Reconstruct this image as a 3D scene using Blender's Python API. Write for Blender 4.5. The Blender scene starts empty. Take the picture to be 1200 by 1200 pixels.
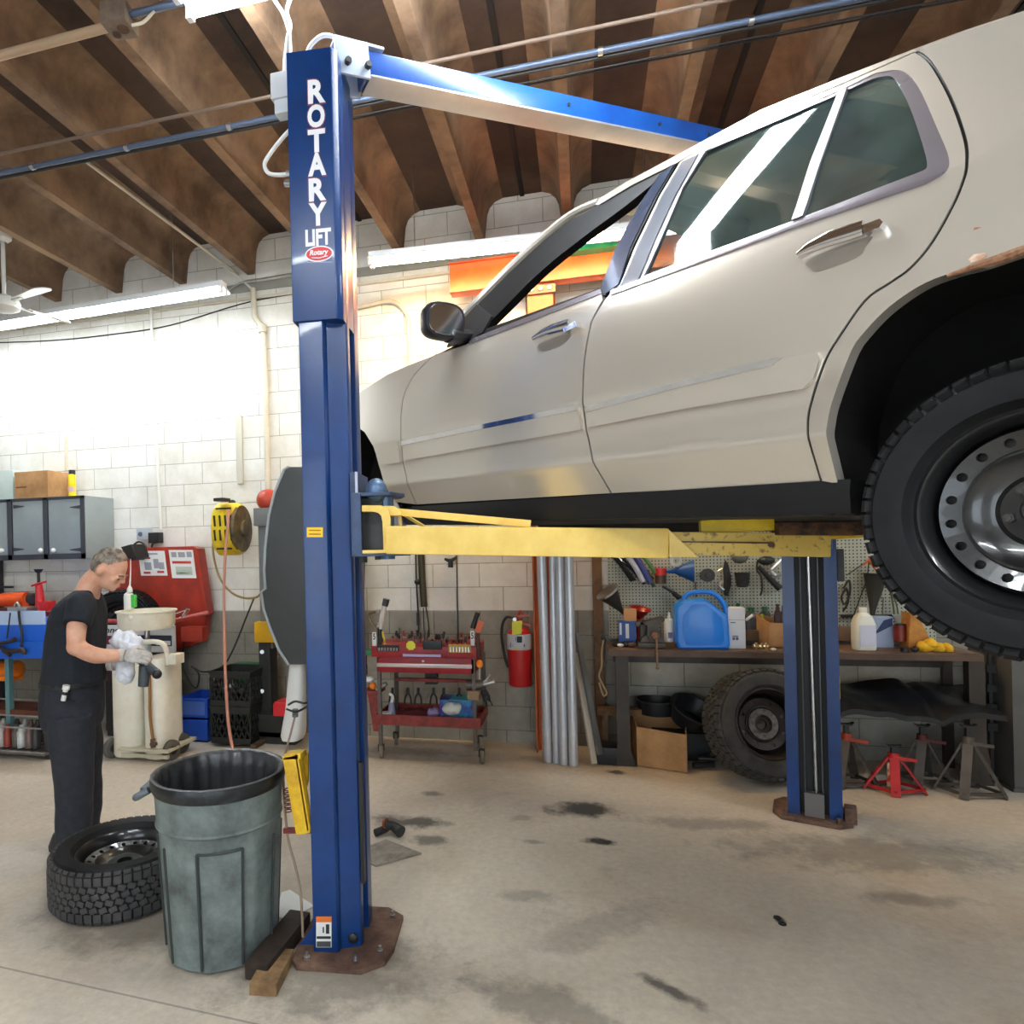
import bpy, bmesh, math, random
from mathutils import Vector, Matrix, Euler
from mathutils import noise as mnoise
random.seed(7)
C = bpy.context.scene.collection
PI = math.pi
V = Vector

# ------------------------------------------------------------------ camera
F, CX, CY = 770.0, 485.0, 645.3
CAMH = 1.65
YAW, ROLL = math.radians(14.28), math.radians(-1.40)
CAMR = Matrix.Rotation(YAW, 3, 'Z') @ Matrix.Rotation(PI / 2, 3, 'X') @ Matrix.Rotation(ROLL, 3, 'Z')
CAMP = V((0, 0, CAMH))
FWD = CAMR @ V((0, 0, -1))


def ray(x, y):
    return CAMR @ V(((x - CX) / F, -(y - CY) / F, -1.0))


def P(x, y, Y=None, Z=None, X=None, D=None):
    """world point seen at photo pixel (x, y) on a given world plane"""
    d = ray(x, y)
    if Y is not None:
        t = Y / d.y
    elif Z is not None:
        t = (Z - CAMH) / d.z
    elif X is not None:
        t = X / d.x
    else:
        t = D
    return CAMP + d * t


def Pplane(x, y, p0, n):
    d = ray(x, y)
    t = (p0 - CAMP).dot(n) / d.dot(n)
    return CAMP + d * t


# ------------------------------------------------------------------ materials
MATS = {}


def mat(name, col, rough=0.5, metal=0.0, var=0.0, vscale=6.0, col2=None, bump=0.0, bscale=40.0, coat=0.0,
        emit=None, estr=0.0, trans=0.0, spec=0.5, alpha=1.0, detail=6.0, thr=(0.35, 0.65), ior=1.45):
    if name in MATS:
        return MATS[name]
    m = bpy.data.materials.new(name)
    m.use_nodes = True
    nt = m.node_tree
    b = nt.nodes['Principled BSDF']
    c = (col[0], col[1], col[2], 1)
    b.inputs['Base Color'].default_value = c
    b.inputs['Roughness'].default_value = rough
    b.inputs['Metallic'].default_value = metal
    b.inputs['Specular IOR Level'].default_value = spec
    b.inputs['IOR'].default_value = ior
    if coat:
        b.inputs['Coat Weight'].default_value = coat
        b.inputs['Coat Roughness'].default_value = 0.05
    if trans:
        b.inputs['Transmission Weight'].default_value = trans
    if alpha < 1:
        b.inputs['Alpha'].default_value = alpha
    if emit:
        b.inputs['Emission Color'].default_value = (emit[0], emit[1], emit[2], 1)
        b.inputs['Emission Strength'].default_value = estr
    tc = None
    if col2 is not None or var > 0 or bump > 0:
        tc = nt.nodes.new('ShaderNodeTexCoord')
    if col2 is None and var > 0:
        col2 = tuple(max(0, v * (1 - var)) for v in col)
    if col2 is not None:
        n = nt.nodes.new('ShaderNodeTexNoise')
        n.inputs['Scale'].default_value = vscale
        n.inputs['Detail'].default_value = detail
        n.inputs['Roughness'].default_value = 0.65
        nt.links.new(tc.outputs['Object'], n.inputs['Vector'])
        r = nt.nodes.new('ShaderNodeValToRGB')
        r.color_ramp.elements[0].position = thr[0]
        r.color_ramp.elements[1].position = thr[1]
        r.color_ramp.elements[0].color = c
        r.color_ramp.elements[1].color = (col2[0], col2[1], col2[2], 1)
        nt.links.new(n.outputs['Fac'], r.inputs['Fac'])
        nt.links.new(r.outputs['Color'], b.inputs['Base Color'])
    if bump > 0:
        n2 = nt.nodes.new('ShaderNodeTexNoise')
        n2.inputs['Scale'].default_value = bscale
        n2.inputs['Detail'].default_value = 4
        nt.links.new(tc.outputs['Object'], n2.inputs['Vector'])
        bp = nt.nodes.new('ShaderNodeBump')
        bp.inputs['Strength'].default_value = bump
        bp.inputs['Distance'].default_value = 0.01
        nt.links.new(n2.outputs['Fac'], bp.inputs['Height'])
        nt.links.new(bp.outputs['Normal'], b.inputs['Normal'])
    MATS[name] = m
    return m


def srgb(r, g, b):
    f = lambda v: (v / 255 / 12.92) if v / 255 <= 0.04045 else ((v / 255 + 0.055) / 1.055) ** 2.4
    return (f(r), f(g), f(b))


# ------------------------------------------------------------------ mesh builder
class MB:
    def __init__(self):
        self.bm = bmesh.new()

    def _merge(self, b2, M=None):
        if M is not None:
            bmesh.ops.transform(b2, matrix=M, verts=b2.verts)
        vm = {}
        for v in b2.verts:
            vm[v] = self.bm.verts.new(v.co)
        for f in b2.faces:
            try:
                self.bm.faces.new([vm[v] for v in f.verts])
            except ValueError:
                pass
        b2.free()
        return self

    def box(self, c, s, rot=None, bev=0.0, seg=2):
        b = bmesh.new()
        bmesh.ops.create_cube(b, size=1.0)
        bmesh.ops.scale(b, vec=V(s), verts=b.verts)
        if bev > 0:
            bv = min(bev, min(s) * 0.45)
            bmesh.ops.bevel(b, geom=b.edges[:], offset=bv, segments=seg, profile=0.7, affect='EDGES')
        M = Matrix.Translation(V(c))
        if rot is not None:
            M = M @ (rot.to_4x4() if isinstance(rot, Matrix) else Euler(rot).to_matrix().to_4x4())
        return self._merge(b, M)

    def span(self, a, b_, bev=0.0):
        a, b_ = V(a), V(b_)
        return self.box((a + b_) / 2, [max(abs(b_[i] - a[i]), 1e-4) for i in range(3)], bev=bev)

    def bar(self, p0, p1, w, h, up=(0, 0, 1), bev=0.0):
        """rectangular bar from p0 to p1, w across, h along 'up'"""
        p0, p1 = V(p0), V(p1)
        d = p1 - p0
        L = d.length
        z = d.normalized()
        u = V(up)
        x = u.cross(z)
        if x.length < 1e-6:
            x = V((1, 0, 0)).cross(z)
        x.normalize()
        y = z.cross(x)
        M = Matrix((x, y, z)).transposed()
        return self.box((p0 + p1) / 2, (w, h, L), rot=M, bev=bev)

    def cyl(self, p0, p1, r0, r1=None, n=16, caps=True):
        if r1 is None:
            r1 = r0
        p0, p1 = V(p0), V(p1)
        d = (p1 - p0).normalized()
        a = d.orthogonal().normalized()
        c = d.cross(a)
        A, B = [], []
        for i in range(n):
            t = 2 * PI * i / n
            o = a * math.cos(t) + c * math.sin(t)
            A.append(self.bm.verts.new(p0 + o * r0))
            B.append(self.bm.verts.new(p1 + o * r1))
        for i in range(n):
            j = (i + 1) % n
            self.bm.faces.new((A[i], A[j], B[j], B[i]))
        if caps:
            self.bm.faces.new(A[::-1])
            self.bm.faces.new(B)
        return self

    def tube(self, pts, r, n=8, smooth=True, closed=False):
        """tube along a polyline; r number or list"""
        pts = [V(p) for p in pts]
        if smooth and len(pts) > 2:
            rr = r if isinstance(r, (list, tuple)) else None
            pts, rr = catmull(pts, 6, rr)
            if rr:
                r = rr
        k = len(pts)
        rs = r if isinstance(r, (list, tuple)) else [r] * k
        t0 = (pts[1] - pts[0]).normalized()
        nrm = t0.orthogonal().normalized()
        rings = []
        for i, p in enumerate(pts):
            if i == 0:
                t = t0
            elif i == k - 1:
                t = (pts[i] - pts[i - 1]).normalized()
            else:
                t = (pts[i + 1] - pts[i - 1])
                if t.length < 1e-9:
                    t = pts[i] - pts[i - 1]
                t.normalize()
            nrm = (nrm - t * nrm.dot(t))
            if nrm.length < 1e-6:
                nrm = t.orthogonal()
            nrm.normalize()
            bb = t.cross(nrm)
            rings.append([self.bm.verts.new(p + (nrm * math.cos(2 * PI * q / n) + bb * math.sin(2 * PI * q / n)) * rs[i]) for q in range(n)])
        for i in range(k - 1):
            for q in range(n):
                w = (q + 1) % n
                self.bm.faces.new((rings[i][q], rings[i][w], rings[i + 1][w], rings[i + 1][q]))
        self.bm.faces.new(rings[0][::-1])
        self.bm.faces.new(rings[-1])
        return self

    def lathe(self, prof, o=(0, 0, 0), axis=(0, 0, 1), n=32, caps=False, xdir=None):
        """prof: list of (radius, height along axis)"""
        o, ax = V(o), V(axis).normalized()
        a = (V(xdir) if xdir else ax.orthogonal()).normalized()
        c = ax.cross(a)
        rings = []
        for (r, h) in prof:
            if r < 1e-6:
                rings.append([self.bm.verts.new(o + ax * h)])
            else:
                rings.append([self.bm.verts.new(o + ax * h + (a * math.cos(2 * PI * i / n) + c * math.sin(2 * PI * i / n)) * r) for i in range(n)])
        for A, B in zip(rings, rings[1:]):
            for i in range(n):
                j = (i + 1) % n
                if len(A) == 1 and len(B) == 1:
                    continue
                if len(A) == 1:
                    self.bm.faces.new((A[0], B[j], B[i]))
                elif len(B) == 1:
                    self.bm.faces.new((A[i], A[j], B[0]))
                else:
                    self.bm.faces.new((A[i], A[j], B[j], B[i]))
        if caps:
            if len(rings[0]) > 1:
                self.bm.faces.new(rings[0][::-1])
            if len(rings[-1]) > 1:
                self.bm.faces.new(rings[-1])
        return self

    def prism(self, poly, ext, bev=0.0):
        """poly: list of 3D points, extruded by vector ext"""
        b = bmesh.new()
        A = [b.verts.new(V(p)) for p in poly]
        B = [b.verts.new(V(p) + V(ext)) for p in poly]
        n = len(A)
        b.faces.new(A)
        b.faces.new(B[::-1])
        for i in range(n):
            j = (i + 1) % n
            b.faces.new((A[j], A[i], B[i], B[j]))
        if bev > 0:
            bmesh.ops.bevel(b, geom=b.edges[:], offset=bev, segments=2, profile=0.7, affect='EDGES')
        return self._merge(b)

    def ell(self, c, r, n=16, m=10, rot=None):
        b = bmesh.new()
        bmesh.ops.create_uvsphere(b, u_segments=n, v_segments=m, radius=1.0)
        M = Matrix.Translation(V(c))
        if rot is not None:
            M = M @ (rot.to_4x4() if isinstance(rot, Matrix) else Euler(rot).to_matrix().to_4x4())
        r = (r, r, r) if not isinstance(r, (tuple, list, Vector)) else r
        M = M @ Matrix.Diagonal((r[0], r[1], r[2], 1))
        return self._merge(b, M)

    def loft(self, secs, caps=True):
        """secs: list of equal-length point rings"""
        rings = [[self.bm.verts.new(V(p)) for p in s] for s in secs]
        n = len(rings[0])
        for A, B in zip(rings, rings[1:]):
            for i in range(n):
                j = (i + 1) % n
                self.bm.faces.new((A[i], A[j], B[j], B[i]))
        if caps:
            self.bm.faces.new(rings[0][::-1])
            self.bm.faces.new(rings[-1])
        return self

    def quad(self, *pts):
        self.bm.faces.new([self.bm.verts.new(V(p)) for p in pts])
        return self

    def grid(self, fn, nu, nv):
        vs = [[self.bm.verts.new(V(fn(i / nu, j / nv))) for j in range(nv + 1)] for i in range(nu + 1)]
        for i in range(nu):
            for j in range(nv):
                self.bm.faces.new((vs[i][j], vs[i + 1][j], vs[i + 1][j + 1], vs[i][j + 1]))
        return self


def catmull(pts, k, rs=None):
    out, ro = [], []
    n = len(pts)
    for i in range(n - 1):
        p0, p1, p2, p3 = pts[max(i - 1, 0)], pts[i], pts[i + 1], pts[min(i + 2, n - 1)]
        for s in range(k):
            t = s / k
            out.append(0.5 * ((2 * p1) + (p2 - p0) * t + (2 * p0 - 5 * p1 + 4 * p2 - p3) * t * t + (3 * p1 - p0 - 3 * p2 + p3) * t ** 3))
            if rs:
                ro.append(rs[i] * (1 - t) + rs[i + 1] * t)
    out.append(pts[-1])
    if rs:
        ro.append(rs[-1])
    return out, (ro if rs else None)


def wloc(o):
    l = V((0, 0, 0))
    while o is not None:
        l = l + V(o.location)
        o = o.parent
    return l


def obj(name, mb, material, parent=None, local=False, angle=35, origin=None, recalc=True):
    """link a builder as ONE mesh object; geometry is given in world space unless local"""
    bm = mb.bm if isinstance(mb, MB) else mb
    if recalc:
        bmesh.ops.recalc_face_normals(bm, faces=bm.faces)
    me = bpy.data.meshes.new(name)
    bm.to_mesh(me)
    bm.free()
    o = bpy.data.objects.new(name, me)
    C.objects.link(o)
    if material is not None:
        me.materials.append(material)
    if parent is not None:
        o.parent = parent
        if not local:
            me.transform(Matrix.Translation(-wloc(parent)))
    elif not local:
        # top-level single mesh: origin at its base
        if origin is None and len(me.vertices):
            xs = [v.co for v in me.vertices]
            mn = V([min(p[i] for p in xs) for i in range(3)])
            mx = V([max(p[i] for p in xs) for i in range(3)])
            origin = V(((mn.x + mx.x) / 2, (mn.y + mx.y) / 2, mn.z))
        if origin is not None:
            me.transform(Matrix.Translation(-V(origin)))
            o.location = origin
    if angle is not None:
        me.polygons.foreach_set('use_smooth', [True] * len(me.polygons))
        me.set_sharp_from_angle(angle=math.radians(angle))
    return o


def tag(o, label, cat, group=None, kind=None):
    o['label'] = label
    o['category'] = cat
    if group:
        o['group'] = group
    if kind:
        o['kind'] = kind
    return o


def thing(name, label, cat, loc=(0, 0, 0), group=None):
    o = bpy.data.objects.new(name, None)
    o.empty_display_size = 0.1
    C.objects.link(o)
    o.location = V(loc)
    return tag(o, label, cat, group)


def single(name, mb, m, label, cat, group=None, **k):
    return tag(obj(name, mb, m, **k), label, cat, group)


def struct(name, mb, m, **k):
    o = obj(name, mb, m, **k)
    o['kind'] = 'structure'
    return o


def dup(root, loc, rotz=0.0, label=None, group=None, scale=None):
    r = root.copy()
    C.objects.link(r)
    r.location = V(loc)
    r.rotation_euler = (0, 0, rotz)
    if scale:
        r.scale = scale
    if label:
        r['label'] = label
    if group:
        r['group'] = group
    for ch in list(root.children):
        c = ch.copy()
        C.objects.link(c)
        c.parent = r
        for g in ch.children:
            d = g.copy()
            C.objects.link(d)
            d.parent = c
    return r


def text_mb(body, size, origin, xdir, ydir, sx=1.0, bold=0.0, ext=0.001, align='CENTER', shear=0.0, fit=None):
    """lettering as mesh; origin = centre of the word; fit=(width,height) scales to fit"""
    cu = bpy.data.curves.new('lettering', 'FONT')
    cu.body = body
    cu.size = 1.0
    cu.extrude = 0.0
    cu.offset = bold
    cu.shear = shear
    cu.resolution_u = 4
    t = bpy.data.objects.new('lettering', cu)
    C.objects.link(t)
    dg = bpy.context.evaluated_depsgraph_get()
    dg.update()
    me = bpy.data.meshes.new_from_object(t.evaluated_get(dg))
    bpy.data.objects.remove(t)
    xs = [v.co.x for v in me.vertices]
    ys = [v.co.y for v in me.vertices]
    w, h = max(xs) - min(xs), max(ys) - min(ys)
    mx, my = (max(xs) + min(xs)) / 2, (max(ys) + min(ys)) / 2
    if fit:
        kx, ky = fit[0] / w, fit[1] / h
    else:
        kx, ky = size * sx, size
    xd, yd = V(xdir).normalized(), V(ydir).normalized()
    zd = xd.cross(yd)
    mb = MB()
    bm = bmesh.new()
    bm.from_mesh(me)
    bpy.data.meshes.remove(me)
    r = bmesh.ops.extrude_face_region(bm, geom=bm.faces[:])
    up = [g for g in r['geom'] if isinstance(g, bmesh.types.BMVert)]
    for v in up:
        v.co.z += 1.0
    for v in bm.verts:
        v.co = V(origin) + xd * ((v.co.x - mx) * kx) + yd * ((v.co.y - my) * ky) + zd * (v.co.z * ext)
    mb._merge(bm)
    return mb


def remesh(mb, voxel, smooth=3, sub=0):
    """voxel-union of everything in the builder -> new MB"""
    me = bpy.data.meshes.new('tmp')
    bmesh.ops.recalc_face_normals(mb.bm, faces=mb.bm.faces)
    mb.bm.to_mesh(me)
    mb.bm.free()
    o = bpy.data.objects.new('tmp', me)
    C.objects.link(o)
    md = o.modifiers.new('r', 'REMESH')
    md.mode = 'VOXEL'
    md.voxel_size = voxel
    if smooth:
        s = o.modifiers.new('s', 'SMOOTH')
        s.factor = 0.5
        s.iterations = smooth
    dg = bpy.context.evaluated_depsgraph_get()
    dg.update()
    m2 = bpy.data.meshes.new_from_object(o.evaluated_get(dg))
    bpy.data.objects.remove(o)
    bpy.data.meshes.remove(me)
    r = MB()
    r.bm.from_mesh(m2)
    bpy.data.meshes.remove(m2)
    return r


def ring(c, rx, ry, xd=(1, 0, 0), yd=(0, 1, 0), n=20, p=2.0):
    """superellipse ring"""
    c, xd, yd = V(c), V(xd), V(yd)
    out = []
    for i in range(n):
        t = 2 * PI * i / n
        ct, st = math.cos(t), math.sin(t)
        out.append(c + xd * (rx * math.copysign(abs(ct) ** (2 / p), ct)) + yd * (ry * math.copysign(abs(st) ** (2 / p), st)))
    return out


def pspan(x0, y0, x1, y1, Y):
    """world rectangle (X0, Z0, X1, Z1) on plane Y whose mid-lines hit the photo rectangle"""
    ym, xm = (y0 + y1) / 2, (x0 + x1) / 2
    return P(x0, ym, Y=Y).x, P(xm, y1, Y=Y).z, P(x1, ym, Y=Y).x, P(xm, y0, Y=Y).z


def pbox(mb, x0, y0, x1, y1, Y, depth, bev=0.0):
    X0, Z0, X1, Z1 = pspan(x0, y0, x1, y1, Y)
    return mb.span((X0, Y, Z0), (X1, Y + depth, Z1), bev=bev)


def objs(name, mb, material, parent, gap=.004, **k):
    """one object per separate piece of the builder (pieces that touch stay together)"""
    bm = mb.bm
    bm.verts.index_update()
    seen, isl = set(), []
    for v in bm.verts:
        if v in seen:
            continue
        st, comp = [v], []
        seen.add(v)
        while st:
            q = st.pop()
            comp.append(q)
            for e in q.link_edges:
                o = e.other_vert(q)
                if o not in seen:
                    seen.add(o)
                    st.append(o)
        isl.append(comp)
    boxes = []
    for c in isl:
        boxes.append([[c], V([min(v.co[i] for v in c) - gap for i in range(3)]), V([max(v.co[i] for v in c) + gap for i in range(3)])])
    done = False
    while not done:
        done = True
        for i in range(len(boxes)):
            for j in range(i + 1, len(boxes)):
                a, b = boxes[i], boxes[j]
                if all(a[1][q] <= b[2][q] and b[1][q] <= a[2][q] for q in range(3)):
                    a[0] += b[0]
                    a[1] = V([min(a[1][q], b[1][q]) for q in range(3)])
                    a[2] = V([max(a[2][q], b[2][q]) for q in range(3)])
                    boxes.pop(j)
                    done = False
                    break
            if not done:
                break
    out = []
    for comps, _, _ in boxes:
        m2 = MB()
        vm = {}
        vs = [v for c in comps for v in c]
        fs = set(f for v in vs for f in v.link_faces)
        for v in vs:
            vm[v] = m2.bm.verts.new(v.co)
        for f in fs:
            m2.bm.faces.new([vm[v] for v in f.verts])
        out.append(obj(name, m2, material, parent, **k))
    bm.free()
    return out


# common materials
M = {}
M['white_paint'] = mat('white_paint', (.72, .71, .67), .5, var=.12, vscale=9)
M['steel'] = mat('bare_steel', (.55, .55, .55), .3, metal=1, var=.25, vscale=20)
M['chrome'] = mat('chrome', (.85, .86, .9), .08, metal=1)
M['dark_metal'] = mat('dark_metal', (.045, .045, .045), .45, metal=.6, var=.3, vscale=15)
M['black_plastic'] = mat('black_plastic', (.012, .012, .013), .42, bump=.05)
M['rubber'] = mat('black_rubber', (.014, .014, .015), .62, col2=(.03, .03, .03), vscale=12)
M['red_paint'] = mat('red_paint', srgb(150, 30, 28), .38, col2=srgb(92, 22, 20), vscale=12)
M['blue_paint'] = mat('blue_paint', srgb(14, 72, 152), .3, col2=srgb(8, 50, 112), vscale=5, coat=.2)
M['yellow_paint'] = mat('yellow_paint', srgb(238, 206, 112), .42, col2=srgb(226, 188, 88), vscale=9)
M['cardboard'] = mat('cardboard', srgb(186, 142, 96), .85, col2=srgb(156, 114, 72), vscale=5)
M['wood'] = mat('aged_wood', srgb(132, 98, 62), .8, col2=srgb(84, 58, 36), vscale=16, bump=.2)
M['cable'] = mat('black_cable', (.015, .015, .015), .5)
M['white_plastic'] = mat('white_plastic', (.75, .75, .73), .4)
M['cream_pipe'] = mat('cream_painted_pipe', srgb(216, 208, 188), .5, var=.15, vscale=8)
M['orange'] = mat('orange_paint', srgb(226, 98, 40), .45, col2=srgb(196, 78, 34), vscale=6)
M['rust'] = mat('rusty_steel', srgb(120, 92, 76), .75, metal=.2, col2=srgb(74, 52, 44), vscale=11, bump=.3)
M['paper'] = mat('paper', (.75, .75, .72), .8)
# ================================================================== ROOM
WY = 5.60           # back wall plane
XL, XR, YF = -7.2, 6.8, -5.2
DECK, STEM = 4.62, 4.27


def nodes_of(m):
    m.use_nodes = True
    return m.node_tree, m.node_tree.nodes, m.node_tree.links


def floor_material():
    m = bpy.data.materials.new('stained_concrete')
    nt, N, L = nodes_of(m)
    b = N['Principled BSDF']
    tc = N.new('ShaderNodeTexCoord')
    def noise(scale, detail=6, rough=.6, dist=0.0):
        n = N.new('ShaderNodeTexNoise')
        n.inputs['Scale'].default_value = scale
        n.inputs['Detail'].default_value = detail
        n.inputs['Roughness'].default_value = rough
        n.inputs['Distortion'].default_value = dist
        L.new(tc.outputs['Object'], n.inputs['Vector'])
        return n
    def ramp(src, p0, p1, c0, c1):
        r = N.new('ShaderNodeValToRGB')
        r.color_ramp.elements[0].position = p0
        r.color_ramp.elements[1].position = p1
        r.color_ramp.elements[0].color = (*c0, 1)
        r.color_ramp.elements[1].color = (*c1, 1)
        L.new(src, r.inputs['Fac'])
        return r
    def mix(fac, a, c, mode='MIX'):
        x = N.new('ShaderNodeMix')
        x.data_type = 'RGBA'
        x.blend_type = mode
        if isinstance(fac, float):
            x.inputs['Factor'].default_value = fac
        else:
            L.new(fac, x.inputs['Factor'])
        for sock, v in ((x.inputs['A'], a), (x.inputs['B'], c)):
            if isinstance(v, tuple):
                sock.default_value = (*v, 1)
            else:
                L.new(v, sock)
        return x.outputs['Result']
    base = ramp(noise(.55, 8, .62, .6).outputs['Fac'], .34, .68, srgb(186, 174, 159), srgb(224, 211, 191))
    fine = ramp(noise(26, 5, .7).outputs['Fac'], .3, .7, (.78, .78, .78), (1.0, 1.0, 1.0))
    col = mix(1.0, base.outputs['Color'], fine.outputs['Color'], 'MULTIPLY')
    br = ramp(noise(.9, 5, .6, .4).outputs['Fac'], .52, .76, (0, 0, 0), (.55, .55, .55))
    col = mix(br.outputs['Color'], col, srgb(150, 122, 92))
    gr = ramp(noise(2.3, 9, .72, .5).outputs['Fac'], .56, .8, (0, 0, 0), (.5, .5, .5))
    col = mix(gr.outputs['Color'], col, srgb(102, 97, 92))
    sp = ramp(noise(75, 2, .5).outputs['Fac'], .70, .74, (0, 0, 0), (.55, .55, .55))
    col = mix(sp.outputs['Color'], col, srgb(215, 208, 196))
    # oil spots with a shape of their own
    wn = noise(7, 5, .7)
    for (px, py, rx, ry, a, dk) in STAINS:
        c = P(px, py, Z=0)
        mp = N.new('ShaderNodeMapping')
        mp.vector_type = 'TEXTURE'
        mp.inputs['Location'].default_value = (c.x, c.y, 0)
        mp.inputs['Rotation'].default_value = (0, 0, a)
        mp.inputs['Scale'].default_value = (rx, ry, 1)
        L.new(tc.outputs['Object'], mp.inputs['Vector'])
        ln = N.new('ShaderNodeVectorMath')
        ln.operation = 'LENGTH'
        L.new(mp.outputs['Vector'], ln.inputs[0])
        ad = N.new('ShaderNodeMath')
        ad.operation = 'MULTIPLY_ADD'
        L.new(wn.outputs['Fac'], ad.inputs[0])
        ad.inputs[1].default_value = 2.4
        L.new(ln.outputs['Value'], ad.inputs[2])
        r = ramp(ad.outputs['Value'], .0, 1.0, (dk, dk, dk), (0, 0, 0))
        mr = N.new('ShaderNodeMapRange')
        mr.inputs['From Min'].default_value = 1.7
        mr.inputs['From Max'].default_value = 2.35
        L.new(ad.outputs['Value'], mr.inputs['Value'])
        L.new(mr.outputs['Result'], r.inputs['Fac'])
        col = mix(r.outputs['Color'], col, srgb(52, 47, 44))
    # long crack / joint lines
    for (A, B, w) in JOINTS:
        a, e = P(*A, Z=0), P(*B, Z=0)
        d = (e - a).normalized()
        nrm = V((-d.y, d.x, 0))
        dp = N.new('ShaderNodeVectorMath')
        dp.operation = 'DOT_PRODUCT'
        L.new(tc.outputs['Object'], dp.inputs[0])
        dp.inputs[1].default_value = nrm
        sb = N.new('ShaderNodeMath')
        sb.operation = 'SUBTRACT'
        L.new(dp.outputs['Value'], sb.inputs[0])
        sb.inputs[1].default_value = nrm.dot(a)
        ab = N.new('ShaderNodeMath')
        ab.operation = 'ABSOLUTE'
        L.new(sb.outputs['Value'], ab.inputs[0])
        mr = N.new('ShaderNodeMapRange')
        mr.inputs['From Min'].default_value = w * .4
        mr.inputs['From Max'].default_value = w
        mr.inputs['To Min'].default_value = .6
        mr.inputs['To Max'].default_value = 0
        L.new(ab.outputs['Value'], mr.inputs['Value'])
        col = mix(mr.outputs['Result'], col, srgb(96, 88, 80))
    L.new(col, b.inputs['Base Color'])
    rr = ramp(noise(1.6, 6, .6).outputs['Fac'], .3, .7, (.42, .42, .42), (.62, .62, .62))
    L.new(rr.outputs['Color'], b.inputs['Roughness'])
    bp = N.new('ShaderNodeBump')
    bp.inputs['Strength'].default_value = .12
    bp.inputs['Distance'].default_value = .01
    L.new(noise(30, 6, .7).outputs['Fac'], bp.inputs['Height'])
    L.new(bp.outputs['Normal'], b.inputs['Normal'])
    return m


STAINS = [(683, 949, .20, .13, .2, .95), (700, 986, .10, .045, 0, 1.0), (482, 963, .25, .10, .1, .85), (500, 985, .12, .07, .2, .7),
          (722, 905, .07, .05, 0, .9), (612, 958, .07, .04, .5, .3), (505, 930, .08, .05, 0, .6), (625, 986, .06, .035, 0, .5),
          (785, 1160, .14, .035, -.6, .8), (915, 1079, .02, .03, 0, .9), (1080, 1055, .28, .06, .1, .4),
          (190, 1075, .55, .30, .2, .45), (380, 1135, .45, .3, .2, .5), (1030, 1000, .8, .22, .1, .45), (830, 965, .45, .1, .1, .4),
          (700, 1085, .4, .12, .7, .3), (620, 1050, .15, .06, .2, .35), (470, 880, .5, .12, .0, .4), (640, 1180, .35, .12, -.3, .5)]
JOINTS = [((40, 1142), (300, 1200), .006)]

fl = MB().span((XL, YF, -.12), (XR, WY + .3, 0))
struct('floor', fl, floor_material(), local=True, angle=None)


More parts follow.
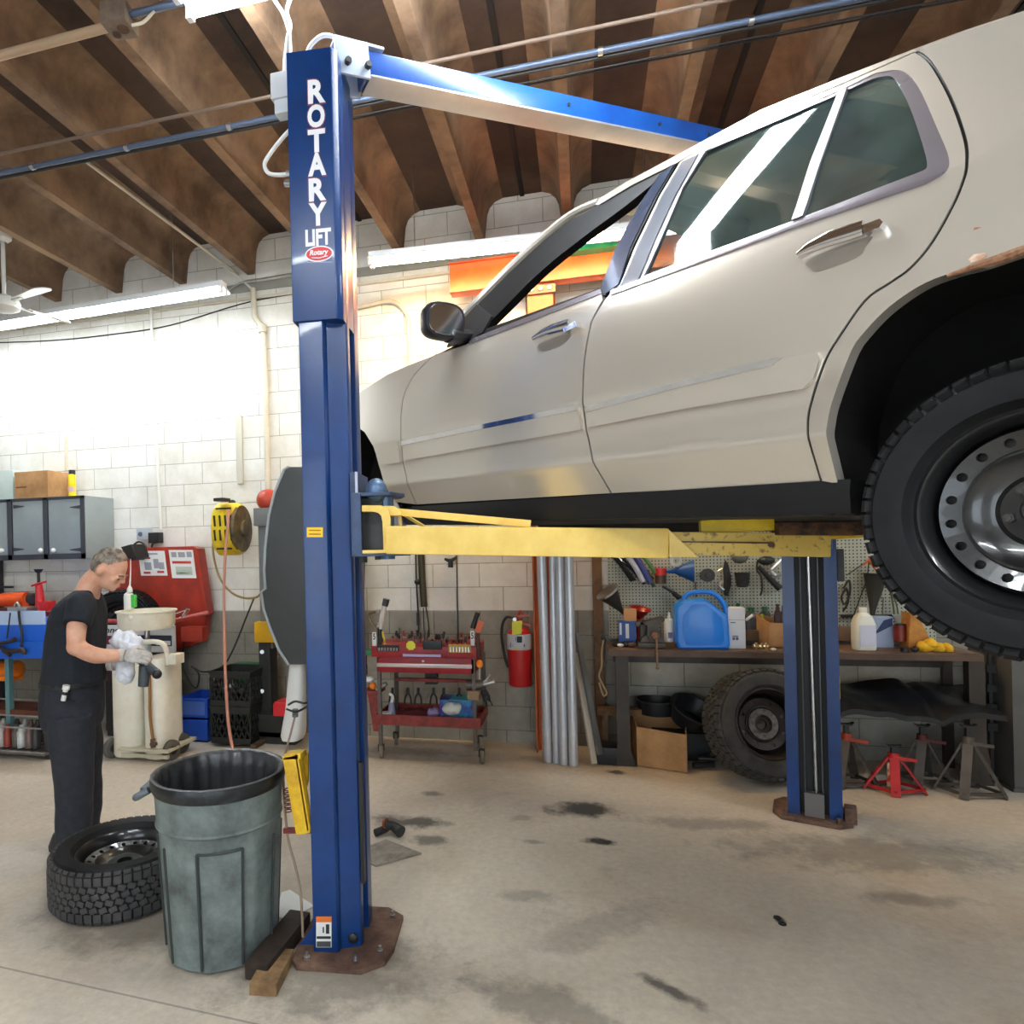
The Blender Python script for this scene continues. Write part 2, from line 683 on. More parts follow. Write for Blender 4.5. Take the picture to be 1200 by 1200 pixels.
def wall_material():
    m = bpy.data.materials.new('painted_block_wall')
    nt, N, L = nodes_of(m)
    b = N['Principled BSDF']
    b.inputs['Roughness'].default_value = .55
    geo = N.new('ShaderNodeTexCoord')
    sep = N.new('ShaderNodeSeparateXYZ')
    L.new(geo.outputs['Object'], sep.inputs[0])
    add = N.new('ShaderNodeMath')
    add.operation = 'ADD'
    L.new(sep.outputs['X'], add.inputs[0])
    L.new(sep.outputs['Y'], add.inputs[1])
    cmb = N.new('ShaderNodeCombineXYZ')
    L.new(add.outputs[0], cmb.inputs['X'])
    L.new(sep.outputs['Z'], cmb.inputs['Y'])
    mp = N.new('ShaderNodeMapping')
    mp.inputs['Location'].default_value = (.13, 0.098, 0)
    L.new(cmb.outputs[0], mp.inputs['Vector'])
    br = N.new('ShaderNodeTexBrick')
    br.inputs['Scale'].default_value = 1.0
    br.inputs['Brick Width'].default_value = .4064
    br.inputs['Row Height'].default_value = .2032
    br.inputs['Mortar Size'].default_value = .0042
    br.inputs['Mortar Smooth'].default_value = .6
    br.inputs['Color1'].default_value = (1, 1, 1, 1)
    br.inputs['Color2'].default_value = (.93, .93, .93, 1)
    br.inputs['Mortar'].default_value = (.46, .45, .42, 1)
    L.new(mp.outputs[0], br.inputs['Vector'])
    # paint: white above, grey band below
    th = N.new('ShaderNodeMath')
    th.operation = 'GREATER_THAN'
    th.inputs[1].default_value = 1.118
    L.new(sep.outputs['Z'], th.inputs[0])
    ns = N.new('ShaderNodeTexNoise')
    ns.inputs['Scale'].default_value = 3.5
    ns.inputs['Detail'].default_value = 8
    ns.inputs['Roughness'].default_value = .7
    L.new(geo.outputs['Object'], ns.inputs['Vector'])
    g = N.new('ShaderNodeValToRGB')
    g.color_ramp.elements[0].position = .3
    g.color_ramp.elements[1].position = .7
    g.color_ramp.elements[0].color = (*srgb(126, 122, 112), 1)
    g.color_ramp.elements[1].color = (*srgb(160, 156, 145), 1)
    L.new(ns.outputs['Fac'], g.inputs['Fac'])
    w = N.new('ShaderNodeValToRGB')
    w.color_ramp.elements[0].position = .3
    w.color_ramp.elements[1].position = .62
    w.color_ramp.elements[0].color = (*srgb(212, 208, 196), 1)
    w.color_ramp.elements[1].color = (*srgb(233, 231, 224), 1)
    L.new(ns.outputs['Fac'], w.inputs['Fac'])
    mx = N.new('ShaderNodeMix')
    mx.data_type = 'RGBA'
    L.new(th.outputs[0], mx.inputs['Factor'])
    L.new(g.outputs['Color'], mx.inputs['A'])
    L.new(w.outputs['Color'], mx.inputs['B'])
    ml = N.new('ShaderNodeMix')
    ml.data_type = 'RGBA'
    ml.blend_type = 'MULTIPLY'
    ml.inputs['Factor'].default_value = 1
    L.new(mx.outputs['Result'], ml.inputs['A'])
    L.new(br.outputs['Color'], ml.inputs['B'])
    L.new(ml.outputs['Result'], b.inputs['Base Color'])
    n2 = N.new('ShaderNodeTexNoise')
    n2.inputs['Scale'].default_value = 60
    n2.inputs['Detail'].default_value = 4
    L.new(geo.outputs['Object'], n2.inputs['Vector'])
    hs = N.new('ShaderNodeMath')
    hs.operation = 'MULTIPLY_ADD'
    L.new(br.outputs['Fac'], hs.inputs[0])
    hs.inputs[1].default_value = -1.0
    mu = N.new('ShaderNodeMath')
    mu.operation = 'MULTIPLY'
    mu.inputs[1].default_value = .35
    L.new(n2.outputs['Fac'], mu.inputs[0])
    L.new(mu.outputs[0], hs.inputs[2])
    bp = N.new('ShaderNodeBump')
    bp.inputs['Strength'].default_value = .55
    bp.inputs['Distance'].default_value = .008
    L.new(hs.outputs[0], bp.inputs['Height'])
    L.new(bp.outputs['Normal'], b.inputs['Normal'])
    return m


WM = wall_material()
struct('wall_back', MB().span((XL, WY, 0), (XR, WY + .2, DECK)), WM, local=True, angle=None)
struct('wall_left', MB().span((XL - .2, YF, 0), (XL, WY, DECK)), WM, local=True, angle=None)
struct('wall_right', MB().span((XR, YF, 0), (XR + .2, WY, DECK)), WM, local=True, angle=None)
# wall behind the photographer, two openings added to let in sky light
fw = MB()
for a, e in ((XL, -4.6), (-1.3, .7), (4.2, XR)):
    fw.span((a, YF - .2, 0), (e, YF, DECK))
for a, e in ((-4.6, -1.3), (.7, 4.2)):
    fw.span((a, YF - .2, 3.3), (e, YF, DECK))
struct('wall_front', fw, WM, local=True, angle=None)

# precast ceiling: deck + tapered stems
M['deck'] = mat('stained_precast_deck', srgb(84, 66, 54), .85, col2=srgb(54, 40, 33), vscale=1.6, bump=.2, detail=8)
M['stem'] = mat('precast_stem', srgb(150, 122, 96), .85, col2=srgb(92, 72, 56), vscale=2.2, bump=.25, detail=8)
struct('ceiling', MB().span((XL, YF, DECK), (XR, WY + .2, DECK + .12)), M['deck'], local=True, angle=None)
PITCH = .72
k = -9
n_st = 0
while -.05 + PITCH * k < XR:
    X = -.05 + PITCH * k
    if X > XL + .2:
        n_st += 1
        prof = [(-.036, STEM), (.036, STEM), (.062, DECK - .13), (.085, DECK - .07), (.13, DECK - .025), (.20, DECK + .001), (-.20, DECK + .001), (-.13, DECK - .025), (-.085, DECK - .07), (-.062, DECK - .13)]
        mb = MB().prism([(X + dx, YF, z) for dx, z in prof], (0, WY - YF, 0))
        struct('trim_%d' % n_st, mb, M['stem'], local=True, angle=30)
    k += 1
# joints between the precast units
M['joint'] = mat('dark_joint', (.012, .010, .009), .8)
k = -9
jt = 0
while -.41 + PITCH * k < XR - .2:
    X = -.41 + PITCH * k
    if X > XL + .2 and k % 2 == 0:
        jt += 1
        struct('trim_%d' % (50 + jt), MB().span((X - .018, YF, DECK - .012), (X + .018, WY, DECK + .001)), M['joint'], local=True, angle=None)
    k += 1

# wall-top ledge and a strip painted in the grey of the shadow above it
TZ = 4.03
struct('trim_90', MB().span((XL, WY - .03, TZ), (XR, WY, TZ + .025), bev=.005), M['cream_pipe'], local=True)
struct('trim_91', MB().span((XL, WY - .015, TZ + .08), (XR, WY, TZ + .16), bev=.004), mat('ledge_shadow_grey', srgb(150, 148, 138), .6, var=.2), local=True)

# ------------------------------------------------------------------ camera
cam = bpy.data.cameras.new('camera')
cam.sensor_width = 36
cam.lens = F / 1200 * 36
cam.shift_x = (600 - CX) / 1200
cam.shift_y = (CY - 600) / 1200
cam.clip_start = .02
co = bpy.data.objects.new('camera', cam)
C.objects.link(co)
co.matrix_world = Matrix.Translation(CAMP) @ CAMR.to_4x4()
bpy.context.scene.camera = co

# ------------------------------------------------------------------ world: overcast daylight for the openings added in the front wall
w = bpy.data.worlds.new('sky')
bpy.context.scene.world = w
w.use_nodes = True
bg = w.node_tree.nodes['Background']
bg.inputs['Color'].default_value = (.80, .90, 1.0, 1)
bg.inputs['Strength'].default_value = 2.2
sc = bpy.context.scene
sc.view_settings.view_transform = 'Standard'
sc.view_settings.look = 'None'
sc.view_settings.gamma = 1
sc.view_settings.exposure = 1.08
sc.cycles.use_denoising = True
sc.cycles.max_bounces = 8
sc.cycles.sample_clamp_indirect = 6.0


def area(name, loc, sx, sy, power, col, rot=(0, 0, 0)):
    l = bpy.data.lights.new(name, 'AREA')
    l.shape = 'RECTANGLE'
    l.size, l.size_y = sx, sy
    l.energy = power
    l.color = col
    o = bpy.data.objects.new(name, l)
    C.objects.link(o)
    o.location = loc
    o.rotation_euler = rot
    return o


M['tube_cool'] = mat('lit_tube_cool', (1, 1, 1), .4, emit=(.90, .97, 1.0), estr=60)
M['tube_dim'] = mat('lit_tube_wall', (1, 1, 1), .4, emit=(.90, .97, 1.0), estr=30)
M['tube_warm'] = mat('lit_tube_warm', (1, 1, 1), .4, emit=(1.0, .68, .32), estr=44)
M['fixture'] = mat('white_enamel', (.8, .8, .8), .35)


def strip_light(p0, p1, tube, label, power, col, w=.16, group=None, reflector=True):
    """fluorescent strip from p0 to p1 (points on its lower centre line)"""
    p0, p1 = V(p0), V(p1)
    d = (p1 - p0).normalized()
    side = V((0, 0, 1)).cross(d).normalized()
    mid = (p0 + p1) / 2
    t = thing('fluorescent_light', label, 'light', mid, group)
    up = V((0, 0, 1))
    hb = MB().bar(p0 + up * .075, p1 + up * .075, w * .55, .05, bev=.008)
    if reflector:
        for s in (-1, 1):
            a, b_ = p0 + up * .055 + side * s * w * .27, p0 + up * .03 + side * s * w * .62
            hb.prism([a, b_, b_ + up * .004, a + up * .004], (p1 - p0))
    obj('housing', hb, M['fixture'], t)
    for s in (-1, 1):
        o_ = side * s * w * .22 + up * .025
        obj('tube', MB().cyl(p0 + o_ + d * .03, p1 + o_ - d * .03, .018, n=12), tube, t)
    sk = MB()
    for e, q in ((p0, 1), (p1, -1)):
        for s in (-1, 1):
            sk.bar(e + side * s * w * .22 + up * .025, e + side * s * w * .22 + up * .025 + d * q * .03, .035, .06, bev=.004)
    objs('lamp_holder', sk, M['fixture'], t)


    # hangers up to the ceiling
    hg = MB()
    for q in (.15, .85):
        a = p0.lerp(p1, q) + up * .09
        hg.cyl(a, V((a.x, a.y, DECK)), .004, n=6)
    objs('hanger', hg, M['steel'], t)
    return t


COOL, WARM = (.90, .96, 1.0), (1.0, .84, .58)
# the one overhead (near), the one along the left wall, the warm one at the right
a = P(212, 13, Z=4.16)
strip_light(a, a + V((2.4, 0, 0)), M['tube_cool'], 'white fluorescent strip at the top of the picture above the blue lift post', 150, COOL, w=.24, reflector=False)
b1, b0 = P(263, 344, Z=3.82), P(0, 386, Z=3.82)
dd = (b0 - b1).normalized()
strip_light(b1, b1 + dd * 3.3, M['tube_dim'], 'long cool fluorescent strip along the left wall behind the ceiling fan', 130, COOL, w=.15)
c0, c1 = P(433, 312, Z=3.88), P(690, 284, Z=3.88)
dc = (c1 - c0).normalized()
strip_light(c0, c0 + dc * 2.42, M['tube_warm'], 'warm glowing fluorescent strip above the orange beam', 130, WARM, w=.13)
# unseen strips added to raise the general light
strip_light((-2.6, -1.2, 4.15), (-.2, -1.2, 4.15), M['tube_cool'], 'added unseen fluorescent strip behind the photographer, left one', 130, COOL, w=.24, group='added unseen strips')
strip_light((1.0, -.9, 4.15), (3.4, -.9, 4.15), M['tube_cool'], 'added unseen fluorescent strip behind the photographer, right one', 130, COOL, w=.24, group='added unseen strips')
strip_light((3.4, 2.4, 4.15), (5.8, 2.4, 4.15), M['tube_cool'], 'added unseen fluorescent strip above the far bay, right of the car roof', 110, COOL, w=.24, group='added unseen strips')
# ================================================================== TWO-POST LIFT
def ang(deg):
    return V((math.cos(math.radians(deg)), math.sin(math.radians(deg)), 0))


Zv = V((0, 0, 1))
FB = P(392, 1117, Z=.02)          # foot of the near column (front edge)
LO, LN = ang(6.0), ang(-84.0)     # opening direction / face towards the bay's open side
FB = V((FB.x, FB.y, 0))


def lf(o, n, z):
    return FB + LO * o + LN * n + Zv * z


lift = thing('vehicle_lift', 'blue two-post vehicle lift with yellow arms holding up the beige sedan', 'vehicle lift', FB - LN * .13)
LB = mat('lift_blue_paint', srgb(4, 54, 114), .32, col2=srgb(3, 42, 92), vscale=3.5, coat=.15, detail=9)
LB2 = mat('lift_blue_paint_scuffed', srgb(20, 62, 124), .42, col2=srgb(60, 58, 70), vscale=7, thr=(.5, .75))


def zat(px, py, base):
    """height of the photo pixel on the vertical plane through base facing the camera"""
    n = V((FWD.x, FWD.y, 0)).normalized()
    return Pplane(px, py, base, n).z


ztop = zat(370, 60, FB)
zcov = zat(376, 376, FB)
# column: folded profile, outer half proud, inner half set back
prof = [(-.088, 0), (.012, 0), (.020, -.012), (.022, -.03), (.098, -.055), (.102, -.065), (.102, -.10), (.03, -.10), (.03, -.19), (.102, -.19), (.102, -.265), (-.088, -.265)]
obj('column', MB().prism([lf(a, b, .018) for a, b in prof], Zv * (ztop - .10), bev=.004), LB, lift)
cov = MB().box((0, 0, 0), (.001, .001, .001))
cov = MB().prism([lf(a, b, zcov) for a, b in [(-.108, .012), (.078, .012), (.100, -.012), (.100, -.275), (-.108, -.275)]], Zv * (ztop - zcov), bev=.006)
colcov = obj('column_cover', cov, LB, lift)
# lettering on the cover
FACE = .0125


def onface(px, py):
    return Pplane(px, py, lf(0, FACE, 1), LN)


letters = [('R', 371, 107, 20, 28), ('O', 370.5, 136, 20, 27), ('T', 371, 165, 20, 27), ('A', 371.5, 192.5, 21, 27), ('R', 372, 222, 20, 27), ('Y', 372.5, 251, 21, 27)]
tw = MB()
for ch, px, py, wd, ht in letters:
    a = onface(px, py)
    kx = (onface(px + 1, py) - a).length
    t = text_mb(ch, .1, a, LO, Zv, bold=.04, ext=.0015, fit=(wd * kx, ht * (onface(px, py + 1) - a).length))
    tw._merge(t.bm)
a = onface(373, 278)
t = text_mb('LIFT', .1, a, LO, Zv, bold=.04, ext=.0015, fit=(30 * kx, 19 * kx))
tw._merge(t.bm)
M['decal_white'] = mat('decal_white', (.80, .80, .82), .4)
M['decal_red'] = mat('decal_red', srgb(196, 24, 34), .4)
tx = obj('lettering', tw, M['decal_white'], colcov, angle=None)
tx['label'] = 'white ROTARY LIFT lettering'
# thin dark red outline behind the letters
ol = MB()
for ch, px, py, wd, ht in letters:
    a = onface(px, py) - LN * .0008
    t = text_mb(ch, .1, a, LO, Zv, bold=.04, ext=.001, fit=((wd + 2.2) * kx, (ht + 2.2) * kx))
    ol._merge(t.bm)
obj('lettering_outline', ol, mat('decal_maroon', srgb(120, 60, 90), .5), colcov, angle=None)
c0 = onface(374, 297.5)
ov = MB().prism(ring(c0, 16.5 * kx, 9 * kx, LO, Zv, 32), LN * .001)
obj('emblem', ov, M['decal_white'], colcov, angle=None)
ov = MB().prism(ring(c0 + LN * .001, 15 * kx, 7.6 * kx, LO, Zv, 32), LN * .0008)
obj('emblem', ov, M['decal_red'], colcov, angle=None)
t = text_mb('Rotary', .02, c0 + LN * .0018 + Zv * .003, LO, Zv, bold=.03, ext=.0005, fit=(22 * kx, 8 * kx), shear=.2)
t.prism([c0 + LN * .0018 + LO * (q * kx) + Zv * (h * kx) for q, h in ((-9, -4.2), (0, -5.4), (10, -3.6), (10, -2.8), (0, -4.4), (-9, -3.4))], LN * .0005)
obj('emblem', t, M['decal_white'], colcov, angle=None)
t = MB().prism([onface(x, y) for x, y in ((360, 307), (389, 306.6), (389, 307.5), (360, 307.9))], LN * .0005)
obj('decal_line', t, mat('decal_pale_blue', srgb(120, 140, 180), .4), colcov, angle=None)
# yellow notice on the column, warning sticker at its foot
LF0 = lf(0, .0005, 1)
def onlow(px, py):
    return Pplane(px, py, LF0, LN)
def sticker(x0, y0, x1, y1, m, name='sticker', e=.001, parent=lift):
    a, b_, c_, d_ = onlow(x0, y0), onlow(x1, y0), onlow(x1, y1), onlow(x0, y1)
    return obj(name, MB().prism([a, b_, c_, d_], LN * e), m, parent, angle=None)
st = sticker(359.5, 618, 378.5, 629.5, mat('sticker_yellow', srgb(240, 196, 40), .5))
t = MB()
for yy in (621.5, 626):
    t.prism([onlow(x, y) + LN * .001 for x, y in ((362, yy - .7), (376, yy - .7), (376, yy + .7), (362, yy + .7))], LN * .0004)
M['ink'] = mat('ink_black', (.02, .02, .02), .6)
obj('sticker_print', t, mat('ink_brown', srgb(150, 100, 20), .6), st, angle=None)
st = sticker(370.5, 1074, 388.5, 1110, mat('sticker_white', (.72, .72, .70), .5))
sticker(370.5, 1074, 388.5, 1080.5, mat('sticker_orange', srgb(214, 112, 40), .5), 'sticker_band', .0015, st)
sticker(382, 1083, 386, 1094, M['ink'], 'sticker_print', .0015, st)
sticker(378.2, 1086, 379.8, 1093, M['ink'], 'sticker_print', .0015, st)
sticker(371.2, 1097, 387.8, 1100, M['ink'], 'sticker_print', .0015, st)
sticker(371.2, 1103, 387.8, 1109.5, mat('ink_grey', (.06, .06, .06), .6), 'sticker_print', .0015, st)

# base plate with clipped corners, anchor bolts
PB = [(-.165, .05), (-.13, .095), (.13, .095), (.215, .03), (.235, -.06), (.235, -.30), (.16, -.36), (-.12, -.36), (-.165, -.30)]
obj('base_plate', MB().prism([lf(a, b, 0) for a, b in PB], Zv * .022, bev=.004), M['rust'], lift)
bl = MB()
for a, b in ((-.10, .052), (.10, .052), (.185, -.02), (.19, -.28), (-.12, -.31)):
    bl.cyl(lf(a, b, .022), lf(a, b, .034), .013, n=6).cyl(lf(a, b, .034), lf(a, b, .05), .007, n=8)
objs('anchor_bolt', bl, M['steel'], lift)
# gusset in scuffed blue on the left, cable hole at the foot
obj('gusset', MB().prism([lf(-.088, -.04, .02), lf(-.16, -.04, .02), lf(-.088, -.04, .12)], LN * -.012), LB2, lift)
obj('cable_guard', MB().ell(lf(.065, -.045, .06), (.025, .012, .022)), M['dark_metal'], lift)
# black rubber strip along the opening edge low on the column
obj('edge_strip', MB().prism([lf(.104, -.06, zat(418, 1042, FB)), lf(.118, -.06, zat(418, 1042, FB)), lf(.118, -.09, zat(418, 1042, FB)), lf(.104, -.09, zat(418, 1042, FB))], Zv * .50), M['black_plastic'], lift)

# -------- far column
RBp = P(956, 962, Z=0)
RN = (V((CAMP.x, CAMP.y, 0)) - RBp)
RN = RN.normalized()
RO = V((-RN.y, RN.x, 0))
RB = RBp


def rf(o, n, z):
    return RB + RO * o + RN * n + Zv * z


# front flange edges from the photograph
oL = (Pplane(923, 955, RB, RN) - RB).dot(RO)
oR = (Pplane(988, 962, RB, RN) - RB).dot(RO)
oL, oR = min(oL, oR), max(oL, oR)
fl_w = (oR - oL) * .23
# beam axis from the near column head to the far column head
BH = lf(.06, -.13, 0)
bz0 = zat(402, 77, BH)
bA = V((BH.x, BH.y, bz0))
RC = rf((oL + oR) / 2, -.13, 0)
bB = Pplane(947, 189, RC, V((FWD.x, FWD.y, 0)).normalized())
bB = V((RC.x, RC.y, bB.z))
rtop = bB.z + .08
prof = [(oL, 0), (oL + fl_w, 0), (oL + fl_w, -.02), (oL + .02, -.02), (oL + .02, -.24), (oR - .02, -.24), (oR - .02, -.02), (oR - fl_w, -.02), (oR - fl_w, 0), (oR, 0), (oR, -.26), (oL, -.26)]
obj('column', MB().prism([rf(a, b, .018) for a, b in prof], Zv * (rtop - .02)), LB, lift)
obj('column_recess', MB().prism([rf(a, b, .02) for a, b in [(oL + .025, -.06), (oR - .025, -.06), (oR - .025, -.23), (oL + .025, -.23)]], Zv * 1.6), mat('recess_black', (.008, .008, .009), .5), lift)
cx_ = (oL + oR) / 2
rod = MB().cyl(rf(cx_ + .012, -.035, .05), rf(cx_ - .004, -.035, 1.63), .012, n=14)
obj('cylinder_rod', rod, M['steel'], lift)
ch = MB()
for dx, r_ in ((-.045, .004), (.045, .006)):
    ch.cyl(rf(cx_ + dx, -.03, .05), rf(cx_ + dx, -.03, 1.63), r_, n=8)
objs('lift_cable', ch, mat('cable_grey', (.12, .12, .12), .4, metal=.8), lift)
obj('cylinder_foot', MB().box(rf(cx_, -.02, .09), (.10, .05, .14), rot=Matrix((RO, RN, Zv)).transposed()), mat('grey_metal', (.16, .15, .14), .5, metal=.5), lift)
PB2 = [(-.22, -.02), (-.17, .07), (.12, .085), (.19, .02), (.19, -.22), (.13, -.28), (-.17, -.28), (-.22, -.2)]
obj('base_plate', MB().prism([rf(cx_ + a, b, 0) for a, b in [(p, q) for p, q in PB2]], Zv * .022, bev=.004), M['rust'], lift)
bl = MB()
for a, b in ((-.15, .03), (.12, .04), (.15, -.16)):
    bl.cyl(rf(cx_ + a, b, .022), rf(cx_ + a, b, .05), .014, n=6)
objs('anchor_bolt', bl, M['rust'], lift)
obj('foot_block', MB().box(rf(oR + .04, -.06, .05), (.06, .09, .09), rot=Matrix((RO, RN, Zv)).transposed(), bev=.006), M['rust'], lift)
obj('edge_strip', MB().span((0, 0, 0), (.001, .001, .001)).prism([rf(oR + .002, -.03, z_) for z_ in (1.30,)] + [rf(oR + .04, -.03, 1.30), rf(oR + .04, -.10, 1.30), rf(oR + .002, -.10, 1.30)], Zv * .21, bev=.006), M['black_plastic'], lift) if False else None
obj('lock_cover', MB().prism([rf(oR + .002, -.03, 1.41), rf(oR + .038, -.03, 1.41), rf(oR + .038, -.10, 1.41), rf(oR + .002, -.10, 1.41)], Zv * .19, bev=.008), M['dark_metal'], lift)
obj('sticker', MB().prism([rf(oR + .001, -.05, .72), rf(oR + .003, -.05, .72), rf(oR + .003, -.10, .72), rf(oR + .001, -.10, .72)], Zv * .13), mat('sticker_yellow', (1, 1, 0)), lift)

# -------- overhead beam
bd = (bB - bA).normalized()
up_b = Zv
obm = obj('overhead_beam', MB().bar(bA + bd * .12, bB, .12, .10, up=up_b, bev=.006), mat('beam_blue', srgb(22, 78, 158), .28, col2=srgb(16, 60, 130), vscale=3, coat=.3), lift)
obj('underside_sheen_plate', MB().bar(bA + bd * .14 - Zv * .055, bB - bd * .05 - Zv * .055, .125, .010, up=up_b, bev=.002), mat('beam_sheen_grey', srgb(176, 176, 182), .3, metal=.5, var=.15), obm)  # grey plate added to imitate the sheen on the beam's underside
bs = bd.cross(Zv).normalized()
hb = MB()
for s in (-1, 1):
    hb.bar(bA + bs * s * .066 + bd * -.02, bA + bs * s * .066 + bd * .13, .012, .15, up=Zv, bev=.003)
hb.bar(bA + bd * -.02 + Zv * .075, bA + bd * .20 + Zv * .066, .14, .012, up=Zv, bev=.003)
objs('beam_bracket', hb, mat('bracket_grey_blue', srgb(170, 182, 200), .35), lift)
bb = MB()
for q in (.03, .12):
    bb.cyl(bA + bs * .07 + bd * q + Zv * -.03, bA + bs * .095 + bd * q + Zv * -.03, .014, n=6)
for q in (.4, .6, .72):
    p_ = bA.lerp(bB, q) + bs * .056
    bb.cyl(p_, p_ + bs * .01, .010, n=6)
objs('bracket_bolt', bb, M['dark_metal'], lift)

# -------- switch box and its flexible cables on the near column's back
X0, Z0, X1, Z1 = pspan(323, 93, 343, 139, FB.y + .15)
obj('switch_box', MB().span((X0, FB.y + .10, Z0 + .06), (X1, FB.y + .17, Z1), bev=.004).span((X0 + .012, FB.y + .11, Z0), (X1, FB.y + .165, Z0 + .06), bev=.004), mat('switch_box_grey', srgb(206, 210, 214), .45), lift)
yb = FB.y + .14
fc = MB()
fc.tube([P(x, y, Y=yb) for x, y in ((333, 93), (334, 72), (337, 45), (340, 30), (336, 12), (345, -12))], .009)
fc.tube([P(x, y, Y=yb) for x, y in ((338, 93), (340, 60), (338, 36), (331, 15), (324, 4), (316, -10))], .008)
fc.tube([P(x, y, Y=yb) for x, y in ((360, 62), (365, 52), (378, 42), (392, 44), (400, 54))], .009)
fc.tube([P(x, y, Y=yb) for x, y in ((342, 150), (330, 163), (316, 181), (310, 193), (315, 203), (328, 205), (343, 203))], .009)
objs('flexible_cable', fc, M['white_plastic'], lift)
objs('cable_gland', MB().cyl(P(334, 215, Y=yb), P(345, 215, Y=yb), .014, n=10).cyl(P(336, 203, Y=yb), P(345, 203, Y=yb), .011, n=10), M['steel'], lift)

# -------- near carriage, swing arm
def cz(px, py):
    return zat(px, py, lf(.15, -.12, 0))


crm = mat('carriage_blue', srgb(52, 74, 112), .4, col2=srgb(34, 46, 70), vscale=8)
car_ = MB()
z0, z1 = cz(420, 652), cz(420, 556)
car_.prism([lf(a, b, z0) for a, b in [(.104, -.03), (.135, -.03), (.135, -.24), (.104, -.24)]], Zv * (z1 - z0), bev=.004)
obj('carriage', car_, crm, lift)
obj('carriage_edge', MB().prism([lf(a, b, z0) for a, b in [(.128, -.022), (.138, -.022), (.138, -.032), (.128, -.032)]], Zv * (z1 - z0)), mat('worn_edge', srgb(176, 182, 204), .4), lift)
yk0, yk1 = cz(440, 650), cz(440, 592)
br_ = MB()
br_.prism([lf(a, b, yk0 - .006) for a, b in [(.12, .02), (.30, .02), (.34, -.10), (.30, -.22), (.12, -.22)]], Zv * .014, bev=.004)
br_.prism([lf(a, b, yk1 + .028) for a, b in [(.12, .02), (.28, .02), (.32, -.10), (.28, -.22), (.12, -.22)]], Zv * .014, bev=.004)
br_.prism([lf(a, b, yk0) for a, b in [(.125, .025), (.16, .025), (.16, .012), (.125, .012)]], Zv * (yk1 - yk0 + .04), bev=.003)
obj('arm_bracket', br_, crm, lift)
obj('pivot_pin', MB().cyl(lf(.24, -.09, yk0 - .02), lf(.24, -.09, yk1 + .05), .034, n=20).ell(lf(.21, -.05, yk1 + .055), (.045, .045, .05)), mat('pin_blue', srgb(86, 110, 140), .35, metal=.4), lift)
objs('bracket_nut', MB().cyl(lf(.16, .0, yk0 - .03), lf(.16, .0, yk0 - .006), .018, n=6).cyl(lf(.22, .0, yk0 - .02), lf(.22, .0, yk0 - .006), .014, n=6), M['dark_metal'], lift)
obj('bracket_dark_fill', MB().prism([lf(a, b, yk0 + .004) for a, b in [(.14, -.05), (.235, -.05), (.235, -.20), (.14, -.20)]], Zv * (yk1 - yk0 + .02)), M['dark_metal'], lift)  # dark block added to blacken the shaded inside of the bracket
# arm: square tube to a telescoping inner tube with pad
A0 = Pplane(455, 633, lf(.3, -.03, 1), V((FWD.x, FWD.y, 0)).normalized())
A1 = P(800, 632.5, D=2.52)
A2 = P(968, 639, D=2.38)
AV = (A2 - A0).normalized()
A1 = A0.lerp(A2, .66)
arm = MB()
arm.bar(A0 + Zv * 0, A1, .11, .112, bev=.010)
# slanted end of the outer tube
obj('swing_arm', arm, M['yellow_paint'], lift)
yk = MB()
sd = AV.cross(Zv).normalized()
for zz, th in ((yk0 + .006, .014),):
    yk.prism([lf(.16, .02, zz), lf(.30, .03, zz), A0 + sd * .055 + Zv * (zz - A0.z), A0 - sd * .055 + Zv * (zz - A0.z), lf(.16, -.16, zz)], Zv * th, bev=.004)
nF = V((FWD.x, FWD.y, 0)).normalized()
PY_ = lf(.3, -.03, 1) - nF * .03
yk.prism([Pplane(x, y, PY_, nF) for x, y in ((424, 592), (446, 592), (452, 594), (456, 599), (457.5, 607), (457, 650), (449, 650), (449, 611), (447.5, 604), (444, 600.5), (438, 599.5), (424, 599.5))], nF * .13, bev=.003)
yk.prism([Pplane(x, y, PY_ + nF * .02, nF) for x, y in ((450, 592.5), (462, 593), (467, 596), (470, 601), (470, 604), (456, 604))], nF * .09, bev=.003)
obj('arm_yoke', yk, M['yellow_paint'], lift)
inn = MB().bar(A1 - AV * .1, A2, .085, .085, bev=.006)
yrust = mat('yellow_paint_chipped', srgb(214, 182, 92), .5, col2=srgb(120, 92, 62), vscale=42, thr=(.56, .66))
obj('telescoping_arm', inn, yrust, lift)
wz = MB().prism([A1 + sd * .058 + Zv * .05, A1 + sd * .058 + AV * .0 + Zv * -.05, A1 + sd * .058 + AV * .10 + Zv * -.05], -sd * .012)
obj('arm_gusset', wz, M['yellow_paint'], lift)
sl = MB().bar(A1 + AV * .02 + sd * .0435 + Zv * .006, A2 - AV * .20 + sd * .0435 + Zv * .006, .006, .006)
sl.cyl(A1 + AV * .02 + sd * .043, A1 + AV * .02 + sd * .055, .014, n=12).cyl(A2 - AV * .2 + sd * .043, A2 - AV * .2 + sd * .05, .010, n=12)
objs('arm_slot', sl, M['rust'], lift)
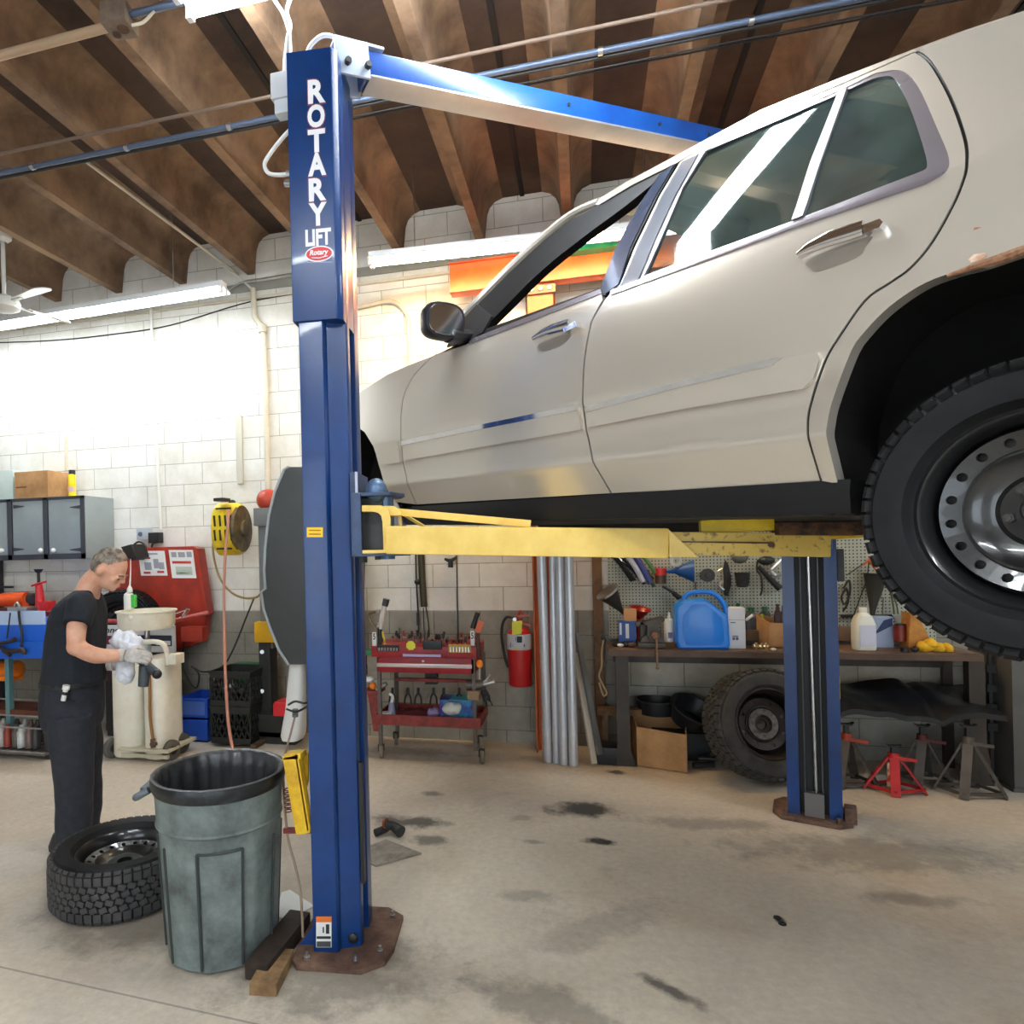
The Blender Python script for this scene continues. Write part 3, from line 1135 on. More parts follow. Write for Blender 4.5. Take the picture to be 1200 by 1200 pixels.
# brace bars above the arm
bz_ = MB()
bz_.bar(P(466, 600, D=2.72), P(622, 614, D=2.62), .012, .03, bev=.003)
bz_.bar(P(470, 601, D=2.85), P(500, 619, D=2.75), .012, .012)
bz_.bar(P(468, 596, D=2.74), P(469, 618, D=2.74), .012, .012)
objs('arm_brace', bz_, M['yellow_paint'], lift)
pd = MB()
pz = P(956, 620, D=2.36)
pd.bar(P(908, 620, D=2.37), P(1006, 620, D=2.30), .11, .045, bev=.008)
obj('lift_pad', pd, mat('pad_rust', srgb(96, 66, 40), .8, col2=srgb(40, 28, 20), vscale=26, thr=(.4, .6)), lift)
fla = MB().bar(P(820, 618, D=2.5), P(905, 614, D=2.42), .09, .05, bev=.005)
obj('pad_mount', fla, mat('yellow_bright', srgb(238, 200, 30), .45, var=.2, vscale=12), lift)
# far carriage with its own arm going to the right behind the wheel
ca = MB().prism([rf(cx_ + a, b, 1.60) for a, b in [(-.12, .0), (.12, .0), (.12, .05), (-.12, .05)]], Zv * .30, bev=.004)
obj('carriage', ca, crm, lift)
a_ = rf(cx_ + .08, .05, 1.70)
obj('swing_arm', MB().bar(P(950, 622, D=3.45), P(1090, 612, D=2.9), .11, .10, bev=.008), mat('yellow_bright', (1, 1, 0)), lift)

# -------- yellow lock lever low on the near column
lk = MB()
yl = FB.y - .02
lk.prism([P(x, y, Y=yl) for x, y in ((331, 888), (348, 884), (363, 976), (347, 979))], (0, .02, 0), bev=.003)
lk.prism([P(x, y, Y=yl) for x, y in ((345, 884), (349, 884), (363, 972), (360, 976))], (0, .035, 0), bev=.002)
lk.prism([P(x, y, Y=yl + .0) for x, y in ((330, 891), (333, 884), (352, 883), (352, 890))], (0, .06, 0), bev=.002)
lk.prism([P(x, y, Y=yl + .07) for x, y in ((352, 882), (361, 882), (361, 915), (357, 930))], (0, .012, 0), bev=.002)
obj('lock_lever', lk, mat('lever_yellow', srgb(232, 192, 40), .45, col2=srgb(190, 140, 30), vscale=10), lift)
sp = MB().bar(P(333, 973, Y=yl + .06), P(366, 973, Y=yl + .06), .02, .02)
for k_ in range(6):
    q = P(338, 925 + k_ * 5, Y=yl + .09)
    sp.lathe([(.016, -.003), (.021, 0), (.016, .003), (.016, -.003)], o=q, n=14)
obj('lock_spring', sp, mat('maroon_paint', srgb(110, 44, 42), .5), lift)
# ================================================================== SEDAN ON THE LIFT
CO = P(1212, 597, D=1.41)                     # rear hub, on the plane of the body side
CFv = ray(-70, 628).normalized()              # forwards
CI = CFv.cross(V((0, 0, 1))).normalized()     # inwards (towards the far side)
CU = CI.cross(CFv).normalized()               # up
HALF = .95
SEC = [(-.4, .14), (-.02, .078), (.085, .056), (.185, .010), (.205, .001), (.22, 0), (.24, .004), (.30, .010), (.38, .010), (.44, .006), (.55, .018), (.66, .038), (.76, .064), (.83, .092), (.86, .110), (.90, .134), (1.34, .375), (1.5, .46)]


def ysec(z):
    for (a, b), (c, d) in zip(SEC, SEC[1:]):
        if z <= c:
            t = max(0, (z - a) / (c - a))
            return b + (d - b) * t
    return SEC[-1][1]


def cp(x, y, z):
    return CO + CFv * x + CI * y + CU * z


def sxz(px, py):
    y = 0.0
    for _ in range(14):
        p = Pplane(px, py, CO + CI * y, CI)
        z = (p - CO).dot(CU)
        y += .7 * (ysec(z) - y)
    return ((p - CO).dot(CFv), z)


def SX(L):
    return [sxz(*p) for p in L]


def offset2d(poly, d):
    """shrink a polygon by d"""
    n = len(poly)
    ar = sum(poly[i][0] * poly[(i + 1) % n][1] - poly[(i + 1) % n][0] * poly[i][1] for i in range(n))
    sg = 1 if ar > 0 else -1
    out = []
    for i in range(n):
        a, b_, c_ = V(poly[i - 1]), V(poly[i]), V(poly[(i + 1) % n])
        d1 = (b_ - a)
        d2 = (c_ - b_)
        d1 = d1.normalized() if d1.length > 1e-9 else d2.normalized()
        d2 = d2.normalized() if d2.length > 1e-9 else d1
        n1, n2 = V((-d1.y, d1.x)) * sg, V((-d2.y, d2.x)) * sg
        m = (n1 + n2)
        m = m.normalized() if m.length > 1e-6 else n1
        k = max(.35, m.dot(n1))
        q = b_ + m * (d / k)
        out.append((q.x, q.y))
    return out


def smooth2d(poly, k=4):
    """round a closed outline lightly by Catmull-Rom"""
    pts = [V((p[0], p[1], 0)) for p in poly]
    n = len(pts)
    out = []
    for i in range(n):
        p0, p1, p2, p3 = pts[i - 1], pts[i], pts[(i + 1) % n], pts[(i + 2) % n]
        a1, a2 = (p1 - p0), (p2 - p1)
        out.append((p1.x, p1.y))
    return out


def panel(outer, holes=(), off=0.0, gap=.0035, depth=.03, mirror=False, shape=None, dx=.12, both=False):
    """curved body panel from a side outline in (x, z)"""
    if gap:
        outer = offset2d(outer, gap)
    bm = bmesh.new()
    es = []
    for loop in [outer] + list(holes):
        vs = [bm.verts.new((p[0], 0, p[1])) for p in loop]
        es += [bm.edges.new((vs[i], vs[(i + 1) % len(vs)])) for i in range(len(vs))]
    bmesh.ops.triangle_fill(bm, edges=es, use_beauty=True, use_dissolve=False, normal=(0, -1, 0))
    zs = sorted(set([s[0] for s in SEC] + [.05, .12, .16, .27, .34, .41, .47, .51, .60, .71, .80, .95, 1.0, 1.05, 1.1, 1.15, 1.2, 1.25, 1.3]))
    for z in zs:
        bmesh.ops.bisect_plane(bm, geom=bm.verts[:] + bm.edges[:] + bm.faces[:], plane_co=(0, 0, z), plane_no=(0, 0, 1), dist=1e-5)
    x0, x1 = min(p[0] for p in outer), max(p[0] for p in outer)
    x = x0 + dx
    while x < x1:
        bmesh.ops.bisect_plane(bm, geom=bm.verts[:] + bm.edges[:] + bm.faces[:], plane_co=(x, 0, 0), plane_no=(1, 0, 0), dist=1e-5)
        x += dx
    be = [e for e in bm.edges if e.is_boundary]
    r = bmesh.ops.extrude_edge_only(bm, edges=be)
    inner = set(v for v in r['geom'] if isinstance(v, bmesh.types.BMVert))
    m = MB()
    sg = -1 if mirror else 1
    for v in bm.verts:
        X, Z = v.co.x, v.co.z
        y = ysec(Z) + off + (shape(X, Z) if shape else 0) + (depth if v in inner else 0)
        if mirror:
            y = 2 * HALF - y
        v.co = cp(X, y, Z)
    m._merge(bm)
    if both:
        m2 = panel(outer, holes, off, 0, depth, True, shape, dx)
        m._merge(m2.bm)
    return m


def endcurve(x, z):
    """plan-view rounding towards nose and tail"""
    y = 0
    if x > 3.0:
        y += .55 * (x - 3.0) ** 2 / .6
    if x < -.7:
        y += .35 * (-.7 - x) ** 2 / .6
    return y


PAINT = bpy.data.materials.new('beige_metallic_car_paint')
PAINT.use_nodes = True
_b = PAINT.node_tree.nodes['Principled BSDF']
_b.inputs['Base Color'].default_value = (*srgb(206, 197, 185), 1)
_b.inputs['Metallic'].default_value = .5
_b.inputs['Roughness'].default_value = .27
_b.inputs['Coat Weight'].default_value = 1.0
_b.inputs['Coat Roughness'].default_value = .04
M['trim_black'] = mat('trim_black', (.004, .004, .0045), .5, spec=.3)
M['applique'] = mat('pillar_applique', srgb(52, 62, 84), .16, coat=.5)
M['sill_black'] = mat('sill_black', (.008, .008, .009), .45, var=.3, vscale=12, spec=.35)
M['liner'] = mat('wheel_well_liner', (.005, .0045, .004), .9, var=.3, vscale=9, spec=.2)


def glass_mat(name, tint, mixf, dust_sheen, df):
    m = bpy.data.materials.new(name)
    nt, N, L = nodes_of(m)
    N.remove(N['Principled BSDF'])
    out = N['Material Output']
    tr = N.new('ShaderNodeBsdfTransparent')
    tr.inputs['Color'].default_value = (*tint, 1)
    gl = N.new('ShaderNodeBsdfGlossy')
    gl.inputs['Roughness'].default_value = .03
    gl.inputs['Color'].default_value = (.85, .95, .95, 1)
    mx = N.new('ShaderNodeMixShader')
    mx.inputs[0].default_value = mixf
    src = tr
    if dust_sheen:
        df_ = N.new('ShaderNodeBsdfDiffuse')
        df_.inputs['Color'].default_value = (*dust_sheen, 1)  # dirt film whose teal also imitates the pane's reflection
        m2 = N.new('ShaderNodeMixShader')
        tcx = N.new('ShaderNodeTexCoord')
        nz = N.new('ShaderNodeTexNoise')
        nz.inputs['Scale'].default_value = 7
        nz.inputs['Detail'].default_value = 8
        L.new(tcx.outputs['Object'], nz.inputs['Vector'])
        mp_ = N.new('ShaderNodeMapRange')
        mp_.inputs['From Min'].default_value = .3
        mp_.inputs['From Max'].default_value = .7
        mp_.inputs['To Min'].default_value = df * .4
        mp_.inputs['To Max'].default_value = df * 1.7
        L.new(nz.outputs['Fac'], mp_.inputs['Value'])
        L.new(mp_.outputs['Result'], m2.inputs[0])
        L.new(tr.outputs[0], m2.inputs[1])
        L.new(df_.outputs[0], m2.inputs[2])
        src = m2
    L.new(src.outputs[0], mx.inputs[1])
    L.new(gl.outputs[0], mx.inputs[2])
    L.new(mx.outputs[0], out.inputs['Surface'])
    return m


M['glass_tint'] = glass_mat('tinted_car_glass', (.14, .24, .24), .13, (.20, .30, .30), .12)
M['glass_clear'] = glass_mat('clear_windscreen', (.90, .94, .92), .05, None, 0)
M['satin_trim'] = mat('satin_trim', srgb(150, 144, 152), .25, metal=.7)

sedan = thing('sedan', 'beige metallic four-door sedan raised on the lift', 'car', cp(1.4, HALF, -.34))

# outlines (photo trace -> body side)
fgap = [(488, 592), (477, 565), (472, 540), (470, 515), (472, 469), (485, 440), (509, 416)]
bgap = [(717, 579), (695, 541), (687, 504), (683, 473), (685, 420), (693, 377), (707, 351)]
rgap = [(964, 568), (948, 515), (947, 490), (952, 467), (965, 428), (980, 400), (1013, 353), (1042, 332), (1067, 314), (1093, 283), (1117, 240), (1128, 214), (1133, 190), (1130, 160), (1113, 113), (1090, 73), (1073, 60)]


def csm(pts, k=4, closed=False):
    n = len(pts)
    out = []
    for i in range(n if closed else n - 1):
        if closed:
            p0, p1, p2, p3 = pts[i - 1], pts[i], pts[(i + 1) % n], pts[(i + 2) % n]
        else:
            p0, p1, p2, p3 = pts[max(i - 1, 0)], pts[i], pts[i + 1], pts[min(i + 2, n - 1)]
        for s in range(k):
            t = s / k
            out.append(tuple(.5 * ((2 * p1[q]) + (p2[q] - p0[q]) * t + (2 * p0[q] - 5 * p1[q] + 4 * p2[q] - p3[q]) * t * t + (3 * p1[q] - p0[q] - 3 * p2[q] + p3[q]) * t ** 3) for q in (0, 1)))
    if not closed:
        out.append(tuple(pts[-1]))
    return out


fg, bg_, rg = csm(SX(fgap), 3), SX(bgap), csm(SX(rgap), 4)
arch = [(.405, .079), (.412, .16), (.415, .222), (.40, .30), (.372, .38), (.33, .445), (.27, .50), (.19, .545), (.10, .572), (0, .582)]
archf = SX([(985, 567), (975, 525), (972, 504), (976, 480), (984, 455), (1000, 412), (1017, 388), (1037, 367), (1060, 349), (1087, 333), (1118, 322), (1150, 314)])
archf = csm(archf, 3)
archr = [(.0 - p[0] + .0, p[1]) for p in archf[::-1]]
top_mid = (.0, archf[-1][1] + .012)
roof = SX([(667, 251), (700, 234), (733, 213), (800, 178), (892, 128), (987, 90), (1072, 57), (1130, 35), (1200, 12)])
qpoly = rg + SX([(1130, 36), (1200, 13)]) + [(-.12, 1.20), (-.45, 1.05), (-.72, .93), (-1.30, .90), (-1.38, .80), (-1.40, .40), (-1.36, .16), (-.42, .10)] + archr[::1][::-1][::-1]
# order: archr runs from the crown down to the rear foot; walk rear foot -> crown -> front foot
qpoly = rg + SX([(1130, 36), (1200, 13)]) + [(-.12, 1.20), (-.45, 1.05), (-.72, .93), (-1.30, .90), (-1.38, .80), (-1.40, .40), (-1.36, .16)] + [(-p[0], p[1]) for p in archf] + [top_mid] + archf[::-1]


def lip(x, z):
    """rolled flare around the rear arch"""
    r = math.hypot(x - 0, (z - .16))
    t = (r - .40) / .06
    return endcurve(x, z) + (-.010 * max(0, 1 - abs(t - .2)) if z > 0 else 0)


obj('quarter_panel', panel(qpoly, shape=lip, depth=.05), PAINT, sedan, angle=40)

# front fender
farch = SX([(464, 589), (449, 565), (444, 547), (437, 523), (427, 507), (416, 499)])
fa2 = [(5.86 - p[0], p[1]) for p in farch]
fpoly = fg + SX([(485, 425), (453, 439), (413, 465)]) + [(3.22, .70), (3.48, .62), (3.50, .30), (3.47, .12)] + fa2 + farch[::-1]
fend = panel(fpoly, shape=endcurve, depth=.05)
obj('front_fender', fend, PAINT, sedan, angle=40)

# front door
fdoor = obj('front_door', panel(fg + SX([(530, 409), (549, 402), (620, 375.5), (706, 343)]) + bg_[::-1], depth=.04), PAINT, sedan, angle=40)
win = csm(SX([(563, 387), (587, 363), (633, 317), (683, 277), (733, 240), (766, 213)]), 3) + SX([(747, 240), (720, 290), (702, 337)])
frame_out = SX([(531, 408), (540, 380), (562, 353), (594, 321), (634, 284), (669, 256), (702, 239), (740, 216), (794, 187), (770, 228), (742, 285), (722, 332), (709, 345)])
obj('window_frame', panel(frame_out, [win], off=.006, gap=0, depth=.05), M['trim_black'], fdoor)
obj('pillar_trim', panel(SX([(709, 344), (704, 336), (722, 290), (749, 240), (772, 205), (790, 192), (766, 232), (738, 290), (724, 333)]), off=.001, gap=0, depth=.01), M['applique'], fdoor)
obj('belt_molding', panel(SX([(549, 404), (620, 377), (706, 344), (704, 339), (620, 371), (553, 397)]), off=-.004, gap=0, depth=.02), M['satin_trim'], fdoor)

# rear door with one opening for both panes
rd_top = SX([(1060, 66), (987, 98), (892, 137), (806, 183), (796, 190)])
rd_lead = SX([(772, 230), (742, 292), (726, 333), (709, 350)])
hole = SX([(744, 330), (766, 278), (790, 226), (818, 180), (892, 145), (985, 105)]) + csm(SX([(1025, 86), (1053, 82), (1074, 98), (1098, 150), (1112, 186), (1107, 203), (1085, 213)]), 4) + SX([(935, 263)])
rdo = bg_[:6] + rd_lead[::-1] + rd_top[::-1] + rg[::-1]
rdoor = obj('rear_door', panel(rdo, [hole], depth=.04), PAINT, sedan, angle=40)
obj('pillar_trim', panel(SX([(716, 346), (746, 333), (768, 280), (792, 228), (818, 181), (800, 189), (776, 230), (748, 288), (729, 332)]), off=-.003, gap=0, depth=.012), mat('pillar_gloss_grey', srgb(128, 134, 146), .14, metal=.5, coat=.5), rdoor)
glin = SX([(754, 323), (776, 275), (800, 219), (826, 177), (892, 149), (985, 109)]) + csm(SX([(1022, 92), (1043, 89), (1056, 104), (1072, 142), (1086, 190), (1080, 200)]), 4) + SX([(935, 256)])
obj('window_trim', panel(hole, [glin], off=.002, gap=0, depth=.02), M['satin_trim'], rdoor)
obj('window_glass', panel(glin, off=.022, gap=-.004, depth=.004, shape=lambda x, z: -.010 * max(0, 1 - ((z - 1.1) / .26) ** 2) - .008 * max(0, 1 - ((x - .6) / .6) ** 2), dx=.06), M['glass_tint'], rdoor, angle=40)
obj('division_bar', panel(SX([(928, 258), (941, 253), (962, 190), (993, 103), (983, 107), (950, 190)]), off=-.004, gap=0, depth=.02), mat('division_bar_grey', srgb(150, 146, 150), .3, metal=.6), rdoor)
obj('belt_molding', panel(SX([(716, 346), (935, 266), (1085, 216), (1104, 206), (1106, 202), (1085, 211), (935, 261), (716, 340)]), off=-.005, gap=0, depth=.02), M['satin_trim'], rdoor)

# side mouldings
MSEC = lambda x, z: 0.0
mold = mat('molding_beige', srgb(190, 178, 162), .4, metal=.2, coat=.4)


def molding(poly, strip, parent):
    o = obj('side_molding', panel(offset2d(poly, .004), off=-.018, gap=0, depth=.024, dx=.2), PAINT, parent, angle=50)
    obj('chrome_strip', panel(strip, off=-.0215, gap=0, depth=.004, dx=.3), M['chrome'], o)


molding(SX([(474, 517), (681, 476), (685, 505), (476, 541)]), SX([(474, 517), (681, 475), (682, 481), (474, 522)]), fdoor)
molding(SX([(689, 478), (800, 448), (962, 411), (966, 420), (958, 445), (945, 458), (800, 482), (691, 503)]), SX([(689, 478), (800, 448), (922, 419), (908, 430), (800, 455), (690, 484)]), rdoor)
o = obj('side_molding', panel(SX([(444, 519), (469, 517), (471, 542), (454, 546), (449, 540)]), off=-.012, gap=.002, depth=.016), PAINT, sedan)

# door handles (painted cup shade + bright pull)


def handle(path, cup, end, parent):
    h = MB()
    pts = [sxz(*p) for p in path]
    h.loft([ring(cp(x, ysec(z) - .022, z), w_, .011, CU, CI, 14, 2.6) for (x, z), w_ in zip(pts, (.008, .016, .020, .021, .020))])
    o = obj('door_handle', h, M['chrome'], parent)
    e = [sxz(*p) for p in end]
    obj('lock_housing', panel(e, off=-.030, gap=0, depth=.03), M['chrome'], o)
    c_ = panel(csm(SX(cup), 4, True), off=-.0015, gap=0, depth=.004)
    obj('handle_cup_shade', c_, mat('handle_shadow', srgb(128, 120, 110), .4, metal=.3), o)  # flat patch, the recess's shade is painted into its colour


handle([(630, 398), (640, 392), (652, 387), (664, 383.5), (672, 381)], [(632, 403), (667, 391), (664, 400), (655, 406), (636, 412)], [(665, 384), (680, 378), (682, 384), (667, 391)], fdoor)
handle([(940, 301), (952, 293), (975, 283), (1000, 275), (1016, 270)], [(948, 304), (1018, 277), (1014, 290), (1004, 302), (960, 318), (950, 315)], [(1014, 268), (1036, 260), (1040, 264), (1036, 270), (1018, 277)], rdoor)

# sill cladding
si = MB()
sec = [(.048, .093), (.044, .060), (.054, .004), (.09, .0), (.25, .01), (.25, .093)]
si.loft([[cp(x, y, z) for y, z in sec] for x in (2.36, 1.7, 1.0, .45, .37)])
obj('sill', si, M['sill_black'], sedan)

# dark tubes added to give the door gaps their shade
for line in (fg, bg_[:6] + rd_lead[::-1] + SX([(776, 222), (796, 190)]), rg):
    obj('gap_shade_tube', MB().tube([cp(x, ysec(z) + .013, z) for x, z in line], .0065, n=6, smooth=False), M['trim_black'], sedan)

# inner side shell, floor pan, wheel housings
ish = MB()
for f_ in (0, 1):
    poly = [(2.34, .08), (2.34, .78), (2.0, .80), (.40, .80), (.16, .75), (.10, .62), (.30, .52), (.43, .30), (.43, .08)]
    pts = [cp(x, (ysec(z) + .05) if not f_ else 2 * HALF - ysec(z) - .05, z) for x, z in poly]
    ish.prism(pts, CI * (.02 if not f_ else -.02))
obj('inner_panel', ish, M['liner'], sedan)
fp = MB().prism([cp(3.3, .12, .0), cp(3.3, 1.78, .0), cp(-1.2, 1.78, .0), cp(-1.2, .12, .0)], CU * .05)
fp2 = MB()
# floor pan without the wheel housings: centre spine + side strips
fp2.prism([cp(2.44, .06, .0), cp(2.44, 1.84, .0), cp(.42, 1.84, .0), cp(.42, .06, .0)], CU * .05)
fp2.prism([cp(3.40, .34, .05), cp(3.40, 1.56, .05), cp(2.44, 1.56, .05), cp(2.44, .34, .05)], CU * .06)
fp2.prism([cp(.42, .34, .05), cp(.42, 1.56, .05), cp(-1.3, 1.56, .05), cp(-1.3, .34, .05)], CU * .06)
for yy in (1.10, 1.60):
    fp2.bar(cp(2.44, yy, -.01), cp(.44, yy, -.01), .10, .07)
objs('floor_pan', fp2, mat('underbody', (.018, .017, .016), .8, var=.4, vscale=10), sedan)
wh = MB()


def housing(xc, prof, m):
    n = len(prof)
    A = [cp(x, .045, z) for x, z in prof]
    B = [cp(x, .36, z) for x, z in prof]
    for i in range(n - 1):
        m.quad(A[i], A[i + 1], B[i + 1], B[i])
    m.bm.faces.new([m.bm.verts.new(p) for p in B])


full = [(-p[0], p[1]) for p in archf] + [top_mid] + archf[::-1]
housing(0, offset2d(full, -.012), wh)
housing(2.93, offset2d(farch + fa2[::-1], -.012), wh)
objs('wheel_housing', wh, M['liner'], sedan, recalc=False)

# roof, pillars, screens
rp = SX([(690, 240), (733, 213.5), (800, 178), (892, 128.5), (987, 90), (1072, 57), (1130, 35.5), (1200, 12.5)])
secs = []
for (x, z) in rp:
    ye = ysec(z)
    ring_ = []
    for i in range(13):
        t = i / 12
        y = ye + (2 * HALF - 2 * ye) * t
        ring_.append(cp(x, y, z + .075 * (1 - (2 * t - 1) ** 2) ** .7))
    for i in range(13):
        t = 1 - i / 12
        y = ye + .01 + (2 * HALF - 2 * ye - .02) * t
        ring_.append(cp(x, y, z - .028 + .075 * (1 - (2 * t - 1) ** 2) ** .7))
    secs.append(ring_)
obj('roof', MB().loft(secs), PAINT, sedan, angle=40)
# cant rail between door tops and roof edge, both sides
rail_low = [(806, 184), (892, 137.5), (987, 98.5), (1060, 66.5), (1073, 61)]
crp = SX([(690, 240), (733, 213.5), (800, 178), (892, 128.5), (987, 90), (1072, 57)] + [(1073, 60), (1060, 65.5), (987, 97.5), (892, 136.5), (806, 182.5), (796, 189), (740, 217), (702, 240)])
obj('cant_rail', panel(crp, gap=0, depth=.03, both=True), PAINT, sedan, angle=40)
ap = SX([(531, 400), (537, 373.5), (560, 349.5), (592, 316.5), (632, 279.5), (667, 251.5), (700, 236)])
apn, apf = MB(), MB()
apts = [cp(x, ysec(z) + .012, z) for x, z in ap]
apn.tube(apts, .020, n=10)
apn.tube([cp(x, 2 * HALF - ysec(z) - .012, z) for x, z in ap], .028, n=10)
objs('windscreen_pillar', apn, PAINT, sedan)
# far side: lower door skin and pillar frames
fs = panel([(2.33, .09), (2.38, .43), (2.30, .84), (.16, .85), (.30, .5), (.43, .3), (.42, .09)], gap=0, mirror=True)
obj('far_side_panel', fs, PAINT, sedan, angle=40)
fq = panel(qpoly, gap=0, mirror=True, shape=endcurve, depth=.05)
obj('far_quarter_panel', fq, PAINT, sedan, angle=40)
obj('far_fender', panel(fpoly, gap=0, mirror=True, shape=endcurve, depth=.05), PAINT, sedan, angle=40)
bp_ = MB()
for yy, s in ((1, -1),):
    bp_.loft([ring(cp(x, 2 * HALF - ysec(z) - .02, z), .045, .02, CFv, CI, 10) for x, z in ((1.18, .83), (1.15, 1.1), (1.10, 1.35))])
obj('far_door_pillar', bp_, M['trim_black'], sedan)
# windscreen: between the pillars
wsn = [cp(x, ysec(z) + .03, z) for x, z in ap[1:6]]
wsf = [cp(x, 2 * HALF - ysec(z) - .03, z) for x, z in ap[1:6]]


def ws(u, v):
    i = min(int(u * 4), 3)
    f_ = u * 4 - i
    a_, b_ = wsn[i].lerp(wsn[i + 1], f_), wsf[i].lerp(wsf[i + 1], f_)
    return a_.lerp(b_, v) + CFv * (.16 * (1 - (2 * v - 1) ** 2)) * (1 - .5 * u) + CU * .02 * (1 - (2 * v - 1) ** 2)


obj('windscreen', MB().grid(ws, 8, 10), M['glass_clear'], sedan, angle=60)
rwn = [cp(x, ysec(z) + .08, z) for x, z in ((.06, 1.30), (-.35, 1.10), (-.68, .95))]


def rw(u, v):
    i = min(int(u * 2), 1)
    f_ = u * 2 - i
    a_ = rwn[i].lerp(rwn[i + 1], f_)
    yv = (a_ - CO).dot(CI)
    b_ = a_ + CI * (2 * HALF - 2 * yv)
    return a_.lerp(b_, v) + CU * .06 * (1 - (2 * v - 1) ** 2)


obj('rear_window', MB().grid(rw, 4, 8), M['glass_tint'], sedan, angle=60)

# hood, deck lid, bumpers
ftop = SX([(507, 417), (485, 425), (453, 439), (413, 465)]) + [(3.22, .70), (3.48, .62)]


def deck_surface(line, crown, end=0.0):
    def fn(u, v):
        n = len(line) - 1
        i = min(int(u * n), n - 1)
        f_ = u * n - i
        x = line[i][0] * (1 - f_) + line[i + 1][0] * f_
        z = line[i][1] * (1 - f_) + line[i + 1][1] * f_
        ye = ysec(z) + endcurve(x, z) + .004
        y = ye + (2 * HALF - 2 * ye) * v
        w_ = 1 - (2 * v - 1) ** 2
        return cp(x + (end * w_ * max(0, u - .5) * 2), y, z + crown * w_ ** .8)
    return fn


obj('hood', MB().grid(deck_surface([(2.02, .86)] + ftop, .05, .12), 14, 14), PAINT, sedan, angle=50)
obj('deck_lid', MB().grid(deck_surface([(-.70, .93), (-1.0, .915), (-1.30, .90), (-1.38, .80)], .03), 8, 12), PAINT, sedan, angle=50)
bmp = MB()
for s, x0 in ((1, 3.47), (-1, -1.38)):
    bmp.loft([[cp(x0 + s * dx_ - s * .10 * ((2 * t - 1) ** 4), .12 + 1.66 * t, z_) for dx_, z_ in ((0, .62), (.10, .55), (.12, .35), (.06, .14), (-.1, .12), (-.1, .62))] for t in [i / 12 for i in range(13)]])
objs('bumper', bmp, PAINT, sedan, angle=40)

# interior: dash, seats below the window line, headliner
it = MB()
it.prism([cp(2.28, .16, .45), cp(2.28, 1.74, .45), cp(1.95, 1.74, .45), cp(1.95, .16, .45)], CU * .36, bev=.03)
for x in (1.35, .70):
    it.prism([cp(x, .2, .2), cp(x, 1.7, .2), cp(x + .5, 1.7, .2), cp(x + .5, .2, .2)], CU * .16, bev=.03)
    it.prism([cp(x - .16, .22, .3), cp(x - .16, 1.68, .3), cp(x - .04, 1.68, .3), cp(x - .04, .22, .3)], CU * .48, bev=.03)
obj('interior', it, mat('interior_grey', srgb(92, 90, 86), .8), sedan)

# door mirror
mr = MB()
mc = cp(*[(lambda q: (q[0], ysec(q[1]) - .12, q[1]))(sxz(521, 377))][0])
mD = (CFv * -.8 - CI * .15).normalized()
mX = mD.cross(CU).normalized()
mc = P(519, 377, D=2.98)
hx = P(541, 377, D=2.98) - P(497, 377, D=2.98)
w_, h_ = hx.length / 2, 22 / F * 2.98
viewd = (CAMP - mc).normalized()
mY = (Zv - mD * Zv.dot(mD)).normalized()
mX = mY.cross(mD).normalized()
shell = []
for d_, s_ in ((0.0, .94), (-.02, 1.0), (-.06, .96), (-.10, .78), (-.13, .45), (-.145, .1)):
    shell.append(ring(mc + mD * (d_ + .03), .105 * s_, h_ * .98 * s_, mX, mY, 24, 2.9))
ms = MB().loft(shell)
mirror_ = obj('door_mirror', ms, M['black_plastic'], fdoor)
obj('mirror_glass', MB().loft([ring(mc + mD * .031, .088, h_ * .80, mX, mY, 24, 2.9), ring(mc + mD * .034, .086, h_ * .78, mX, mY, 24, 2.9)]), M['chrome'], mirror_)
foot = sxz(543, 398)
obj('mirror_foot', MB().loft([ring(mc - mY * h_ * .7 + mX * .03, .05, .03, CFv, CU, 14), ring(cp(foot[0], ysec(foot[1]) + .0, foot[1] + .01), .07, .035, CFv, CU, 14)]), M['black_plastic'], mirror_)
tri = SX([(524, 407), (537, 381), (560, 357), (577, 371), (566, 390), (545, 402)])
obj('mirror_base', panel(tri, off=-.006, gap=0, depth=.014), M['black_plastic'], fdoor)

# rust on the quarter panel and arch lip
rm = mat('rust_patch', srgb(104, 66, 44), .85, col2=srgb(150, 112, 84), vscale=60)
for L_ in ([(1141, 267), (1147, 266), (1155, 268), (1150, 272), (1146, 279), (1142, 275)],):
    obj('rust_spot', panel(SX(L_), off=-.0012, gap=0, depth=.001, shape=lip), rm, sedan)
obj('rust_spot', panel(SX([(1136, 305), (1142, 299), (1155, 297), (1158, 300), (1150, 306), (1139, 309)]), off=-.0012, gap=0, depth=.001, shape=lip), mat('worn_filler', srgb(214, 190, 170), .8, col2=srgb(160, 110, 80), vscale=40), sedan)
lipb = SX([(1112, 325), (1150, 312), (1176, 304)])
obj('rust_spot', MB().tube([cp(x, ysec(z) - .004 + lip(x, z), z) for x, z in lipb + [(.0, top_mid[1] + .004)]], [.004, .009, .012, .010], n=8), rm, sedan)


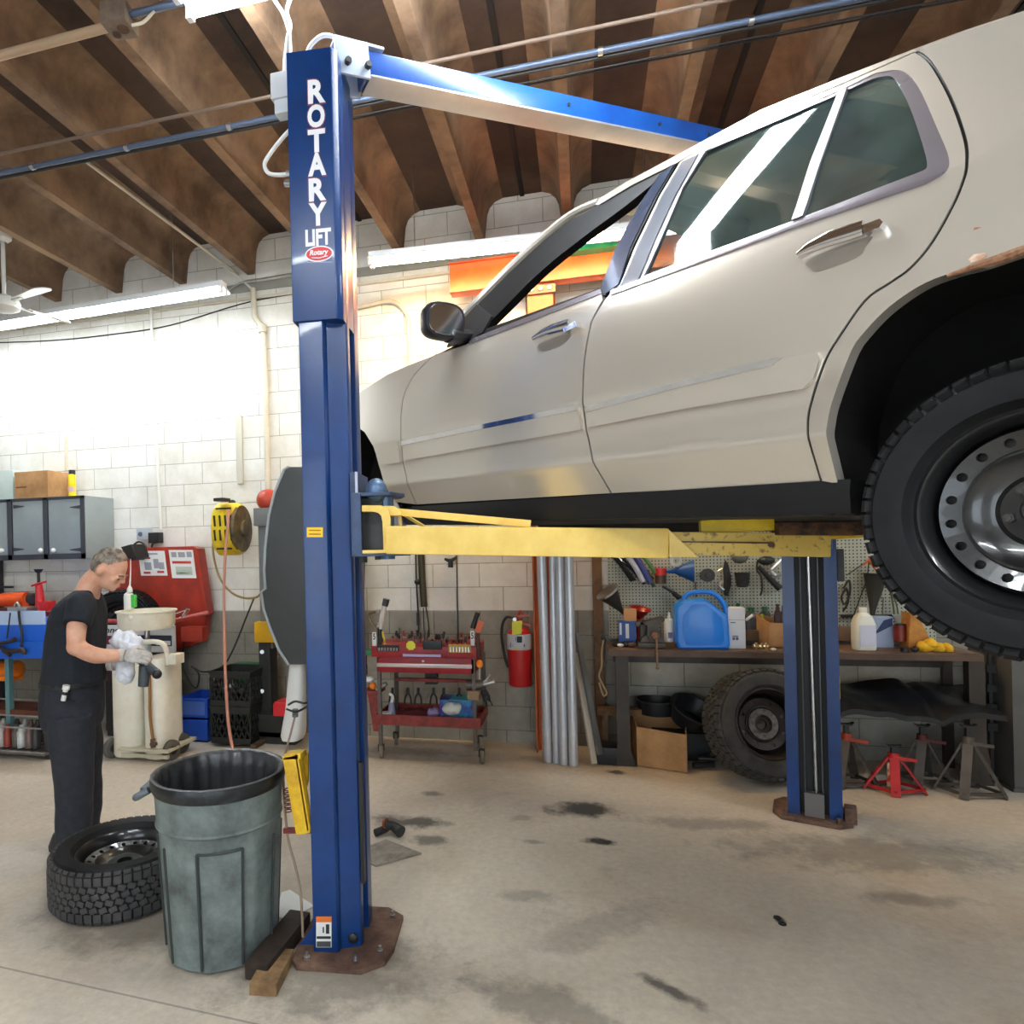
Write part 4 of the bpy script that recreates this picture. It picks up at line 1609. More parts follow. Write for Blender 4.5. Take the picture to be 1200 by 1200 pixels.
# ------------------------------------------------------------------ wheels
def tire_mb(R, r, w, blocks=64, rows=5, bulge=.012, groove=.008, split=False):
    m = MB()
    body = None
    h = w / 2
    pr = [(r - .004, -h * .74), (r + .006, -h * .80), (r + (R - r) * .45, -h - bulge), (R - .028, -h * .98), (R - .010, -h * .86), (R - groove, -h * .70), (R - groove, h * .70), (R - .010, h * .86), (R - .028, h * .98), (r + (R - r) * .72, h + bulge * .75), (r + (R - r) * .70, h + bulge * .72), (r + (R - r) * .45, h + bulge), (r + (R - r) * .2, h + bulge * .5), (r + .012, h * .90), (r + .006, h * .80), (r - .004, h * .74)]
    m.lathe(pr, n=96)
    if split:
        body, m = m, MB()
    for k in range(blocks):
        for q in range(rows):
            zc = (q - (rows - 1) / 2) * (w * .80 / rows)
            edge = q in (0, rows - 1)
            a = 2 * PI * (k + (.5 if q % 2 else 0) + .12 * q) / blocks
            L_ = 2 * PI * R / blocks * .80
            W_ = w * .80 / rows * (1.25 if edge else .84)
            rad = R - groove / 2 - (.002 if edge else 0)
            rot = Matrix.Rotation(a, 3, 'Z') @ Matrix.Rotation((0 if edge else (.35 if q % 2 else -.35)), 3, 'X')
            if edge:
                zc *= 1.08
            m.box((rad * math.cos(a), rad * math.sin(a), zc), (groove * 1.6, L_, W_), rot=rot)
            if edge:
                s = 1 if zc > 0 else -1
                m.box(((R - .017) * math.cos(a), (R - .017) * math.sin(a), s * h * .93), (.022, L_ * .9, .016), rot=Matrix.Rotation(a, 3, 'Z') @ Matrix.Rotation(0, 3, 'X') @ Matrix.Rotation(-s * .6, 3, 'Y'))
    return (body, m) if split else m


def rim_mb(r, w, holes=18, hr=.0105, ring_r=.170, lip_r=None, dish=.045, cone=.105):
    """steel disc wheel, outer face towards +z"""
    m = MB()
    h = w / 2 * .80
    m.lathe([(r + .004, h * .98), (r + .006, h), (r - .004, h + .004), (r - .012, h - .004), (r - .022, h - .03), (r - .026, h - .045), (r - .032, -h * .2), (r - .018, -h * .6), (r, -h), (r + .006, -h)], n=72)
    zf = h - dish
    m.lathe([(r - .03, zf - .035), (ring_r + hr * 2.6, zf - .012), (ring_r + hr * 1.9, zf + hr * 1.9 * .35)], n=72)
    N = holes
    r0, r1 = ring_r - hr * 1.9, ring_r + hr * 1.9
    for k in range(N):
        a0, a1 = 2 * PI * k / N, 2 * PI * (k + 1) / N
        am = (a0 + a1) / 2
        out = []
        n4 = 6
        for i in range(n4):
            out.append((r1, a0 + (a1 - a0) * i / n4))
        for i in range(n4):
            out.append((r1 + (r0 - r1) * i / n4, a1))
        for i in range(n4):
            out.append((r0, a1 + (a0 - a1) * i / n4))
        for i in range(n4):
            out.append((r0 + (r1 - r0) * i / n4, a0))
        c_ = V((ring_r * math.cos(am), ring_r * math.sin(am), zf))
        ov, iv, dv = [], [], []
        for (rr, aa) in out:
            p_ = V((rr * math.cos(aa), rr * math.sin(aa), zf - (rr - ring_r) * -.35))
            ov.append(m.bm.verts.new(p_))
            d_ = V((p_.x - c_.x, p_.y - c_.y, 0)).normalized() * hr
            d_.z = ((c_ + d_).xy.length - ring_r) * .35
            iv.append(m.bm.verts.new(c_ + d_))
            dv.append(m.bm.verts.new(c_ + d_ + V((0, 0, -.008))))
        L_ = len(out)
        for i in range(L_):
            j = (i + 1) % L_
            m.bm.faces.new((ov[i], ov[j], iv[j], iv[i]))
            m.bm.faces.new((iv[i], iv[j], dv[j], dv[i]))
    zi = zf - hr * 1.9 * .35
    m.lathe([(r0, zi), (r0 - .004, zi + .009), (r0 - .010, zi + .010), (r0 - .018, zi + .002), (r0 - .034, zi - .010), (.085, zi - .016), (.074, zi - .008), (.036, zi - .008), (.034, zi - .03)], n=72)
    return m, zf


def hub_mb(zf, nuts=5, rad=.057, nr=.0115, cap=.033, drum=False):
    m = MB()
    if drum:
        m.lathe([(.0, zf - .045), (.185, zf - .045), (.188, zf - .12), (.0, zf - .12)], n=40)
    m.lathe([(cap, zf - .03), (cap, zf + .022), (cap * .85, zf + .028), (0, zf + .03)], n=28)
    for k in range(nuts):
        a = 2 * PI * k / nuts + .3
        p_ = V((rad * math.cos(a), rad * math.sin(a), zf - .015))
        m.cyl(p_, p_ + V((0, 0, .026)), nr, n=6).cyl(p_ + V((0, 0, .024)), p_ + V((0, 0, .034)), nr * .62, n=10)
    return m


M['tire'] = mat('tire_rubber', (.007, .007, .008), .55, col2=(.012, .012, .013), vscale=9, spec=.22)
M['tire_dusty'] = mat('tire_rubber_dusty', srgb(70, 66, 62), .75, col2=srgb(46, 44, 42), vscale=10)
M['rim_black'] = mat('black_steel_rim', (.010, .010, .011), .28, coat=.45, spec=.6)


def basis(o, z, x):
    z = V(z).normalized()
    x = (V(x) - z * V(x).dot(z)).normalized()
    y = z.cross(x)
    m = Matrix((x, y, z)).transposed().to_4x4()
    m.translation = V(o)
    return m


RW = .335
for side in (0, 1):
    ctr = cp(0, .125, 0) if not side else cp(0, 2 * HALF - .125, 0)
    ax = -CI if not side else CI
    B = basis(ctr, ax, CFv)
    rim, zf = rim_mb(.222, .225, ring_r=.163, dish=.032)
    t_ = tire_mb(RW, .220, .225, blocks=58)
    hb_ = hub_mb(zf, drum=True)
    for q in (rim, t_, hb_):
        bmesh.ops.transform(q.bm, matrix=B, verts=q.bm.verts)
    wl = obj('wheel', rim, M['rim_black'], sedan, angle=30)
    obj('tire', t_, M['tire'], wl, angle=30)
    obj('hub', hb_, M['dark_metal'] if side else mat('hub_steel', (.10, .095, .09), .38, metal=.8, var=.5, vscale=30), wl, angle=30)
# bare front brake disc where the wheel has been taken off
fb = MB().lathe([(.03, .05), (.07, .05), (.07, .02), (.15, .02), (.15, -.01), (.03, -.01)], o=cp(2.93, .30, .02), axis=-CI, n=40)
obj('brake_disc', fb, M['steel'], sedan)
ax_ = MB().cyl(cp(0, .4, 0), cp(0, 1.5, 0), .04, n=14).ell(cp(0, .95, 0), .13)
obj('rear_axle', ax_, M['liner'], sedan)
# ------------------------------------------------------------------ pixel-size helpers
def mpp(x, y, Y):
    """metres per photo pixel at that point of plane Y"""
    return (P(x, y, Y=Y) - CAMP).dot(FWD) / F


def pcyl(mb, x, y0, y1, rpx, Y, r1px=None, n=20, prof=None):
    """upright cylinder / lathe whose silhouette spans y0..y1 (top, bottom); Y is its axis depth"""
    a = P(x, (y0 + y1) / 2, Y=Y)
    s = mpp(x, (y0 + y1) / 2, Y)
    zb, zt = P(x, y1, Y=Y).z, P(x, y0, Y=Y).z
    if prof:
        mb.lathe([(r * s, zb + (zt - zb) * h) for r, h in prof], o=(a.x, a.y, 0), n=n)
    else:
        mb.lathe([(0, zb), (rpx * s, zb), ((r1px or rpx) * s, zt), (0, zt)], o=(a.x, a.y, 0), n=n)
    return mb


def pline(pts, Y):
    return [P(x, y, Y=(q[0] if q else Y)) for x, y, *q in pts]


def pprism(mb, pts, Y, depth, bev=0.0):
    return mb.prism([P(x, y, Y=Y) for x, y in pts], (0, depth, 0), bev=bev)


# ================================================================== THE MECHANIC
HD = 3.83
RI = (CAMR @ V((1, 0, 0)))
RI = V((RI.x, RI.y, 0)).normalized()
FH = V((FWD.x, FWD.y, 0)).normalized()


def H(px, py, dd=0.0):
    return P(px, py, D=HD + dd)


SKIN = mat('skin', srgb(216, 168, 142), .5, col2=srgb(204, 146, 118), vscale=14)
SHIRT = mat('charcoal_shirt', srgb(28, 33, 42), .85, col2=srgb(20, 24, 31), vscale=30, bump=.3, bscale=14)
TROUS = mat('navy_work_trousers', srgb(38, 41, 50), .8, col2=srgb(28, 30, 38), vscale=22, bump=.4, bscale=9)
man = thing('person', 'man in dark T-shirt and navy work trousers, head bowed, holding a white rag', 'person', V((H(88, 985).x, H(88, 985).y, 0)))


def tors(k=0.0):
    return [(87, 845, .155, .17), (86, 815, .163, .18), (87, 790, .163, .178), (88, 765, .16, .175), (90, 740, .152, .185), (92, 722, .138, .205), (94, 709, .115, .205), (98, 699, .082, .16), (102, 691, .058, .085)]


def torso_secs(k=0.0, lo=0, hi=99):
    return [ring(H(x, y), rx - k, ry - k, RI, FH, 22, 2.2) for x, y, rx, ry in tors()[lo:hi]]


TL = math.radians(30)
uh = Zv * math.cos(TL) + RI * math.sin(TL)
fh = RI * math.cos(TL) - Zv * math.sin(TL)
hc = H(128, 667)
hr = Matrix((fh, FH, uh)).transposed()


def hp(f, l, u):
    return hc + fh * f + FH * l + uh * u


ARM_N = [H(95, 711, -.17), H(90, 735, -.22), H(89, 758, -.235), H(112, 768, -.20), H(143, 768, -.13)]
ARM_F = [H(100, 711, .17), H(108, 738, .20), H(112, 768, .19), H(122, 777, .12), H(132, 779, .05)]
LEG_N = [H(83, 838, -.085), H(86, 900, -.10), H(86, 978, -.10)]
LEG_F = [H(92, 838, .085), H(99, 900, .10), H(99, 968, .12)]
b = MB()
b.loft(torso_secs(.016))
b.tube([H(101, 700), H(108, 682), hp(-.02, 0, -.03)], [.074, .064, .060], n=14)
b.ell(hp(-.005, 0, .015), (.098, .076, .108), 24, 18, rot=hr)
b.ell(hp(.035, 0, -.055), (.060, .056, .060), 20, 14, rot=hr)          # jaw
b.ell(hp(.068, 0, -.088), (.024, .028, .022), 14, 10, rot=hr)          # chin
b.ell(hp(.088, 0, -.004), (.016, .05, .016), 14, 10, rot=hr)           # brow
b.tube([hp(.094, 0, .0), hp(.106, 0, -.022), hp(.112, 0, -.036)], [.009, .013, .014], n=10)   # nose
b.ell(hp(.090, 0, -.062), (.014, .026, .011), 12, 8, rot=hr)           # lips
for s in (-1, 1):
    b.ell(hp(.062, s * .04, -.03), (.026, .022, .024), 12, 8, rot=hr)  # cheeks
    b.ell(hp(-.012, s * .078, -.008), (.024, .018, .038), 12, 8, rot=hr)   # ears
b.tube([ARM_N[0], ARM_N[1], ARM_N[2]], [.058, .052, .046], n=14)
b.ell(ARM_N[2], .050)
b.ell(ARM_F[2], .050)
b.tube([ARM_N[2], ARM_N[3], ARM_N[4]], [.047, .046, .031], n=14)
b.tube([ARM_F[0], ARM_F[1], ARM_F[2]], [.058, .052, .046], n=14)
b.tube([ARM_F[2], ARM_F[3], ARM_F[4]], [.047, .044, .031], n=14)
for L_ in (LEG_N, LEG_F):
    b.tube(L_, [.085, .062, .045], n=14)
body = obj('body', remesh(b, .0085, 2), SKIN, man, angle=80)
# eyes
eye = MB()
for s in (-1, 1):
    eye = MB().ell(hp(.083, s * .032, -.016), (.010, .012, .010), 10, 8, rot=hr)
    obj('eye', eye, mat('eye_dark', (.03, .025, .02), .3), man)
# brows
for s in (-1, 1):
    obj('eyebrow', MB().tube([hp(.100, s * .018, .006), hp(.098, s * .034, .010), hp(.086, s * .050, .004)], .005, n=6), mat('grey_brow', srgb(120, 110, 100), .9), man)
# cropped grey hair
hm = MB().ell(hp(-.008, 0, .02), (.104, .082, .110), 48, 36, rot=hr)
for v in list(hm.bm.verts):
    q = v.co - hc
    f_, l_, u_ = q.dot(fh), q.dot(FH), q.dot(uh)
    hairline = .045 if f_ < .02 else .045 + (f_ - .02) * 1.1
    low = -.045 if f_ < -.035 else (-.015 if f_ < -.02 else hairline - .01)
    if u_ < low:
        hm.bm.verts.remove(v)
for v in hm.bm.verts:
    n_ = mnoise.noise(v.co * 45)
    v.co += (v.co - hc).normalized() * (.003 * n_)
obj('hair', hm, mat('grey_hair', srgb(146, 134, 120), .9, col2=srgb(84, 76, 70), vscale=26, thr=(.4, .6), bump=.6, bscale=160), man, angle=80)
# T-shirt
s_ = MB()
s_.loft([ring(H(86, 801), .170, .186, RI, FH, 22, 2.2), ring(H(87, 790), .168, .184, RI, FH, 22, 2.2)] + torso_secs(0, 3))
s_.tube([H(96, 708, -.13), ARM_N[0] + Zv * .0, ARM_N[1] + V((0, 0, .02)), H(90, 729, -.215)], [.075, .077, .072, .072], n=18)
s_.tube([H(98, 708, .13), ARM_F[0], ARM_F[1], H(108, 744, .2)], [.075, .074, .068, .066], n=18)
sh = remesh(s_, .010, 3)
for v in sh.bm.verts:
    n_ = mnoise.noise(V((v.co.x * 9, v.co.y * 9, v.co.z * 5)))
    v.co += V((RI.x, RI.y, 0)) * (.006 * n_) - FH * .004 * mnoise.noise(v.co * 16)
obj('t_shirt', sh, SHIRT, man, angle=80)
# trousers
t_ = MB()
t_.loft([ring(H(x, y), rx, ry, RI, FH, 22, 2.3) for x, y, rx, ry in ((86, 798, .160, .176), (85, 812, .166, .182), (85, 832, .166, .185), (85, 850, .150, .17))])
t_.tube([LEG_N[0], H(84, 868, -.095), LEG_N[1], H(87, 940, -.10), H(86, 986, -.10)], [.125, .122, .108, .100, .096], n=20)
t_.tube([LEG_F[0], H(97, 868, .095), LEG_F[1], H(101, 940, .11), H(98, 972, .12)], [.12, .112, .098, .088, .084], n=20)
tr = remesh(t_, .010, 3)
for v in tr.bm.verts:
    n_ = mnoise.noise(V((v.co.x * 7, v.co.y * 7, v.co.z * 10)))
    v.co += (RI * .9 - FH * .6) * (.009 * n_)
obj('trousers', tr, TROUS, man, angle=80)
obj('belt', MB().loft([ring(H(86, y), .169, .185, RI, FH, 28, 2.3) for y in (801, 796)]), M['black_plastic'], man)
obj('back_pocket', MB().tube([H(62, 806, -.155), H(74, 818, -.18), H(88, 822, -.19)], .004, n=6), mat('pocket_seam', srgb(20, 22, 28), .9), man)
for dd, px in ((-.10, 92), (.12, 104)):
    fx = H(px - 6, 985, dd)
    o_ = V((fx.x, fx.y, 0))
    sb_ = MB()
    for r_, l_ in ((0, 0),):
        sb_.loft([ring(o_ + Zv * .0, .135, .048, RI, FH, 20, 2.6), ring(o_ + Zv * .03, .138, .05, RI, FH, 20, 2.6), ring(o_ + RI * -.02 + Zv * .065, .105, .044, RI, FH, 20, 2.4), ring(o_ + RI * -.05 + Zv * .10, .06, .042, RI, FH, 20)])
    obj('shoe', sb_, mat('black_shoe', (.015, .014, .013), .5), man)
# gloved hands, five curled fingers each
GL = mat('white_work_glove', srgb(206, 200, 194), .8, col2=srgb(160, 152, 146), vscale=24)


def hand(w, fw, up, side, m_curl, out):
    """w wrist, fw finger direction, up back-of-hand normal, side towards the thumb"""
    g = MB()
    g.tube([w - fw * .03, w + fw * .01], [.037, .036], n=14)
    g.ell(w + fw * .055, (.052, .042, .022), 18, 12, rot=Matrix((fw, side, up)).transposed())
    for i, (s0, L_) in enumerate(((.030, .072), (.011, .080), (-.009, .074), (-.028, .058))):
        p0 = w + fw * .085 + side * s0
        p1 = p0 + fw * L_ * .48 - up * L_ * .18 * m_curl
        p2 = p1 + fw * L_ * .22 - up * L_ * .36 * m_curl
        p3 = p2 - fw * L_ * .10 - up * L_ * .30 * m_curl
        g.tube([p0 - fw * .02, p0, p1, p2, p3], [.0115, .0115, .011, .010, .0085], n=10)
    t0 = w + fw * .03 + side * .03
    g.tube([t0, t0 + fw * .025 + side * .028 - up * .012, t0 + fw * .052 + side * .03 - up * .026, t0 + fw * .07 + side * .018 - up * .036], [.016, .0145, .0125, .010], n=10)
    return obj('glove', remesh(g, .0045, 1), GL, out, angle=80)


fwN = (RI * .98 + Zv * -.12 + FH * .15).normalized()
sideN = (FH * .5 + Zv * .86)
sideN = (sideN - fwN * sideN.dot(fwN)).normalized()
upN = sideN.cross(fwN)
if upN.dot(FH) > 0:
    upN = -upN
hand(ARM_N[4] + fwN * .008, fwN, upN, sideN, .9, man)
fwF = (RI * .95 - FH * .25 + Zv * -.05).normalized()
sideF = (FH * -.4 + Zv * .9)
sideF = (sideF - fwF * sideF.dot(fwF)).normalized()
upF = fwF.cross(sideF)
if upF.dot(FH) < 0:
    upF = -upF
hand(ARM_F[4] + fwF * .006, fwF, upF, sideF, .9, man)
# white rag bunched between the hands
rg_ = MB()
rg_.ell(H(152, 758, -.03), (.075, .06, .085), 48, 36)
rg_.ell(H(147, 785, -.03), (.055, .045, .08), 48, 36)
rg_.ell(H(140, 750, -.02), (.05, .05, .055), 40, 30)
rr_ = remesh(rg_, .006, 2)
for v in rr_.bm.verts:
    d_ = mnoise.noise(v.co * 26) * .022 + mnoise.noise(v.co * 60) * .009
    v.co += (v.co - H(148, 768, -.03)).normalized() * d_ + Zv * (.012 * mnoise.noise(v.co * 18))
single('cleaning_rag', rr_, mat('white_rag', srgb(226, 228, 234), .85, col2=srgb(206, 208, 216), vscale=12), 'crumpled white rag bunched in the gloved hands of the mechanic', 'rag', angle=80)
# grey impact tool held behind the rag
tl = thing('air_tool', 'dark grey air tool with a round black nose held at the rag', 'air tool', H(172, 790, .0))
tb = MB().tube([H(163, 771, .02), H(174, 782, .0), H(184, 789, -.02)], [.026, .028, .026], n=14, smooth=False)
obj('body', tb, mat('tool_grey', srgb(62, 68, 74), .45), tl)
objs('handle', MB().tube([H(170, 780, .0), H(168, 804, .0)], [.034, .030], n=12, smooth=False), mat('tool_grey_dark', srgb(70, 76, 80), .5), tl)
obj('nose', MB().ell(H(184, 790, -.03), .028), M['black_plastic'], tl)
# marker in the back pocket and clip on the belt
pk = thing('marker_pen', 'white marker sticking out of the back pocket of the navy trousers', 'pen', H(75, 820, -.20))
obj('barrel', MB().cyl(H(74, 821, -.205), H(77, 808, -.205), .013, n=12), M['white_plastic'], pk)
obj('cap', MB().cyl(H(77, 808, -.205), H(78, 803, -.205), .019, n=12), M['white_plastic'], pk)
obj('grip', MB().cyl(H(75.6, 814, -.205), H(76.4, 810.5, -.205), .0145, n=12), M['black_plastic'], pk)
single('belt_clip', MB().ell(H(65, 796, -.16), (.017, .010, .017)), M['white_plastic'], 'round white clip on the belt at the back of the mechanic', 'clip')
# ================================================================== LEFT SIDE AND WALL
# ---- trash can
tc = P(262, 1104, Z=0)
CS = (tc - CAMP).dot(FWD) / F
rim_z = CAMH - (901 - 651) * CS
r_top, r_bot = 73 * CS, 62 * CS
can = thing('trash_can', 'grimy grey-green plastic trash can with a dark bag rim beside the blue post', 'trash can', tc)
CANM = mat('grey_green_plastic', srgb(122, 134, 132), .5, col2=srgb(46, 52, 50), vscale=6, thr=(.36, .74), detail=10, bump=.08)
bm_ = MB()
NS = 72


def canr(z, a):
    t = z / rim_z
    r = r_bot + (r_top - r_bot) * t
    k = a / (2 * PI) * 8
    fr = abs((k % 1) - .5)
    if t < .74:
        r -= .006 * min(1, max(0, (.40 - fr) * 14)) * min(1, (.74 - t) * 40)
    return r


zs = [0, .015, .05, .2, .4, .55, .70, .735, .745, .755, .80, .88, .95]
cs = []
for t in zs:
    z = t * rim_z
    cs.append([tc + V((math.cos(2 * PI * i / NS) * (canr(z, 2 * PI * i / NS + .5) - (.02 if t == 0 else 0)), math.sin(2 * PI * i / NS) * (canr(z, 2 * PI * i / NS + .5) - (.02 if t == 0 else 0)), z)) for i in range(NS)])
bm_.loft(cs, caps=False)
bm_.bm.faces.new([bm_.bm.verts.new(p) for p in cs[0]][::-1])
obj('bin_body', bm_, CANM, can, angle=30)
rz = rim_z
obj('rim_band', MB().lathe([(r_top * .985, rz * .92), (r_top * 1.01, rz * .925), (r_top * 1.035, rz * .945), (r_top * 1.05, rz * .975), (r_top * 1.03, rz), (r_top * .99, rz)], o=tc, n=64), mat('rim_slate', srgb(26, 29, 32), .35, col2=srgb(58, 66, 74), vscale=6, thr=(.5, .7)), can)
# bag lining with folds
bag = MB()
NB = 120
rows = []
for t, rr in ((1.0, 1.035), (1.004, 1.0), (.985, .965), (.9, .955), (.75, .94), (.55, .92), (.3, .9), (.12, .80)):
    row = []
    for i in range(NB):
        a = 2 * PI * i / NB
        f_ = .012 * mnoise.noise(V((math.cos(a) * 5, math.sin(a) * 5, t * .6))) * (1 if t < .98 else .2)
        f_ += .008 * math.sin(a * 23 + 2 * mnoise.noise(V((a, t, 0)))) * (1 if t < .98 else .1)
        r = r_top * rr - (r_top - r_bot) * (1 - t) + f_ - (.008 if t < .99 else 0)
        row.append(tc + V((math.cos(a) * r, math.sin(a) * r, rz * t + .002)))
    rows.append(row)
bag.loft(rows, caps=False)
bag.bm.faces.new([bag.bm.verts.new(p) for p in rows[-1]])
obj('bin_bag', bag, mat('black_bag_film', (.022, .024, .027), .3, col2=(.05, .052, .055), vscale=7), can, angle=60, recalc=False)
hnd = MB()
hl = -RI
hp0 = tc + hl * r_top * 1.0 + Zv * rz * .93
pn = V((-hl.y, hl.x, 0))
hnd.tube([hp0 + pn * .09 + Zv * -.0, hp0 + hl * .055 + pn * .085 + Zv * -.03, hp0 + hl * .072 + Zv * -.05, hp0 + hl * .055 - pn * .085 + Zv * -.03, hp0 - pn * .09], .015, n=10)
hnd.prism([hp0 + pn * .09 + Zv * .01, hp0 + hl * .05 + pn * .06 + Zv * -.0, hp0 + hl * .05 - pn * .06 + Zv * -.0, hp0 - pn * .09 + Zv * .01], Zv * -.03, bev=.006)
objs('handle', hnd, mat('handle_grey', srgb(104, 114, 120), .5, var=.3), can)
rbm = MB()
for a0 in (-1.40, -.70, -.05, .6, -2.05, -2.7, 3.0, 1.3, 2.1):
    rbm.tube([tc + V((math.cos(a0) * (canr(rz * t, 0) + .002), math.sin(a0) * (canr(rz * t, 0) + .002), rz * t)) for t in (.03, .2, .45, .66)], .006, n=6)
rbm.tube([tc + V((math.cos(a0) * (canr(rz * .66, 0) + .002), math.sin(a0) * (canr(rz * .66, 0) + .002), rz * .66)) for a0 in [-1.40 + .07 * i for i in range(11)]], .006, n=6)
objs('molded_rib', rbm, mat('rib_groove_shade', srgb(52, 58, 56), .6), can)  # dark tone paints in the shade along the panel grooves
obj('molded_step', MB().lathe([(r_bot + (r_top - r_bot) * .745 + .001, rz * .735), (r_bot + (r_top - r_bot) * .75 + .006, rz * .745), (r_bot + (r_top - r_bot) * .76 + .001, rz * .757)], o=tc, n=64), CANM, can)
obj('front_panel', MB().grid(lambda u, v: tc + V((math.cos(-1.35 + .62 * u + .0) * (canr(rz * (.06 + .60 * v), 0) + .003), math.sin(-1.35 + .62 * u) * (canr(rz * (.06 + .60 * v), 0) + .003), rz * (.06 + .60 * v))), 12, 8), CANM, can, angle=60)

# ---- wheel lying on the floor
fwc = P(147, 1044, Z=0)
t_m, tread_m = tire_mb(.335, .215, .225, blocks=50, rows=6, groove=.011, split=True)
r_m, zf = rim_mb(.218, .225, ring_r=.160, dish=.05)
h_m = hub_mb(zf, cap=.033)
fwheel = thing('car_wheel', 'black steel car wheel lying flat on the floor beside the trash can', 'wheel', fwc)
B = basis(fwc + Zv * .128, (0, 0, 1), (1, 0, 0))
for q in (t_m, tread_m, r_m, h_m):
    bmesh.ops.transform(q.bm, matrix=B, verts=q.bm.verts)
tire_o = obj('tire', t_m, M['tire'], fwheel, angle=30)
obj('tread', tread_m, mat('tread_rubber', srgb(70, 68, 68), .7, col2=srgb(50, 49, 50), vscale=10), tire_o, angle=30)  # blocks coloured paler than the tire to paint in the groove shade
rimo = obj('rim', r_m, M['rim_black'], fwheel, angle=30)
obj('wheel_center', MB().lathe([(.03, .10), (.033, .135), (0, .138)], o=fwc, n=20), M['dark_metal'], fwheel)

# ---- planks by the post, paper, floor bits
pl = MB().bar(P(300, 1140, Z=.035), P(352, 1076, Z=.035), .10, .07, bev=.008)
single('wood_block', pl, mat('oily_wood', srgb(58, 44, 34), .75, col2=srgb(34, 26, 20), vscale=14), 'dark oil-soaked wooden beam lying between trash can and post', 'wood block')
pl = MB().bar(P(308, 1160, Z=.024), P(330, 1118, Z=.024), .105, .048, bev=.004)
single('wood_block', pl, mat('bare_wood', srgb(142, 112, 76), .8, col2=srgb(96, 72, 48), vscale=14), 'short light brown plank nearest the camera at the post base', 'wood block')
single('paper_sheet', MB().prism([P(x, y, Z=.002) for x, y in ((330, 1046), (340, 1043), (368, 1062), (338, 1078), (322, 1074))], Zv * .002), M['paper'], 'white paper sheet on the floor behind the trash can', 'paper')
single('mud_flap', MB().prism([P(x, y, Z=.002) for x, y in ((424, 996), (452, 985), (494, 1001), (440, 1016), (424, 1008))], Zv * .008), mat('dirty_board', srgb(158, 148, 136), .8, col2=srgb(116, 106, 96), vscale=12), 'thin dirty board lying on the floor right of the post', 'board')
hs = thing('rubber_hose', 'short black rubber elbow hose lying on the oil stain', 'hose', P(455, 975, Z=0))
obj('pipe', MB().tube([P(440, 976, Z=.025), P(452, 971, Z=.03), P(458, 966, Z=.04)], [.022, .022, .020], n=14), M['rubber'], hs)
obj('elbow', MB().tube([P(452, 967, Z=.06), P(460, 968, Z=.05), P(470, 975, Z=.035)], [.024, .026, .034], n=14), M['rubber'], hs)
obj('clamp', MB().lathe([(.022, -.006), (.028, -.006), (.028, .006), (.022, .006), (.022, -.006)], o=P(452, 965, Z=.07), axis=(1, -.3, .2), n=18), mat('copper_rust', srgb(150, 84, 52), .5, metal=.5), hs)
for i, (x, y) in enumerate(((911, 1076), (917, 1083))):
    single('washer', MB().lathe([(.008, 0), (.016, 0), (.016, .005), (.008, .005), (.008, 0)], o=P(x, y, Z=.001), n=14), M['dark_metal'], ('small dark ring on the open floor, the far one of two', 'small dark ring on the open floor, the near one of two')[i], 'washer')

# ---- wall cabinet
CYF = 5.20
cab = thing('wall_cabinet', 'grey metal wall cabinet with three dark-framed doors', 'cabinet', P(50, 655, Y=5.4))
MC = mat('cabinet_grey', srgb(150, 160, 162), .45, var=.12, vscale=4)
MF = mat('cabinet_frame', srgb(58, 60, 70), .45)
cx0 = P(-75, 620, Y=CYF).x
cx1 = P(100, 620, Y=CYF).x
cz0, cz1 = P(100, 654.5, Y=CYF).z, P(100, 580.5, Y=CYF).z
obj('carcass', MB().span((cx0, CYF, cz0), (cx1, WY - .01, cz1), bev=.004), MC, cab)
fr = MB()
for x0, x1 in ((-75, -69), (10.5, 15.5), (52.5, 57.5), (96, 100)):
    fr.span((P(x0, 620, Y=CYF).x, CYF - .018, cz0), (P(x1, 620, Y=CYF).x, CYF, cz1))
fr.span((cx0, CYF - .018, cz0), (cx1, CYF, cz0 + .05)).span((cx0, CYF - .018, cz1 - .025), (cx1, CYF, cz1))
obj('face_frame', fr, MF, cab)
for x0, x1, kx_, hx in ((-69, 10, 2, None), (16, 52, 47.5, 16), (58, 95.5, 62.5, 95)):
    d0, d1 = P(x0, 620, Y=CYF).x, P(x1, 620, Y=CYF).x
    dr = obj('door', MB().span((d0 + .004, CYF - .012, cz0 + .054), (d1 - .004, CYF, cz1 - .03), bev=.002), MC, cab)
    kp = P(kx_, 645, Y=CYF - .03)
    obj('knob', MB().ell(kp, .022).cyl(kp, kp + V((0, .03, 0)), .012, n=10), M['white_plastic'], dr)
    if hx:
        for yy in (594, 644):
            hp_ = P(hx, yy, Y=CYF - .014)
            s = 1 if hx < 50 else -1
            obj('strap_hinge', MB().prism([hp_ + V((0, 0, .018)), hp_ + V((s * .12, 0, .004)), hp_ + V((s * .12, 0, -.004)), hp_ + V((0, 0, -.018))], (0, -.006, 0)), MF, dr)
zc = cz1
bx = thing('cardboard_box', 'closed cardboard box on top of the wall cabinet', 'box', P(45, 579, Y=5.35))
X0, X1 = P(17, 566, Y=5.26).x, P(56, 566, Y=5.26).x
hB = P(40, 552, Y=5.26).z - zc
obj('box_body', MB().span((X0, 5.26, zc), (X1, 5.58, zc + hB), bev=.004), M['cardboard'], bx)
obj('tape', MB().span((X0 + .02, 5.257, zc + hB * .42), (X0 + .14, 5.2605, zc + hB * .46)), mat('print_brown', srgb(96, 70, 46), .8), bx)
jg = MB()
X0, X1 = P(-14, 566, Y=5.3).x, P(17, 566, Y=5.3).x
jg.span((X0, 5.28, zc), (X1, 5.5, P(5, 551, Y=5.3).z), bev=.02)
